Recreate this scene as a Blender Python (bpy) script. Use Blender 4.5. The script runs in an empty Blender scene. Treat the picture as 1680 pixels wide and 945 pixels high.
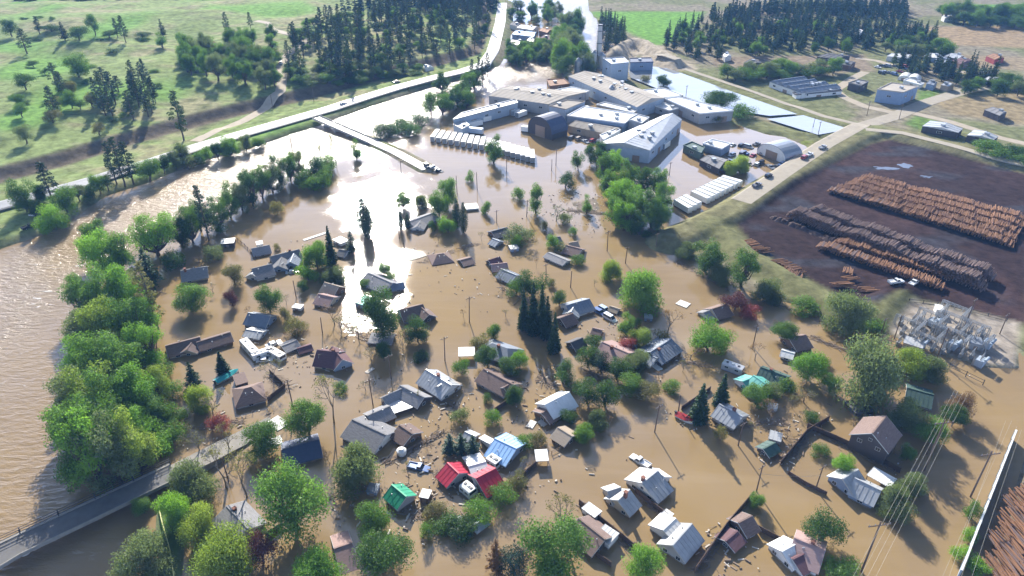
import bpy, math, random
import numpy as np
from mathutils import Vector, Matrix
R = math.radians
rnd = random.Random(7)
sc = bpy.context.scene
COL = sc.collection

# ------------------------------------------------------------------ camera, world, sun, exposure
FPX, PITCH, CAMH = 1150.0, R(31), 120.0          # focal length in photo pixels (1680 wide), pitch below horizon, height (m)
cam_d = bpy.data.cameras.new("camera"); cam = bpy.data.objects.new("camera", cam_d); COL.objects.link(cam)
cam.location = (0, 0, CAMH); cam.rotation_euler = (R(90) - PITCH, 0, 0)
cam_d.sensor_width = 36; cam_d.lens = 36 * FPX / 1680; cam_d.clip_end = 20000; cam_d.clip_start = 1
sc.camera = cam
SUN_EL, SUN_AZ = R(28.5), R(-12.5)                  # azimuth from +Y, negative = to the left
world = bpy.data.worlds.new("World"); sc.world = world; world.use_nodes = True
def build_world():
    nt = world.node_tree; nt.nodes.clear(); N = nt.nodes.new; L = nt.links.new
    out = N("ShaderNodeOutputWorld"); bg = N("ShaderNodeBackground"); bg.inputs[1].default_value = 0.06
    sky = N("ShaderNodeTexSky"); sky.sky_type = 'NISHITA'; sky.sun_disc = False
    sky.sun_elevation = SUN_EL; sky.sun_rotation = SUN_AZ; sky.air_density = 1.0; sky.dust_density = 1.2; sky.altitude = 900
    # broken white clouds all round the sky (their reflections lie on the flood)
    tc = N("ShaderNodeTexCoord"); mp = N("ShaderNodeMapping"); mp.inputs['Scale'].default_value = (1, 1, 3.0)
    ns = N("ShaderNodeTexNoise"); ns.inputs['Scale'].default_value = 2.3; ns.inputs['Detail'].default_value = 7; ns.inputs['Roughness'].default_value = 0.55
    rp = N("ShaderNodeValToRGB"); rp.color_ramp.elements[0].position = 0.5; rp.color_ramp.elements[1].position = 0.66
    mx = N("ShaderNodeMix"); mx.data_type = 'RGBA'; mx.inputs[7].default_value = (24, 30, 45, 1)
    L(tc.outputs['Generated'], mp.inputs[0]); L(mp.outputs[0], ns.inputs[0])
    sp = N("ShaderNodeSeparateXYZ"); L(tc.outputs['Generated'], sp.inputs[0])      # clouds crowd together towards the horizon
    lo = N("ShaderNodeMapRange"); lo.inputs[1].default_value = .2; lo.inputs[2].default_value = .55; lo.inputs[3].default_value = .15; lo.inputs[4].default_value = -.2; L(sp.outputs[2], lo.inputs[0])
    sm_ = N("ShaderNodeMath"); sm_.operation = 'ADD'; L(ns.outputs[0], sm_.inputs[0]); L(lo.outputs[0], sm_.inputs[1]); 
    dt = N("ShaderNodeVectorMath"); dt.operation = 'DOT_PRODUCT'; dt.inputs[1].default_value = (math.sin(SUN_AZ) * math.cos(SUN_EL), math.cos(SUN_AZ) * math.cos(SUN_EL), math.sin(SUN_EL)); L(tc.outputs['Generated'], dt.inputs[0])
    au = N("ShaderNodeMapRange"); au.interpolation_type = 'SMOOTHSTEP'; au.inputs[1].default_value = .45; au.inputs[2].default_value = 1.0; au.inputs[3].default_value = -.05; au.inputs[4].default_value = .2; L(dt.outputs['Value'], au.inputs[0])   # thin bright veil round the sun
    s2 = N("ShaderNodeMath"); s2.operation = 'ADD'; L(sm_.outputs[0], s2.inputs[0]); L(au.outputs[0], s2.inputs[1]); L(s2.outputs[0], rp.inputs[0])
    ml = N("ShaderNodeMath"); ml.operation = 'MULTIPLY'; ml.inputs[1].default_value = 0.75
    L(rp.outputs[0], ml.inputs[0]); L(ml.outputs[0], mx.inputs[0]); L(sky.outputs[0], mx.inputs[6])
    L(mx.outputs[2], bg.inputs[0]); L(bg.outputs[0], out.inputs[0])
build_world()
sun_d = bpy.data.lights.new("sun", 'SUN'); sun = bpy.data.objects.new("sun", sun_d); COL.objects.link(sun)
sun_d.energy = 5.0; sun_d.angle = R(0.53); sun_d.color = (1, 0.94, 0.83)
SUNV = Vector((math.sin(SUN_AZ) * math.cos(SUN_EL), math.cos(SUN_AZ) * math.cos(SUN_EL), math.sin(SUN_EL)))
sun.rotation_euler = SUNV.to_track_quat('Z', 'Y').to_euler(); sun.location = SUNV * 500
sc.view_settings.view_transform = 'Standard'; sc.view_settings.look = 'None'
sc.view_settings.exposure = 1.06; sc.view_settings.gamma = 1

# ------------------------------------------------------------------ where a photo pixel meets the ground
def ray(px, py):
    u = (px - 840) / FPX; v = (472.5 - py) / FPX
    return np.array([u, math.cos(PITCH) + v * math.sin(PITCH), -math.sin(PITCH) + v * math.cos(PITCH)])
def at(px, py, z=0.0):
    d = ray(px, py)
    if d[2] > -0.06: d[2] = -0.06
    t = (z - CAMH) / d[2]
    return Vector((d[0] * t, d[1] * t, z))
def W(pts, z=0.0): return np.array([at(p[0], p[1], z)[:2] for p in pts])

# ------------------------------------------------------------------ terrain height
def in_poly(P, X, Y):
    c = np.zeros(X.shape, bool); n = len(P); j = n - 1
    for i in range(n):
        xi, yi = P[i]; xj, yj = P[j]
        m = ((yi > Y) != (yj > Y)) & (X < (xj - xi) * (Y - yi) / ((yj - yi) or 1e-9) + xi)
        c ^= m; j = i
    return c
def seg_d(P, X, Y, closed=True):
    d = np.full(X.shape, 1e9); n = len(P)
    for i in range(n if closed else n - 1):
        ax, ay = P[i]; bx, by = P[(i + 1) % n]
        dx, dy = bx - ax, by - ay; L2 = dx * dx + dy * dy or 1e-9
        t = np.clip(((X - ax) * dx + (Y - ay) * dy) / L2, 0, 1)
        d = np.minimum(d, np.hypot(X - ax - t * dx, Y - ay - t * dy))
    return d
def sdist(P, X, Y):
    d = seg_d(P, X, Y); return np.where(in_poly(P, X, Y), d, -d)
def vnoise(X, Y, s, seed=0):
    X = X / s; Y = Y / s; xi = np.floor(X); yi = np.floor(Y); fx = X - xi; fy = Y - yi
    fx = fx * fx * (3 - 2 * fx); fy = fy * fy * (3 - 2 * fy)
    h = lambda a, b: (np.sin(a * 127.1 + b * 311.7 + seed * 74.7) * 43758.5453) % 1.0
    return (h(xi, yi) * (1 - fx) + h(xi + 1, yi) * fx) * (1 - fy) + (h(xi, yi + 1) * (1 - fx) + h(xi + 1, yi + 1) * fx) * fy
def sm(x): x = np.clip(x, 0, 1); return x * x * (3 - 2 * x)

HIGHWAY = [(-120, 372), (34, 330), (60, 323), (150, 298), (260, 263), (330, 240), (400, 220), (470, 200), (540, 180), (600, 160), (650, 145), (715, 128), (760, 118), (795, 105), (808, 85), (815, 60), (821, 35), (824, 5)]
LEVEE = [(1100, 398), (1150, 377), (1200, 352), (1260, 312), (1330, 270), (1400, 232), (1440, 218), (1500, 231), (1570, 250), (1647, 268), (1800, 300)]
LEVEE2 = [(1185, 385), (1225, 425), (1280, 455), (1340, 492), (1400, 520), (1432, 525), (1442, 502), (1480, 478)]
DYKE = [(1035, 88), (1065, 97), (1120, 120), (1200, 148), (1280, 178), (1350, 197), (1415, 215)]
DYKE_NEAR = [(985, 128), (1050, 150), (1110, 166), (1190, 192), (1265, 216), (1330, 224), (1400, 221)]
KILN_BANK = [(1010, 95), (1020, 84), (1040, 76), (1058, 80), (1075, 92), (1110, 112)]
CAUSEWAY = [(598, 227), (650, 250), (700, 277)]
P_LEFT = W([(-400, 560), (-150, 460), (34, 398), (95, 378), (140, 345), (175, 322), (250, 298), (320, 268), (400, 248), (440, 234), (480, 220), (520, 208), (545, 198), (600, 178), (650, 162), (720, 140), (765, 128), (800, 115), (815, 98), (822, 60), (830, 15), (832, -20), (-900, -20)])
P_HILL = W([(-500, 420), (-150, 345), (34, 296), (120, 272), (200, 246), (270, 226), (330, 210), (400, 192), (470, 175), (540, 158), (600, 140), (650, 127), (720, 111), (785, 92), (800, 50), (808, -20), (-900, -20)])
P_RIGHT = W([(1100, 402), (1118, 390), (1180, 364), (1235, 330), (1262, 306), (1300, 276), (1326, 254), (1318, 240), (1265, 218), (1190, 195), (1110, 169), (1050, 152), (985, 130), (985, 115), (1005, 95), (1003, 70), (985, 45), (965, 20), (955, -20), (2600, -20), (2600, 640), (1720, 620), (1660, 575), (1640, 540), (1480, 500), (1450, 540), (1410, 545), (1360, 535), (1310, 505), (1250, 490), (1200, 475), (1140, 437)])
P_STRIP = W([(1600, 960), (1662, 760), (1720, 600), (2300, 600), (2300, 960)])
P_PAD = W([(1443, 545), (1490, 490), (1680, 530), (1680, 612), (1612, 606), (1540, 585), (1470, 560)])
P_GROVE = W([(112, 640), (150, 470), (230, 415), (275, 520), (280, 620), (315, 700), (290, 735), (230, 752), (120, 735)])
P_BANK = W([(250, 838), (292, 815), (312, 850), (305, 960), (262, 960), (248, 890)])
P_LOTS = W([(920, 330), (985, 318), (1000, 345), (950, 360)])
P_MILL = W([(925, 225), (960, 205), (1045, 205), (1080, 180), (1100, 190), (1020, 235), (980, 245)])
P_YARD = W([(1198, 370), (1290, 303), (1420, 237), (1455, 228), (1520, 243), (1700, 290), (1700, 545), (1480, 492), (1442, 515), (1400, 505), (1330, 470), (1230, 412)])
w_hw, w_lv, w_l2, w_dk, w_dn, w_kb, w_cw = [W(p) for p in (HIGHWAY, LEVEE, LEVEE2, DYKE, DYKE_NEAR, KILN_BANK, CAUSEWAY)]
def height(X, Y):
    X = np.asarray(X, float); Y = np.asarray(Y, float)
    z = np.full(X.shape, -2.5)
    up = lambda P, h, wd: np.maximum(z, -2.5 + (h + 2.5) * sm(0.5 + sdist(P, X, Y) / wd))
    z = up(P_LEFT, 2.0, 10)
    s = np.maximum(sdist(P_HILL, X, Y), 0)
    n = vnoise(X, Y, 60, 1) * .6 + vnoise(X, Y, 23, 2) * .4
    z = np.where(s > 0, z + 4 * sm(s / 9) * (.55 + .6 * vnoise(X, Y, 80, 5)) + np.minimum(s, 260) * .035 + (n - .4) * 7 * sm(s / 70), z)
    z = up(P_RIGHT, 0.7, 7); z = up(P_STRIP, 0.6, 8); z = up(P_PAD, 0.3, 4)
    z = up(P_GROVE, 0.25, 12); z = up(P_BANK, 1.0, 5); z = up(P_LOTS, 0.12, 8); z = up(P_MILL, 0.12, 12)
    for P, crest, hw, sl in ((w_lv, 3.0, 4.5, .6), (w_l2, 2.6, 2.0, .45), (w_dk, 1.9, 3.0, .35), (w_dn, 1.3, 2.0, .35), (w_kb, 6.5, 2.0, .8), (w_cw, 0.9, 3.4, .5), (w_hw, 3.2, 6.2, .6)):
        d = seg_d(P, X, Y, False)
        z = np.where(d < hw + 14, np.maximum(z, crest - np.maximum(d - hw, 0) * sl), z)
        if crest == 3.2: z = np.where(d < hw, 3.2, z)
    far = sm((Y - 760) / 900)
    z = z + far * (vnoise(X, Y, 300, 9) * 6)
    return z
def h1(x, y): return float(height(np.array([x]), np.array([y]))[0])
def ground(px, py):
    z = 0.0
    for _ in range(7):
        p = at(px, py, z); z = max(0.0, .5 * z + .5 * h1(p.x, p.y)) if _ > 1 else max(0.0, h1(p.x, p.y))
    p = at(px, py, z); return Vector((p.x, p.y, max(0.0, h1(p.x, p.y))))

# ------------------------------------------------------------------ materials
MATS = {}
def mat(name, col, rough=.7, metal=0.0, var=.12, nscale=1.5, bump=0.0, spec=.4, detail=5.0, stretch=None):
    if name in MATS: return MATS[name]
    m = bpy.data.materials.new(name); m.use_nodes = True; nt = m.node_tree; b = nt.nodes["Principled BSDF"]
    N = nt.nodes.new; L = nt.links.new
    b.inputs['Roughness'].default_value = rough; b.inputs['Metallic'].default_value = metal; b.inputs['Specular IOR Level'].default_value = spec
    tc = N("ShaderNodeTexCoord"); ns = N("ShaderNodeTexNoise"); ns.inputs['Scale'].default_value = nscale; ns.inputs['Detail'].default_value = detail + 3; ns.inputs['Roughness'].default_value = .62
    src = tc.outputs['Object']
    if stretch:
        mp = N("ShaderNodeMapping"); mp.inputs['Scale'].default_value = stretch; L(src, mp.inputs[0]); src = mp.outputs[0]
    L(src, ns.inputs[0])
    oi = N("ShaderNodeObjectInfo"); ad = N("ShaderNodeMath"); ad.operation = 'MULTIPLY_ADD'; ad.inputs[1].default_value = .35; L(oi.outputs['Random'], ad.inputs[0])
    L(ns.outputs[0], ad.inputs[2])
    rp = N("ShaderNodeValToRGB"); e = rp.color_ramp.elements; e[0].position = .3; e[1].position = 1.0
    c = np.array(col); e[0].color = (*np.clip(c * (1 - var), 0, 1), 1); e[1].color = (*np.clip(c * (1 + var), 0, .95), 1)
    L(ad.outputs[0], rp.inputs[0]); L(rp.outputs[0], b.inputs['Base Color'])
    if bump:
        bp = N("ShaderNodeBump"); bp.inputs['Strength'].default_value = bump; bp.inputs['Distance'].default_value = .1; L(ns.outputs[0], bp.inputs['Height']); L(bp.outputs[0], b.inputs['Normal'])
    MATS[name] = m; return m
def leaf_mat(name, col, col2, transl=.5):
    m = bpy.data.materials.new(name); m.use_nodes = True; nt = m.node_tree; nt.nodes.clear(); N = nt.nodes.new; L = nt.links.new
    out = N("ShaderNodeOutputMaterial"); d = N("ShaderNodeBsdfDiffuse"); t = N("ShaderNodeBsdfTranslucent"); mx = N("ShaderNodeMixShader"); mx.inputs[0].default_value = transl
    gl = N("ShaderNodeBsdfGlossy"); gl.inputs['Roughness'].default_value = .45; gl.inputs['Color'].default_value = (.6, .6, .6, 1); m2 = N("ShaderNodeMixShader"); m2.inputs[0].default_value = .02
    tc = N("ShaderNodeTexCoord"); ns = N("ShaderNodeTexNoise"); ns.inputs['Scale'].default_value = .9; ns.inputs['Detail'].default_value = 4
    oi = N("ShaderNodeObjectInfo"); ad = N("ShaderNodeMath"); ad.operation = 'MULTIPLY_ADD'; ad.inputs[1].default_value = .5; L(oi.outputs['Random'], ad.inputs[0])
    sb = N("ShaderNodeMath"); sb.operation = 'SUBTRACT'; sb.inputs[1].default_value = .25; L(ns.outputs[0], sb.inputs[0]); L(sb.outputs[0], ad.inputs[2])
    rp = N("ShaderNodeValToRGB"); e = rp.color_ramp.elements; e[0].position = .2; e[1].position = .8; e[0].color = (*col, 1); e[1].color = (*col2, 1)
    L(tc.outputs['Object'], ns.inputs[0]); L(ad.outputs[0], rp.inputs[0])
    tr = N("ShaderNodeMix"); tr.data_type = 'RGBA'; tr.blend_type = 'MULTIPLY'; tr.inputs[0].default_value = 1; tr.inputs[7].default_value = (1.35, 1.42, .85, 1)
    L(rp.outputs[0], tr.inputs[6]); L(rp.outputs[0], d.inputs[0]); L(tr.outputs[2], t.inputs[0])
    L(d.outputs[0], mx.inputs[1]); L(t.outputs[0], mx.inputs[2]); L(mx.outputs[0], m2.inputs[1]); L(gl.outputs[0], m2.inputs[2]); L(m2.outputs[0], out.inputs[0])
    return m
LEAF = {
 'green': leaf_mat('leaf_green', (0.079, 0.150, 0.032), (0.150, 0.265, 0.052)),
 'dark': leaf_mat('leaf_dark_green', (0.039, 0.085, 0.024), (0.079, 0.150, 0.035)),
 'bright': leaf_mat('leaf_bright_green', (0.124, 0.248, 0.032), (0.212, 0.371, 0.052)),
 'yellow': leaf_mat('leaf_yellow_green', (0.177, 0.248, 0.044), (0.283, 0.354, 0.071)),
 'grey': leaf_mat('leaf_grey_green', (0.106, 0.142, 0.063), (0.170, 0.212, 0.099)),
 'olive': leaf_mat('leaf_olive', (0.133, 0.133, 0.052), (0.212, 0.195, 0.079)),
 'brown': leaf_mat('leaf_brown', (0.142, 0.088, 0.052), (0.231, 0.142, 0.079)),
 'purple': leaf_mat('leaf_purple', (0.062, 0.027, 0.035), (0.124, 0.044, 0.052)),
 'red': leaf_mat('leaf_red', (0.231, 0.052, 0.062), (0.354, 0.106, 0.106)),
 'needle': leaf_mat('needle_dark', (0.026, 0.053, 0.026), (0.057, 0.098, 0.043), .12),
 'needle_blue': leaf_mat('needle_blue_green', (0.033, 0.065, 0.049), (0.065, 0.114, 0.073), .12),
 'pine': leaf_mat('needle_pine', (0.045, 0.077, 0.033), (0.090, 0.139, 0.049), .18),
}
BARK = mat('bark', (.10, .075, .055), .9, var=.3, nscale=6)
BARK_PALE = mat('bark_pale', (.2, .165, .125), .9, var=.3, nscale=6)

# ------------------------------------------------------------------ mesh builder and object helpers
class MB:
    def __init__(s): s.v = []; s.f = []
    def add(s, v, f):
        o = len(s.v); s.v += [tuple(x) for x in v]; s.f += [tuple(i + o for i in q) for q in f]; return s
    def box(s, c, d, rz=0.0, taper=1.0):
        cx, cy, cz = c; x, y, z = d[0] / 2, d[1] / 2, d[2] / 2; cs, sn = math.cos(rz), math.sin(rz); v = []
        for k, t in ((-z, 1.0), (z, taper)):
            for a, b in ((-x, -y), (x, -y), (x, y), (-x, y)):
                a *= t; b *= t; v.append((cx + a * cs - b * sn, cy + a * sn + b * cs, cz + k))
        return s.add(v, [(3, 2, 1, 0), (4, 5, 6, 7), (0, 1, 5, 4), (1, 2, 6, 5), (2, 3, 7, 6), (3, 0, 4, 7)])
    def tube(s, a, b, r0, r1=None, n=6, caps=True):
        a = Vector(a); b = Vector(b); r1 = r0 if r1 is None else r1; d = (b - a)
        if d.length < 1e-6: return s
        d.normalize(); u = d.orthogonal().normalized(); w = d.cross(u); v = []
        for p, r in ((a, r0), (b, r1)):
            for k in range(n):
                t = 2 * math.pi * k / n; v.append(p + u * (r * math.cos(t)) + w * (r * math.sin(t)))
        f = [(k, (k + 1) % n, n + (k + 1) % n, n + k) for k in range(n)]
        if caps: f += [tuple(range(n - 1, -1, -1)), tuple(range(n, 2 * n))]
        return s.add(v, f)
    def bar(s, a, b, w, h):
        a = Vector(a); b = Vector(b); d = (b - a); L = d.length; d.normalize()
        side = d.cross(Vector((0, 0, 1))); side = side.normalized() if side.length > 1e-4 else Vector((1, 0, 0)); up = side.cross(d); v = []
        for p in (a, b):
            for i, j in ((-1, -1), (1, -1), (1, 1), (-1, 1)): v.append(p + side * (i * w / 2) + up * (j * h / 2))
        return s.add(v, [(3, 2, 1, 0), (4, 5, 6, 7), (0, 1, 5, 4), (1, 2, 6, 5), (2, 3, 7, 6), (3, 0, 4, 7)])
    def prism(s, poly, z0, z1):
        n = len(poly); a = sum(poly[i][0] * poly[(i + 1) % n][1] - poly[(i + 1) % n][0] * poly[i][1] for i in range(n))
        if a < 0: poly = poly[::-1]
        v = [(p[0], p[1], z0) for p in poly] + [(p[0], p[1], z1) for p in poly]
        return s.add(v, [tuple(range(n - 1, -1, -1)), tuple(range(n, 2 * n))] + [(i, (i + 1) % n, n + (i + 1) % n, n + i) for i in range(n)])
    def extr(s, prof, y0, y1):                       # profile in x-z, extruded along y
        n = len(prof); v = [(p[0], y0, p[1]) for p in prof] + [(p[0], y1, p[1]) for p in prof]
        return s.add(v, [tuple(range(n)), tuple(range(2 * n - 1, n - 1, -1))] + [(i, n + i, n + (i + 1) % n, (i + 1) % n) for i in range(n)])
    def slab(s, q, t):                               # quad thickened downwards along its normal
        q = [Vector(x) for x in q]; n = (q[1] - q[0]).cross(q[2] - q[0]).normalized()
        if n.z < 0: q = q[::-1]; n = -n
        v = q + [x - n * t for x in q]; k = len(q)
        return s.add(v, [tuple(range(k)), tuple(range(2 * k - 1, k - 1, -1))] + [((i + 1) % k, i, k + i, k + (i + 1) % k) for i in range(k)])
    def mesh(s, name, m=None):
        me = bpy.data.meshes.new(name); me.from_pydata(s.v, [], s.f); me.update()
        if m: me.materials.append(m)
        return me
def link(name, me, parent=None, loc=None, rz=0.0, scale=None, m=None, kind=None):
    o = bpy.data.objects.new(name, me); COL.objects.link(o)
    if parent: o.parent = parent
    if loc is not None: o.location = loc
    if rz: o.rotation_euler = (0, 0, rz)
    if scale is not None: o.scale = scale if hasattr(scale, '__len__') else (scale,) * 3
    if m is not None:
        if not me.materials: me.materials.append(m)
        o.material_slots[0].link = 'OBJECT'; o.material_slots[0].material = m
    if kind: o['kind'] = kind
    return o
def part(name, mb, m, parent=None, kind=None, smooth=False):
    me = mb.mesh(name, m)
    if smooth: me.shade_smooth()
    return link(name, me, parent, kind=kind)
def tag(o, label, cat, group=None):
    o['label'] = label; o['category'] = cat
    if group: o['group'] = group
    return o
def thing(name, label, cat, loc=(0, 0, 0), rz=0.0, group=None):
    o = bpy.data.objects.new(name, None); COL.objects.link(o); o.location = loc; o.rotation_euler = (0, 0, rz); o.empty_display_size = .5
    return tag(o, label, cat, group)
def copy_tree(o, parent=None):
    c = o.copy(); COL.objects.link(c)
    if parent: c.parent = parent
    for ch in list(o.children): copy_tree(ch, c)
    return c

# ------------------------------------------------------------------ terrain, water, roads
def grid_sheet(name, xs_of_row, ys, zf, m, attrs):
    ny = len(ys); nx = len(xs_of_row(ys[0])); X = np.array([xs_of_row(y) for y in ys]); Y = np.repeat(np.array(ys)[:, None], nx, 1)
    Z = zf(X, Y); co = np.stack([X, Y, Z], -1).reshape(-1, 3)
    idx = np.arange(nx * ny).reshape(ny, nx); q = np.stack([idx[:-1, :-1], idx[:-1, 1:], idx[1:, 1:], idx[1:, :-1]], -1).reshape(-1, 4)
    me = bpy.data.meshes.new(name); me.vertices.add(len(co)); me.vertices.foreach_set("co", co.ravel())
    me.loops.add(q.size); me.loops.foreach_set("vertex_index", q.ravel().astype(np.int32)); me.polygons.add(len(q))
    me.polygons.foreach_set("loop_start", np.arange(0, q.size, 4, dtype=np.int32)); me.polygons.foreach_set("loop_total", np.full(len(q), 4, np.int32))
    me.update(); me.validate(); me.shade_smooth()
    for an, fn in attrs.items():
        val = fn(X, Y, Z)
        if val.ndim == 3:
            a = me.attributes.new(an, 'FLOAT_COLOR', 'POINT'); a.data.foreach_set("color", np.concatenate([val, np.ones(val.shape[:2] + (1,))], -1).ravel())
        else:
            a = me.attributes.new(an, 'FLOAT', 'POINT'); a.data.foreach_set("value", val.ravel())
    me.materials.append(m); return link(name, me, kind='structure')
def rows(n0):
    ys = []; y = 40.0
    while y < 5000: ys.append(y); y += max(1.6, (y * y + CAMH ** 2) / 1150 / CAMH * n0)
    return ys

C = np.array
def blend(c, m, col): return c * (1 - m[..., None]) + C(col) * m[..., None]
P_FIELD = W([(962, 20), (1160, 20), (1138, 52), (1105, 72), (1075, 78), (1045, 62), (1005, 45)])
P_FIELD2 = W([(1560, 8), (1700, 8), (1700, 24), (1600, 28)]); P_BROWN = W([(1500, 46), (1700, 42), (1700, 82), (1560, 76)])
P_LAWN1 = W([(1310, 232), (1350, 232), (1345, 250), (1318, 250)]); P_LAWN2 = W([(1500, 190), (1540, 200), (1535, 225), (1480, 205)])
P_LAWN3 = W([(1505, 150), (1545, 150), (1530, 172), (1500, 168)]); P_SOIL = W([(1560, 90), (1700, 95), (1700, 120), (1560, 110)])
P_DRY = W([(1520, 165), (1700, 150), (1700, 210), (1560, 190)]); P_SAW = W([(1160, 95), (1420, 90), (1440, 120), (1260, 122), (1170, 112)])
def terrain_col(X, Y, Z):
    n1 = vnoise(X, Y, 35, 11); n2 = vnoise(X, Y, 9, 12); n3 = vnoise(X, Y * 2.2, 14, 13)
    c = np.zeros(X.shape + (3,)) + C([.21, .185, .13])                                  # dry gravelly land
    c = blend(c, sm((n1 + n2 * .5 - .62) * 4) * .75, [.135, .155, .06])
    L = sm(sdist(P_LEFT, X, Y) / 6)
    hill = np.zeros(X.shape + (3,)) + C([.205, .255, .095])
    hill = blend(hill, sm((n1 * .6 + n3 * .6 - .55) * 3.2) * .65, [.30, .25, .16]); hill = blend(hill, sm((n2 + n3 * .5 - 1.0) * 4) * .6, [.09, .115, .04])
    hill = blend(hill, sm((vnoise(X, Y, 50, 21) - .62) * 5), [.15, .27, .06])
    c = blend(c, L, [0, 0, 0]) + hill * L[..., None]
    s = sdist(P_HILL, X, Y); c = blend(c, sm((s + 5) / 4) * sm((11 - s) / 5), [.13, .105, .075])  # bare cut bank above the road, its shade darkened into the colour
    for P, col, e in ((P_FIELD, [.13, .27, .045], 8), (P_FIELD2, [.12, .25, .05], 8), (P_BROWN, [.27, .20, .12], 8), (P_SOIL, [.25, .20, .13], 6), (P_DRY, [.24, .19, .11], 6), (P_SAW, [.22, .175, .125], 6), (P_LAWN1, [.16, .2, .04], 3), (P_LAWN2, [.12, .19, .05], 4), (P_LAWN3, [.12, .19, .05], 4)):
        k = sm(sdist(P, X, Y) / e + .3); c = blend(c, k, C(col)); 
    d = seg_d(w_lv, X, Y, False); c = blend(c, sm((16 - d) / 5), [.175, .165, .085]); d = seg_d(w_l2, X, Y, False); c = blend(c, sm((12 - d) / 4), [.15, .15, .07])
    for w in (w_dk, w_dn): d = seg_d(w, X, Y, False); c = blend(c, sm((12 - d) / 4), [.16, .165, .075])
    c = blend(c, sm((16 - seg_d(w_kb, X, Y, False)) / 4), [.34, .29, .22])
    k = sm(sdist(P_YARD, X, Y) / 3 - .2)
    yd = np.zeros(X.shape + (3,)) + C([.036, .023, .022]); yd = blend(yd, sm((vnoise(X, Y, 26, 31) - .5) * 3), [.055, .033, .031]); yd = blend(yd, sm((vnoise(X + Y * .5, Y * 2, 18, 32) - .62) * 4), [.045, .042, .05])
    c = c * (1 - k[..., None]) + yd * k[..., None]
    c = blend(c, sm(sdist(P_PAD, X, Y) / 3), [.30, .26, .215]); c = blend(c, sm(sdist(P_STRIP, X, Y) / 4), [.16, .13, .09])
    c = blend(c, sm(sdist(P_GROVE, X, Y) / 4), [.10, .12, .04]); c = blend(c, sm(sdist(P_BANK, X, Y) / 2), [.09, .14, .04])
    c = blend(c, sm(sdist(P_LOTS, X, Y) / 5) , [.22, .18, .15]); c = blend(c, sm(sdist(P_MILL, X, Y) / 5), [.24, .19, .16])
    return np.clip(c, 0, 1)
def terrain_mat():
    m = bpy.data.materials.new('ground_earth_and_grass'); m.use_nodes = True; nt = m.node_tree; b = nt.nodes["Principled BSDF"]; N = nt.nodes.new; L = nt.links.new
    b.inputs['Roughness'].default_value = .95; b.inputs['Specular IOR Level'].default_value = .03
    at_ = N("ShaderNodeAttribute"); at_.attribute_name = 'col'; tc = N("ShaderNodeTexCoord")
    n1 = N("ShaderNodeTexNoise"); n1.inputs['Scale'].default_value = .22; n1.inputs['Detail'].default_value = 9; n1.inputs['Roughness'].default_value = .65
    mp = N("ShaderNodeMapRange"); mp.inputs[1].default_value = .25; mp.inputs[2].default_value = .75; mp.inputs[3].default_value = .45; mp.inputs[4].default_value = 1.6
    L(tc.outputs['Object'], n1.inputs[0]); L(n1.outputs[0], mp.inputs[0])
    mx = N("ShaderNodeMix"); mx.data_type = 'RGBA'; mx.blend_type = 'MULTIPLY'; mx.inputs[0].default_value = 1; L(at_.outputs['Color'], mx.inputs[6])
    cb = N("ShaderNodeCombineColor"); [L(mp.outputs[0], cb.inputs[i]) for i in range(3)]; L(cb.outputs[0], mx.inputs[7]); L(mx.outputs[2], b.inputs['Base Color'])
    bp = N("ShaderNodeBump"); bp.inputs['Strength'].default_value = .7; bp.inputs['Distance'].default_value = .6; L(n1.outputs[0], bp.inputs['Height']); L(bp.outputs[0], b.inputs['Normal'])
    return m
ys = rows(1.6)
def xs_row(y, n=420):
    half = (math.hypot(y, CAMH)) * 1.15 + 60
    return np.linspace(-half, half, n)
grid_sheet('ground', xs_row, ys, lambda X, Y: height(X, Y), terrain_mat(), {'col': terrain_col})

RIVER = W([(-150, 640), (40, 450), (150, 385), (260, 335), (350, 290), (430, 255), (500, 230), (560, 225), (640, 195), (720, 150), (790, 130), (860, 118), (935, 110), (965, 80), (955, 45), (940, 10)])
RIV2 = W([(40, 450), (60, 560), (40, 700), (60, 780), (20, 900), (-60, 1000)])
def chop(X, Y, Z):
    d = seg_d(RIVER, X, Y, False) + (vnoise(X, Y, 20, 3) - .5) * 10
    d2 = seg_d(RIV2, X, Y, False) + (vnoise(X, Y, 15, 3) - .5) * 10
    k = np.maximum(sm((42 - d) / 34), sm((32 - d2) / 28) * .5)
    for px, py, r, v in ((640, 325, 30, .32), (600, 320, 18, .25), (625, 440, 16, .35), (610, 500, 12, .45), (575, 470, 12, .3), (720, 245, 22, .12), (740, 300, 20, .12), (640, 190, 90, .22), (700, 160, 60, .22), (620, 260, 40, .12)):
        p = at(px, py); d = np.hypot((X - p.x), (Y - p.y) * .75) + (vnoise(X, Y, 7, 8) - .5) * r * .7; k = np.maximum(k, v * sm((r * 1.25 - d) / (r * 1.1)))
    return k
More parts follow.
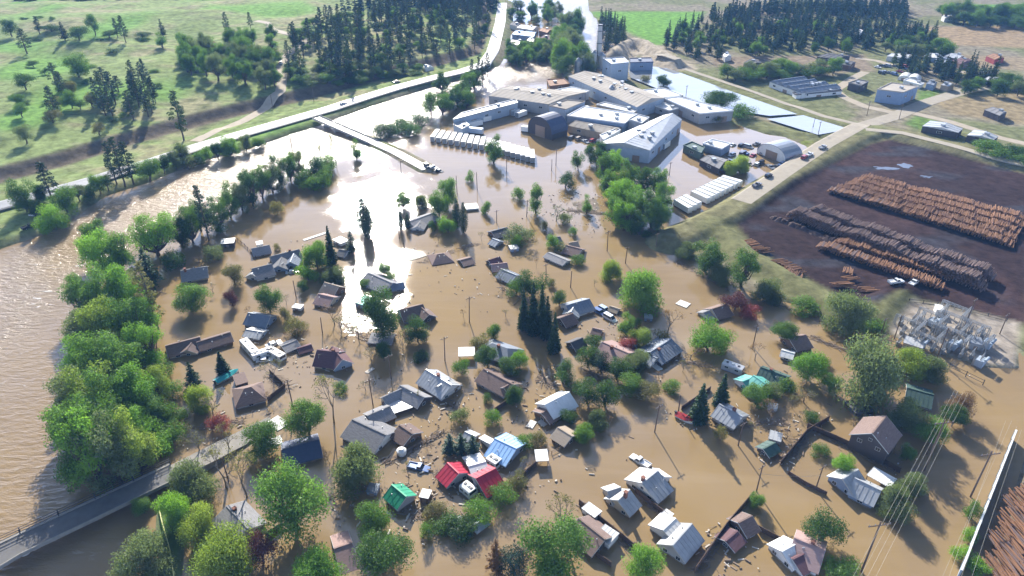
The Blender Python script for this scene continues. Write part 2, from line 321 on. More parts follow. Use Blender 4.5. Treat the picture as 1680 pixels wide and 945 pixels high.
def water_mat(name, deep=(.255, .178, .092), shallow=(.30, .205, .085), mud=True):
    m = bpy.data.materials.new(name); m.use_nodes = True; nt = m.node_tree; b = nt.nodes["Principled BSDF"]; N = nt.nodes.new; L = nt.links.new
    b.inputs['IOR'].default_value = 1.33; b.inputs['Specular IOR Level'].default_value = .5
    tc = N("ShaderNodeTexCoord"); ch = N("ShaderNodeAttribute"); ch.attribute_name = 'chop'
    n1 = N("ShaderNodeTexNoise"); n1.inputs['Scale'].default_value = .03; n1.inputs['Detail'].default_value = 5; n1.inputs['Distortion'].default_value = 1.2
    rp = N("ShaderNodeValToRGB"); e = rp.color_ramp.elements; e[0].position = .42; e[1].position = .78; e[0].color = (*deep, 1); e[1].color = (*shallow, 1)
    L(tc.outputs['Object'], n1.inputs[0]); L(n1.outputs[0], rp.inputs[0])
    ms_ = N("ShaderNodeMapping"); ms_.inputs['Rotation'].default_value = (0, 0, R(-35)); ms_.inputs['Scale'].default_value = (.35, 2.2, 1); n5 = N("ShaderNodeTexNoise"); n5.inputs['Scale'].default_value = .035; n5.inputs['Detail'].default_value = 8; n5.inputs['Roughness'].default_value = .65; n5.inputs['Distortion'].default_value = 2.5
    L(tc.outputs['Object'], ms_.inputs[0]); L(ms_.outputs[0], n5.inputs[0])
    s5 = N("ShaderNodeMapRange"); s5.inputs[1].default_value = .46; s5.inputs[2].default_value = .72; s5.inputs[4].default_value = .35; L(n5.outputs[0], s5.inputs[0])
    silt = N("ShaderNodeMix"); silt.data_type = 'RGBA'; silt.inputs[7].default_value = (deep[0] * 1.28, deep[1] * 1.34, deep[2] * 1.5, 1); L(s5.outputs[0], silt.inputs[0]); L(rp.outputs[0], silt.inputs[6])
    # short steep waves in the current, faint ripples on the standing flood
    mp = N("ShaderNodeMapping"); mp.inputs['Rotation'].default_value = (0, 0, R(-38)); mp.inputs['Scale'].default_value = (.28, .75, 1)
    w1 = N("ShaderNodeTexNoise"); w1.inputs['Scale'].default_value = 1.0; w1.inputs['Detail'].default_value = 5; w1.inputs['Roughness'].default_value = .6; w1.inputs['Distortion'].default_value = .6
    L(tc.outputs['Object'], mp.inputs[0]); L(mp.outputs[0], w1.inputs[0])
    w2 = N("ShaderNodeTexNoise"); w2.inputs['Scale'].default_value = 1.1; w2.inputs['Detail'].default_value = 3; L(tc.outputs['Object'], w2.inputs[0])
    b2 = N("ShaderNodeBump"); b2.inputs['Strength'].default_value = .035; b2.inputs['Distance'].default_value = .12; L(w2.outputs[0], b2.inputs['Height'])
    b1 = N("ShaderNodeBump"); b1.inputs['Distance'].default_value = .9; L(w1.outputs[0], b1.inputs['Height']); L(b2.outputs[0], b1.inputs['Normal'])
    ms = N("ShaderNodeMath"); ms.operation = 'MULTIPLY'; ms.inputs[1].default_value = .75; L(ch.outputs['Fac'], ms.inputs[0]); L(ms.outputs[0], b1.inputs['Strength']); L(b1.outputs[0], b.inputs['Normal'])
    # wind-roughened patches widen the sun's glitter
    n3 = N("ShaderNodeTexNoise"); n3.inputs['Scale'].default_value = .012; n3.inputs['Detail'].default_value = 4
    L(tc.outputs['Object'], n3.inputs[0])
    mr = N("ShaderNodeMapRange"); mr.inputs[1].default_value = .25; mr.inputs[2].default_value = .75; mr.inputs[3].default_value = .03; mr.inputs[4].default_value = .045; L(n3.outputs[0], mr.inputs[0])
    ma = N("ShaderNodeMath"); ma.operation = 'MULTIPLY_ADD'; ma.inputs[1].default_value = .14; L(ch.outputs['Fac'], ma.inputs[0]); L(mr.outputs[0], ma.inputs[2]); L(ma.outputs[0], b.inputs['Roughness'])
    # foam and painted white sun glints on the crests of the current
    fr = N("ShaderNodeMapRange"); fr.inputs[1].default_value = .60; fr.inputs[2].default_value = .72; L(w1.outputs[0], fr.inputs[0])
    n4 = N("ShaderNodeTexNoise"); n4.inputs['Scale'].default_value = .045; n4.inputs['Detail'].default_value = 3; mp4 = N("ShaderNodeMapping"); mp4.inputs['Rotation'].default_value = (0, 0, R(-38)); mp4.inputs['Scale'].default_value = (.35, 1.6, 1)
    L(tc.outputs['Object'], mp4.inputs[0]); L(mp4.outputs[0], n4.inputs[0])
    f4 = N("ShaderNodeMapRange"); f4.inputs[1].default_value = .50; f4.inputs[2].default_value = .66; L(n4.outputs[0], f4.inputs[0])
    fm = N("ShaderNodeMath"); fm.operation = 'MULTIPLY'; L(fr.outputs[0], fm.inputs[0]); L(ch.outputs['Fac'], fm.inputs[1])
    fm2 = N("ShaderNodeMath"); fm2.operation = 'MULTIPLY'; L(fm.outputs[0], fm2.inputs[0]); L(f4.outputs[0], fm2.inputs[1])
    mx = N("ShaderNodeMix"); mx.data_type = 'RGBA'; mx.inputs[7].default_value = (.75, .72, .66, 1); L(fm2.outputs[0], mx.inputs[0]); L(silt.outputs[2], mx.inputs[6]); L(mx.outputs[2], b.inputs['Base Color'])
    return m
WATER = water_mat('muddy_flood_water')
grid_sheet('flood_water', lambda y: xs_row(y, 300), rows(2.2), lambda X, Y: X * 0, WATER, {'chop': chop})
def pond(name, pts, z, m):
    mb = MB(); P = [at(x, y, z) for x, y in pts]; mb.add(P, [tuple(range(len(P)))]); o = part(name, mb, m, kind='structure')
    o.data.flip_normals() if o.data.polygons[0].normal.z < 0 else None
    a = o.data.attributes.new('chop', 'FLOAT', 'POINT'); return o
POND = water_mat('settling_pond_water', (.26, .27, .28), (.30, .30, .29))  # base colour lightened to add to the ponds' bright sky reflection
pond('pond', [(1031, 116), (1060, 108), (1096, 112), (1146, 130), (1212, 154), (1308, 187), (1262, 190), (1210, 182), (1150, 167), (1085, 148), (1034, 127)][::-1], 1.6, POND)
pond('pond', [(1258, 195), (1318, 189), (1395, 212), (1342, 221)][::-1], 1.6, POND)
PUDDLE = water_mat('yard_puddle_water', (.03, .028, .032), (.04, .035, .036))
for px, py, rx, ry in ((1452, 276, 18, 3), (1485, 272, 11, 3.5), (1520, 290, 8, 2.2)):
    rp_ = random.Random(px); ph = [rp_.uniform(0, 6.28) for _ in range(4)]
    pts = [(px + rx * math.cos(t) * (1 + .3 * math.sin(3 * t + ph[0]) + .22 * math.sin(5 * t + ph[1])) + ry * 1.5 * math.sin(t), py + ry * math.sin(t) * (1 + .3 * math.sin(2 * t + ph[2]) + .2 * math.sin(7 * t + ph[3]))) for t in [6.2832 * i / 40 for i in range(40)]]
    pond('puddle', pts, 0.78, PUDDLE)
ASPH = mat('worn_asphalt', (.27, .26, .245), .5, var=.2, nscale=.4); GRAV = mat('gravel_road', (.31, .27, .21), .95, var=.2, nscale=.3, bump=.3); PALE = mat('pale_dirt_track', (.38, .32, .24), .95, var=.2, nscale=.3)
WHITE_LINE = mat('white_road_paint', (.75, .75, .72), .7); YEL_LINE = mat('yellow_road_paint', (.6, .42, .06), .7)
def resample(P, step):
    out = [P[0]]
    for a, b in zip(P, P[1:]):
        n = max(1, int((b - a).length / step)); out += [a.lerp(b, (i + 1) / n) for i in range(n)]
    return out
def strip(name, pts, width, m, lift=.06, off=0.0, step=3.0):
    P = resample([ground(x, y) for x, y in pts], step); Q = []; K = [-.5, -.4, -.25, -.1, .1, .25, .4, .5] if width > 2 else [-.5, .5]; k = len(K)
    for i, p in enumerate(P):
        t = (P[min(i + 1, len(P) - 1)] - P[max(i - 1, 0)]); t.z = 0; t.normalize(); nrm = Vector((-t.y, t.x, 0)); row = [p + nrm * (off + u * width) for u in K]; Q.append(row)
    fl = [q for r in Q for q in r]; H = height(np.array([q.x for q in fl]), np.array([q.y for q in fl]))
    for q, z in zip(fl, H): q.z = max(float(z), .02) + lift
    for r in Q:                                        # smooth across: the bed is graded level
        zs = [q.z for q in r]; mz = max(zs[1:-1]) if k > 2 else max(zs)
        for j, q in enumerate(r): q.z = max(q.z, mz - (.12 if 0 < j < k - 1 else .5))
    mb = MB(); mb.add(fl, [(i * k + j + 1, i * k + k + j + 1, i * k + k + j, i * k + j) for i in range(len(Q) - 1) for j in range(k - 1)]); return part(name, mb, m, kind='structure')
strip('road', HIGHWAY, 9, ASPH, .08)
strip('road_marking', HIGHWAY, .3, YEL_LINE, .13); strip('road_marking', HIGHWAY, .25, WHITE_LINE, .13, 3.8); strip('road_marking', HIGHWAY, .25, WHITE_LINE, .13, -3.8)
strip('dirt_track', [(420, 34), (440, 38), (446, 48), (470, 55), (498, 64), (496, 74), (470, 92), (461, 105), (463, 130), (460, 150), (440, 175), (400, 198), (360, 215), (320, 232)], 6, PALE)
strip('dirt_track', [(1215, 330), (1290, 278), (1352, 238), (1420, 205), (1470, 190), (1520, 168), (1580, 150), (1647, 137), (1700, 130)], 9, GRAV, .07)
strip('dirt_track', [(1075, 93), (1120, 111), (1200, 140), (1280, 168), (1350, 190), (1425, 208)], 5, GRAV, .07)
strip('dirt_track', [(1500, 186), (1560, 200), (1640, 226), (1700, 240)], 6, PALE); strip('dirt_track', [(1480, 188), (1420, 175), (1385, 160), (1370, 148), (1400, 128), (1420, 118)], 6, PALE)
strip('dirt_track', [(1420, 212), (1480, 218), (1560, 238), (1647, 262), (1720, 280)], 5, GRAV); strip('road', [(603, 229), (650, 250), (700, 277)], 5.0, ASPH, .08)
strip('dirt_track', [(1405, 95), (1440, 100), (1480, 112), (1540, 118), (1640, 120)], 6, PALE)
# ------------------------------------------------------------------ trees: trunk + limbs, crown of leaf faces in clumps
def leaves(rg, centres, radii, per, size, droop=0.0, flat=.8, up=.35):
    V = []; F = []; k = 0
    for c, r in zip(centres, radii):
        n = int(per * (r ** 1.6)) + 6
        d = rg.normal(size=(n, 3)); d /= np.linalg.norm(d, axis=1)[:, None]
        p = c + d * C([1, 1, flat]) * r * rg.uniform(.55, 1.08, (n, 1))
        nr = d * .7 + rg.normal(size=(n, 3)) * .55 + C([0, 0, up]); nr /= np.linalg.norm(nr, axis=1)[:, None]
        t = np.cross(nr, rg.normal(size=(n, 3))); 
        if droop: t = t * (1 - droop) + C([0, 0, -1.0]) * droop + rg.normal(size=(n, 3)) * .2
        t /= np.linalg.norm(t, axis=1)[:, None] + 1e-9; b = np.cross(nr, t); b /= np.linalg.norm(b, axis=1)[:, None] + 1e-9
        s = size * rg.uniform(.6, 1.25, (n, 1)); l = s * (1.0 if not droop else 1.9); w = s * .62
        q = np.stack([p - t * l * .5, p + b * w * .5, p + t * l * .5, p - b * w * .5], 1)
        V.append(q.reshape(-1, 3)); F.append(np.arange(n * 4).reshape(n, 4) + k); k += n * 4
    return np.concatenate(V), np.concatenate(F)
def np_mesh(name, V, F, m=None):
    me = bpy.data.meshes.new(name); me.vertices.add(len(V)); me.vertices.foreach_set("co", np.asarray(V, np.float32).ravel())
    me.loops.add(F.size); me.loops.foreach_set("vertex_index", F.ravel().astype(np.int32)); me.polygons.add(len(F))
    k = F.shape[1]; me.polygons.foreach_set("loop_start", np.arange(0, F.size, k, dtype=np.int32)); me.polygons.foreach_set("loop_total", np.full(len(F), k, np.int32)); me.update()
    if m: me.materials.append(m)
    return me
def limb(mb, rg, a, b, r0, r1, seg=3, wob=.12, n=6):
    P = [Vector(a)]; L = (Vector(b) - Vector(a)).length
    for i in range(1, seg + 1):
        p = Vector(a).lerp(Vector(b), i / seg)
        if i < seg: p += Vector(rg.normal(size=3)) * L * wob * .5
        P.append(p)
    for i in range(seg): mb.tube(P[i], P[i + 1], r0 + (r1 - r0) * i / seg, r0 + (r1 - r0) * (i + 1) / seg, n, caps=(i == seg - 1))
    return P
def deciduous(seed, h, w, base, nc, size, per, droop=0.0, top=.5, rmin=.2, rmax=.34):
    rg = np.random.default_rng(seed); mb = MB(); cs = []; rs = []
    lean = rg.normal(size=2) * .25; fork = h * base + h * .12
    limb(mb, rg, (0, 0, -1.5), (lean[0], lean[1], fork), .035 * h, .024 * h, 3, .05)
    ch = h * (1 - base); cz = h * base + ch * .5
    nb = 8; bough = []
    for j in range(nb):                                    # uneven main boughs give the crown its lobes and gaps
        a = 2 * math.pi * j / nb + rg.normal() * .35; el = rg.uniform(-1.15, .95); reach = rg.uniform(.75, 1.12); bough.append((a, el, reach))
    bough.append((rg.uniform(0, 6.28), 1.5, rg.uniform(.85, 1.08)))
    for i in range(nc):
        a, el, reach = bough[i % len(bough)]; s = rg.uniform(.25, 1.0) ** .7 * reach; e = el + rg.normal() * .22; a = a + rg.normal() * .28
        prof = max(.35, 1 - .35 * abs(math.sin(e) - (top - .5)) ** 1.5)
        r = w * rg.uniform(rmin, rmax) * (1.3 - .45 * min(1, s))
        c = C([w * .47 * s * prof * (1 - (.35 if e > 0 else .12) * abs(math.sin(e)) ** 3) * math.cos(a), w * .47 * s * prof * (1 - (.35 if e > 0 else .12) * abs(math.sin(e)) ** 3) * math.sin(a), cz - ch * .04 + ch * .45 * s * math.sin(e)]); c[2] = min(c[2], h * 1.04 - r * .75); c[2] = max(c[2], r * .55)
        cs.append(c); rs.append(r)
        if i % 3 == 0: limb(mb, rg, (lean[0], lean[1], fork * rg.uniform(.75, 1.0)), c, .014 * h, .004 * h, 3, .12, 5)
    V, F = leaves(rg, cs, rs, per, size, droop)
    return mb.mesh('trunk', BARK), np_mesh('crown', V, F)
def conifer(seed, h, w, z0, layers, per, dens, size, power=.9, ragged=.25, droop=.2):
    rg = np.random.default_rng(seed); mb = MB(); mb.tube((0, 0, -1.5), (0, 0, h * .6), .018 * h, .010 * h, 6, False); mb.tube((0, 0, h * .6), (0, 0, h * .98), .010 * h, .003 * h, 5)
    V = []; F = []; k = 0
    for i in range(layers):
        t = (i + rg.uniform(-.3, .3)) / layers; t = min(max(t, 0), .99); z = z0 * h + (1 - z0) * h * t
        r = w * .5 * ((1 - t) ** power + .03) * (1 if t > .12 else .75 + 2 * t)
        nb = max(3, int(per * (.4 + .6 * (1 - t)))); a0 = rg.uniform(0, 6.28)
        for j in range(nb):
            a = a0 + 2 * math.pi * j / nb + rg.normal() * .2; L = r * rg.uniform(1 - ragged * 1.6, 1 + ragged * .4)
            if rg.random() < ragged * .35: continue
            d = C([math.cos(a), math.sin(a), 0]); n = max(4, int(dens * L)); s = rg.uniform(.12, 1, n) ** .8
            p = d * (L * s)[:, None] + C([0, 0, 1])[None] * (z - droop * L * s * s + rg.normal(size=n) * .12)[:, None] + rg.normal(size=(n, 3)) * C([.16, .16, .05]) * (L * .5 + .3)
            if i % 3 == 0 and j % 2 == 0: mb.tube((0, 0, z), tuple(d * L * .8 + C([0, 0, z - droop * L * .6])), .006 * h * .6, .002 * h, 4, False)
            tt = d + rg.normal(size=(n, 3)) * .45; tt /= np.linalg.norm(tt, axis=1)[:, None]
            nr = C([0, 0, 1]) * .8 + rg.normal(size=(n, 3)) * .5; b = np.cross(nr, tt); b /= np.linalg.norm(b, axis=1)[:, None] + 1e-9
            sz = size * rg.uniform(.6, 1.2, (n, 1)); q = np.stack([p - tt * sz * .6, p + b * sz * .32, p + tt * sz * .6, p - b * sz * .32], 1)
            V.append(q.reshape(-1, 3)); F.append(np.arange(n * 4).reshape(n, 4) + k); k += n * 4
    return mb.mesh('trunk', BARK), np_mesh('crown', np.concatenate(V), np.concatenate(F))
def pine_tree(seed, h, w):
    rg = np.random.default_rng(seed); mb = MB(); limb(mb, rg, (0, 0, -1.5), (rg.normal() * .3, rg.normal() * .3, h * .97), .016 * h, .003 * h, 6, .01)
    cs = []; rs = []; n = 34
    for i in range(n):
        t = (i / n) ** .85; z = h * (.22 + .75 * t); r = w * .5 * ((1 - t) ** .65 * .9 + .1) * (.55 + 1.5 * t if t < .3 else 1); a = i * 2.4 + rg.normal() * .5
        L = r * rg.uniform(.35, .85); c = C([L * math.cos(a), L * math.sin(a), z]); cs.append(c); rs.append(w * rg.uniform(.10, .19) * (1.15 - .55 * t))
        limb(mb, rg, (0, 0, z - .06 * h), tuple(c), .004 * h, .0015 * h, 2, .1, 4)
    V, F = leaves(rg, cs, rs, 70, .5, flat=.6, up=.5)
    return mb.mesh('trunk', BARK), np_mesh('crown', V, F)
def columnar(seed, h, w):
    rg = np.random.default_rng(seed); mb = MB(); mb.tube((0, 0, -1.5), (0, 0, h * .9), .16, .05, 6); cs = []; rs = []
    for i in range(70):
        t = i / 69; pr = min(1, .45 + t * 2.2) * min(1, (1.02 - t) * 2.2) ** .7; a = i * 2.4; q = w * .5 * pr
        cs.append(C([q * .55 * math.cos(a), q * .55 * math.sin(a), .2 + (h - .6) * t])); rs.append(max(.3, q * .62))
    V, F = leaves(rg, cs, rs, 90, .28, flat=1.25, up=.2); return mb.mesh('trunk', BARK), np_mesh('crown', V, F)
def bare_tree(seed, h, w, leafy=.35):
    rg = np.random.default_rng(seed); mb = MB(); tips = []
    def grow(a, d, L, r, lev):
        d = d.normalized(); b = a + d * L; limb(mb, rg, a, b, r, r * .62, 2, .12, 5 if lev < 2 else 4)
        if lev >= 4: tips.append(b); return
        for _ in range(3 if lev < 3 else 2):
            nd = d + Vector(rg.normal(size=3)) * .52; nd.z = abs(nd.z) * .8 + .15; grow(b, nd, L * rg.uniform(.58, .82), r * .6, lev + 1)
    grow(Vector((0, 0, -1)), Vector((rg.normal() * .08, rg.normal() * .08, 1)), h * .34, .022 * h, 0)
    mx = max(math.hypot(t.x, t.y) for t in tips); k = (w * .5) / mx; kz = h / max(t.z for t in tips)
    mb.v = [(x * (k if z > h * .3 else 1), y * (k if z > h * .3 else 1), z * kz if z > 0 else z) for x, y, z in mb.v]
    cs = [C([t.x * k, t.y * k, t.z * kz]) for t in tips]; rs = [w * .085] * len(cs)
    V, F = leaves(rg, cs, rs, 9 * leafy / .35, .26, flat=.9)
    return mb.mesh('trunk', BARK_PALE), np_mesh('crown', V, F)
def fill_shape(kind):
    g = []
    for s in range(5):
        if kind == 'round': g.append((deciduous(10 + s, 10, 9.5, .12, 62, .30, 86, rmin=.11, rmax=.26), 10, 9.5))
        if kind == 'cotton': g.append((deciduous(30 + s, 14, 9, .08, 84, .32, 74, top=.5, rmin=.09, rmax=.22), 14, 9))
        if kind == 'willow': g.append((deciduous(50 + s, 10, 10, .06, 54, .25, 84, droop=.55, rmin=.14, rmax=.27), 10, 10))
        if kind == 'poplar': g.append((deciduous(70 + s, 12, 4.5, .06, 46, .3, 90, top=.42, rmin=.22, rmax=.36), 12, 4.5))
        if kind == 'bush': g.append((deciduous(90 + s, 3, 4, .02, 30, .2, 120, rmin=.17, rmax=.3), 3, 4))
        if kind == 'oak': g.append((deciduous(110 + s, 9, 8, .16, 36, .3, 80, rmin=.14, rmax=.26), 9, 8))
        if kind == 'pine': g.append((pine_tree(130 + s, 20, 7.5), 20, 7.5))
        if kind == 'fir': g.append((conifer(150 + s, 14, 5.5, .05, 34, 12, 11, .55, 1.0, .2, .3), 14, 5.5))
        if kind == 'spruce': g.append((conifer(170 + s, 16, 5.5, .10, 24, 9, 10, .6, .85, .38, .25), 16, 5.5))
        if kind == 'cypress': g.append((columnar(190 + s, 10, 2.8), 10, 2.8))
        if kind == 'bare': g.append((bare_tree(210 + s, 9, 7), 9, 7))
    return g
SHAPES = {}
KIND = {'round': ('tree', 'deciduous_tree', 'green'), 'cotton': ('tree', 'cottonwood_tree', 'green'), 'willow': ('tree', 'willow_tree', 'grey'), 'poplar': ('tree', 'poplar_tree', 'green'),
        'bush': ('bush', 'bush', 'green'), 'oak': ('tree', 'oak_tree', 'dark'), 'pine': ('tree', 'pine_tree', 'pine'), 'fir': ('tree', 'fir_tree', 'needle'), 'spruce': ('tree', 'spruce_tree', 'needle'),
        'cypress': ('tree', 'cypress_tree', 'needle'), 'bare': ('tree', 'bare_tree', 'olive')}
tcount = 0
def tree(kind, px, py, h, w, label, leaf=None, group=None, parts=True, base=None):
    """px, py: photo pixel of the foot of the tree; h, w in metres."""
    global tcount
    if kind not in SHAPES: SHAPES[kind] = fill_shape(kind)
    cat, name, lf = KIND[kind]; vs = SHAPES[kind]; (tr, cr), H0, W0 = vs[tcount % len(vs)]; tcount += 1
    if kind in ('round', 'cotton', 'willow', 'oak', 'bush'): w *= 1.16; h *= 1.06
    p = base if base is not None else ground(px, py)
    p = Vector(p)
    if p.z < .1 and kind in ('round', 'cotton', 'willow', 'oak', 'poplar'): p.z -= .1 * h; h *= 1.08          # the flood stands round the foot of the tree
    t = thing(name, label, cat, p, rnd.uniform(0, 6.28), group)
    t.scale = (w / W0, w / W0 * rnd.uniform(.92, 1.08), h / H0)
    link('trunk', tr, t, m=BARK if kind != 'bare' else BARK_PALE); link('crown', cr, t, m=LEAF[leaf or lf])
    return t
def zone(poly, n, mind, seed):
    """n spread-out pixels inside a pixel polygon, at least mind metres apart on the ground"""
    r = random.Random(seed); P = C([(x, y) for x, y in poly], float); x0, y0 = P.min(0); x1, y1 = P.max(0); out = []; tries = 0
    Wp = W(poly); a0, b0 = Wp.min(0); a1, b1 = Wp.max(0); pts = []
    while len(out) < n and tries < 30000:
        tries += 1; x = r.uniform(a0, a1); y = r.uniform(b0, b1)
        if not in_poly(Wp, C([x]), C([y]))[0]: continue
        if any((x - q[0]) ** 2 + (y - q[1]) ** 2 < mind * mind for q in out): continue
        out.append((x, y))
    return [Vector((x, y, max(0, h1(x, y)))) for x, y in out]
# ------------------------------------------------------------------ buildings
ROOF = {}
def roof(k):
    if k not in ROOF:
        c, rough, metal, var, ns, st = {
         'grey': ((.22, .215, .22), .9, 0, .42, 1.1, (1, 4, 1)), 'dark': ((.10, .098, .105), .85, 0, .3, 1.1, (1, 4, 1)), 'brown': ((.185, .13, .11), .9, 0, .42, 1.1, (1, 4, 1)), 'maroon': ((.13, .068, .075), .85, 0, .3, 1.1, (1, 4, 1)),
         'pink': ((.34, .23, .21), .9, 0, .2, 1.1, (1, 4, 1)), 'tan': ((.36, .29, .22), .9, 0, .2, 1.1, (1, 4, 1)), 'light': ((.40, .41, .42), .5, .3, .28, .35, None), 'white': ((.70, .70, .69), .5, 0, .16, .35, None), 'bluegrey': ((.19, .22, .27), .6, .2, .2, 1.5, None),
         'red': ((.44, .026, .055), .55, .1, .3, .45, None), 'green': ((.025, .26, .14), .55, .1, .3, .45, None), 'teal': ((.11, .38, .33), .55, .1, .3, .45, None), 'blue': ((.28, .46, .72), .55, .1, .22, .45, None), 'navy': ((.06, .075, .13), .6, 0, .2, 1.5, None),
         'dgreen': ((.05, .10, .085), .7, 0, .2, 1.5, None), 'steel': ((.33, .35, .38), .45, .5, .15, 1, None), 'tar': ((.37, .33, .28), .95, 0, .25, .15, None), 'rust': ((.25, .13, .07), .8, .2, .4, .8, None)}[k]
        ROOF[k] = mat('roof_' + k, c, rough, metal, var, ns, .25 if st else .05, stretch=st)
    return ROOF[k]
METAL_ROOFS = {'light', 'white', 'red', 'green', 'teal', 'blue', 'steel', 'bluegrey', 'dgreen'}
WALLC = {'white': (.62, .61, .58), 'grey': (.34, .34, .34), 'beige': (.42, .36, .27), 'brown': (.16, .10, .07), 'blue': (.22, .28, .38), 'tan': (.33, .26, .18), 'dark': (.07, .06, .06), 'green': (.12, .16, .12), 'cream': (.52, .47, .36), 'steelblue': (.32, .38, .45), 'concrete': (.38, .36, .33), 'red': (.30, .05, .05)}
def wallm(k):
    """painted wall with a muddy tide mark just above the flood"""
    if 'wall_' + k in MATS: return MATS['wall_' + k]
    m = mat('wall_' + k, WALLC[k], .85, 0, .16, .8, .15); nt = m.node_tree; N = nt.nodes.new; L = nt.links.new; b = nt.nodes["Principled BSDF"]; src = b.inputs['Base Color'].links[0].from_socket
    tc = N("ShaderNodeTexCoord"); sp = N("ShaderNodeSeparateXYZ"); L(tc.outputs['Object'], sp.inputs[0]); ns = N("ShaderNodeTexNoise"); ns.inputs['Scale'].default_value = .7; L(tc.outputs['Object'], ns.inputs[0])
    ad = N("ShaderNodeMath"); ad.operation = 'MULTIPLY_ADD'; ad.inputs[1].default_value = -.5; L(ns.outputs[0], ad.inputs[0]); L(sp.outputs[2], ad.inputs[2])
    mr = N("ShaderNodeMapRange"); mr.inputs[1].default_value = .02; mr.inputs[2].default_value = .22; mr.inputs[3].default_value = .8; mr.inputs[4].default_value = 0; L(ad.outputs[0], mr.inputs[0])
    mx = N("ShaderNodeMix"); mx.data_type = 'RGBA'; mx.inputs[7].default_value = (.15, .105, .06, 1); L(mr.outputs[0], mx.inputs[0]); L(src, mx.inputs[6]); L(mx.outputs[2], b.inputs['Base Color']); return m
GLASS = mat('window_glass', (.03, .04, .05), .08, 0, .1, 1, spec=.8); FRAMEM = mat('window_frame_white', (.5, .5, .48), .6); BRICK = mat('chimney_brick', (.22, .10, .07), .9, var=.3, nscale=9, bump=.4); DOORM = mat('door_paint', (.25, .18, .13), .6); METALD = mat('dark_metal', (.07, .07, .075), .5, .6); GALV = mat('galvanised_steel', (.33, .35, .37), .5, .6); WOOD = mat('weathered_wood', (.23, .17, .12), .9, var=.3, nscale=5); TIMBER = mat('pole_timber', (.13, .09, .065), .9, var=.3, nscale=4); WHITEP = mat('white_paint', (.74, .74, .72), .45, var=.06); RUBBER = mat('tyre_rubber', (.02, .02, .02), .9); CONC = mat('concrete', (.40, .38, .35), .9, var=.2, nscale=1.2, bump=.2)
def rect_frame():
    mb = MB()
    for c, d in (((0, 0, .47), (1, 1, .06)), ((0, 0, -.47), (1, 1, .06)), ((-.47, 0, 0), (.06, 1, .88)), ((.47, 0, 0), (.06, 1, .88)), ((0, 0, 0), (.035, .7, .88))): mb.box(c, (d[0], d[1], d[2]))
    return mb.mesh('window', FRAMEM)
WIN_ME = rect_frame(); PANE_ME = MB().box((0, 0, 0), (.9, .4, .9)).mesh('pane', GLASS)
def door_mesh():
    mb = MB().box((0, 0, 0), (1, 1, 1))
    for z in (-.22, .22): mb.box((0, .55, z), (.7, .3, .36))
    return mb.mesh('door', DOORM)
DOOR_ME = door_mesh(); HANDLE_ME = MB().box((0, 0, 0), (.12, .1, .04)).mesh('handle', GALV)
def opening(parent, x, y, z, rz, w, h, door=False):
    if door:
        d = link('door', DOOR_ME, parent, (x, y, z), rz, (w, .08, h)); hd = link('handle', HANDLE_ME, d, (.38, .9, 0)); return
    f = link('window', WIN_ME, parent, (x, y, z), rz, (w, .12, h)); link('pane', PANE_ME, f)
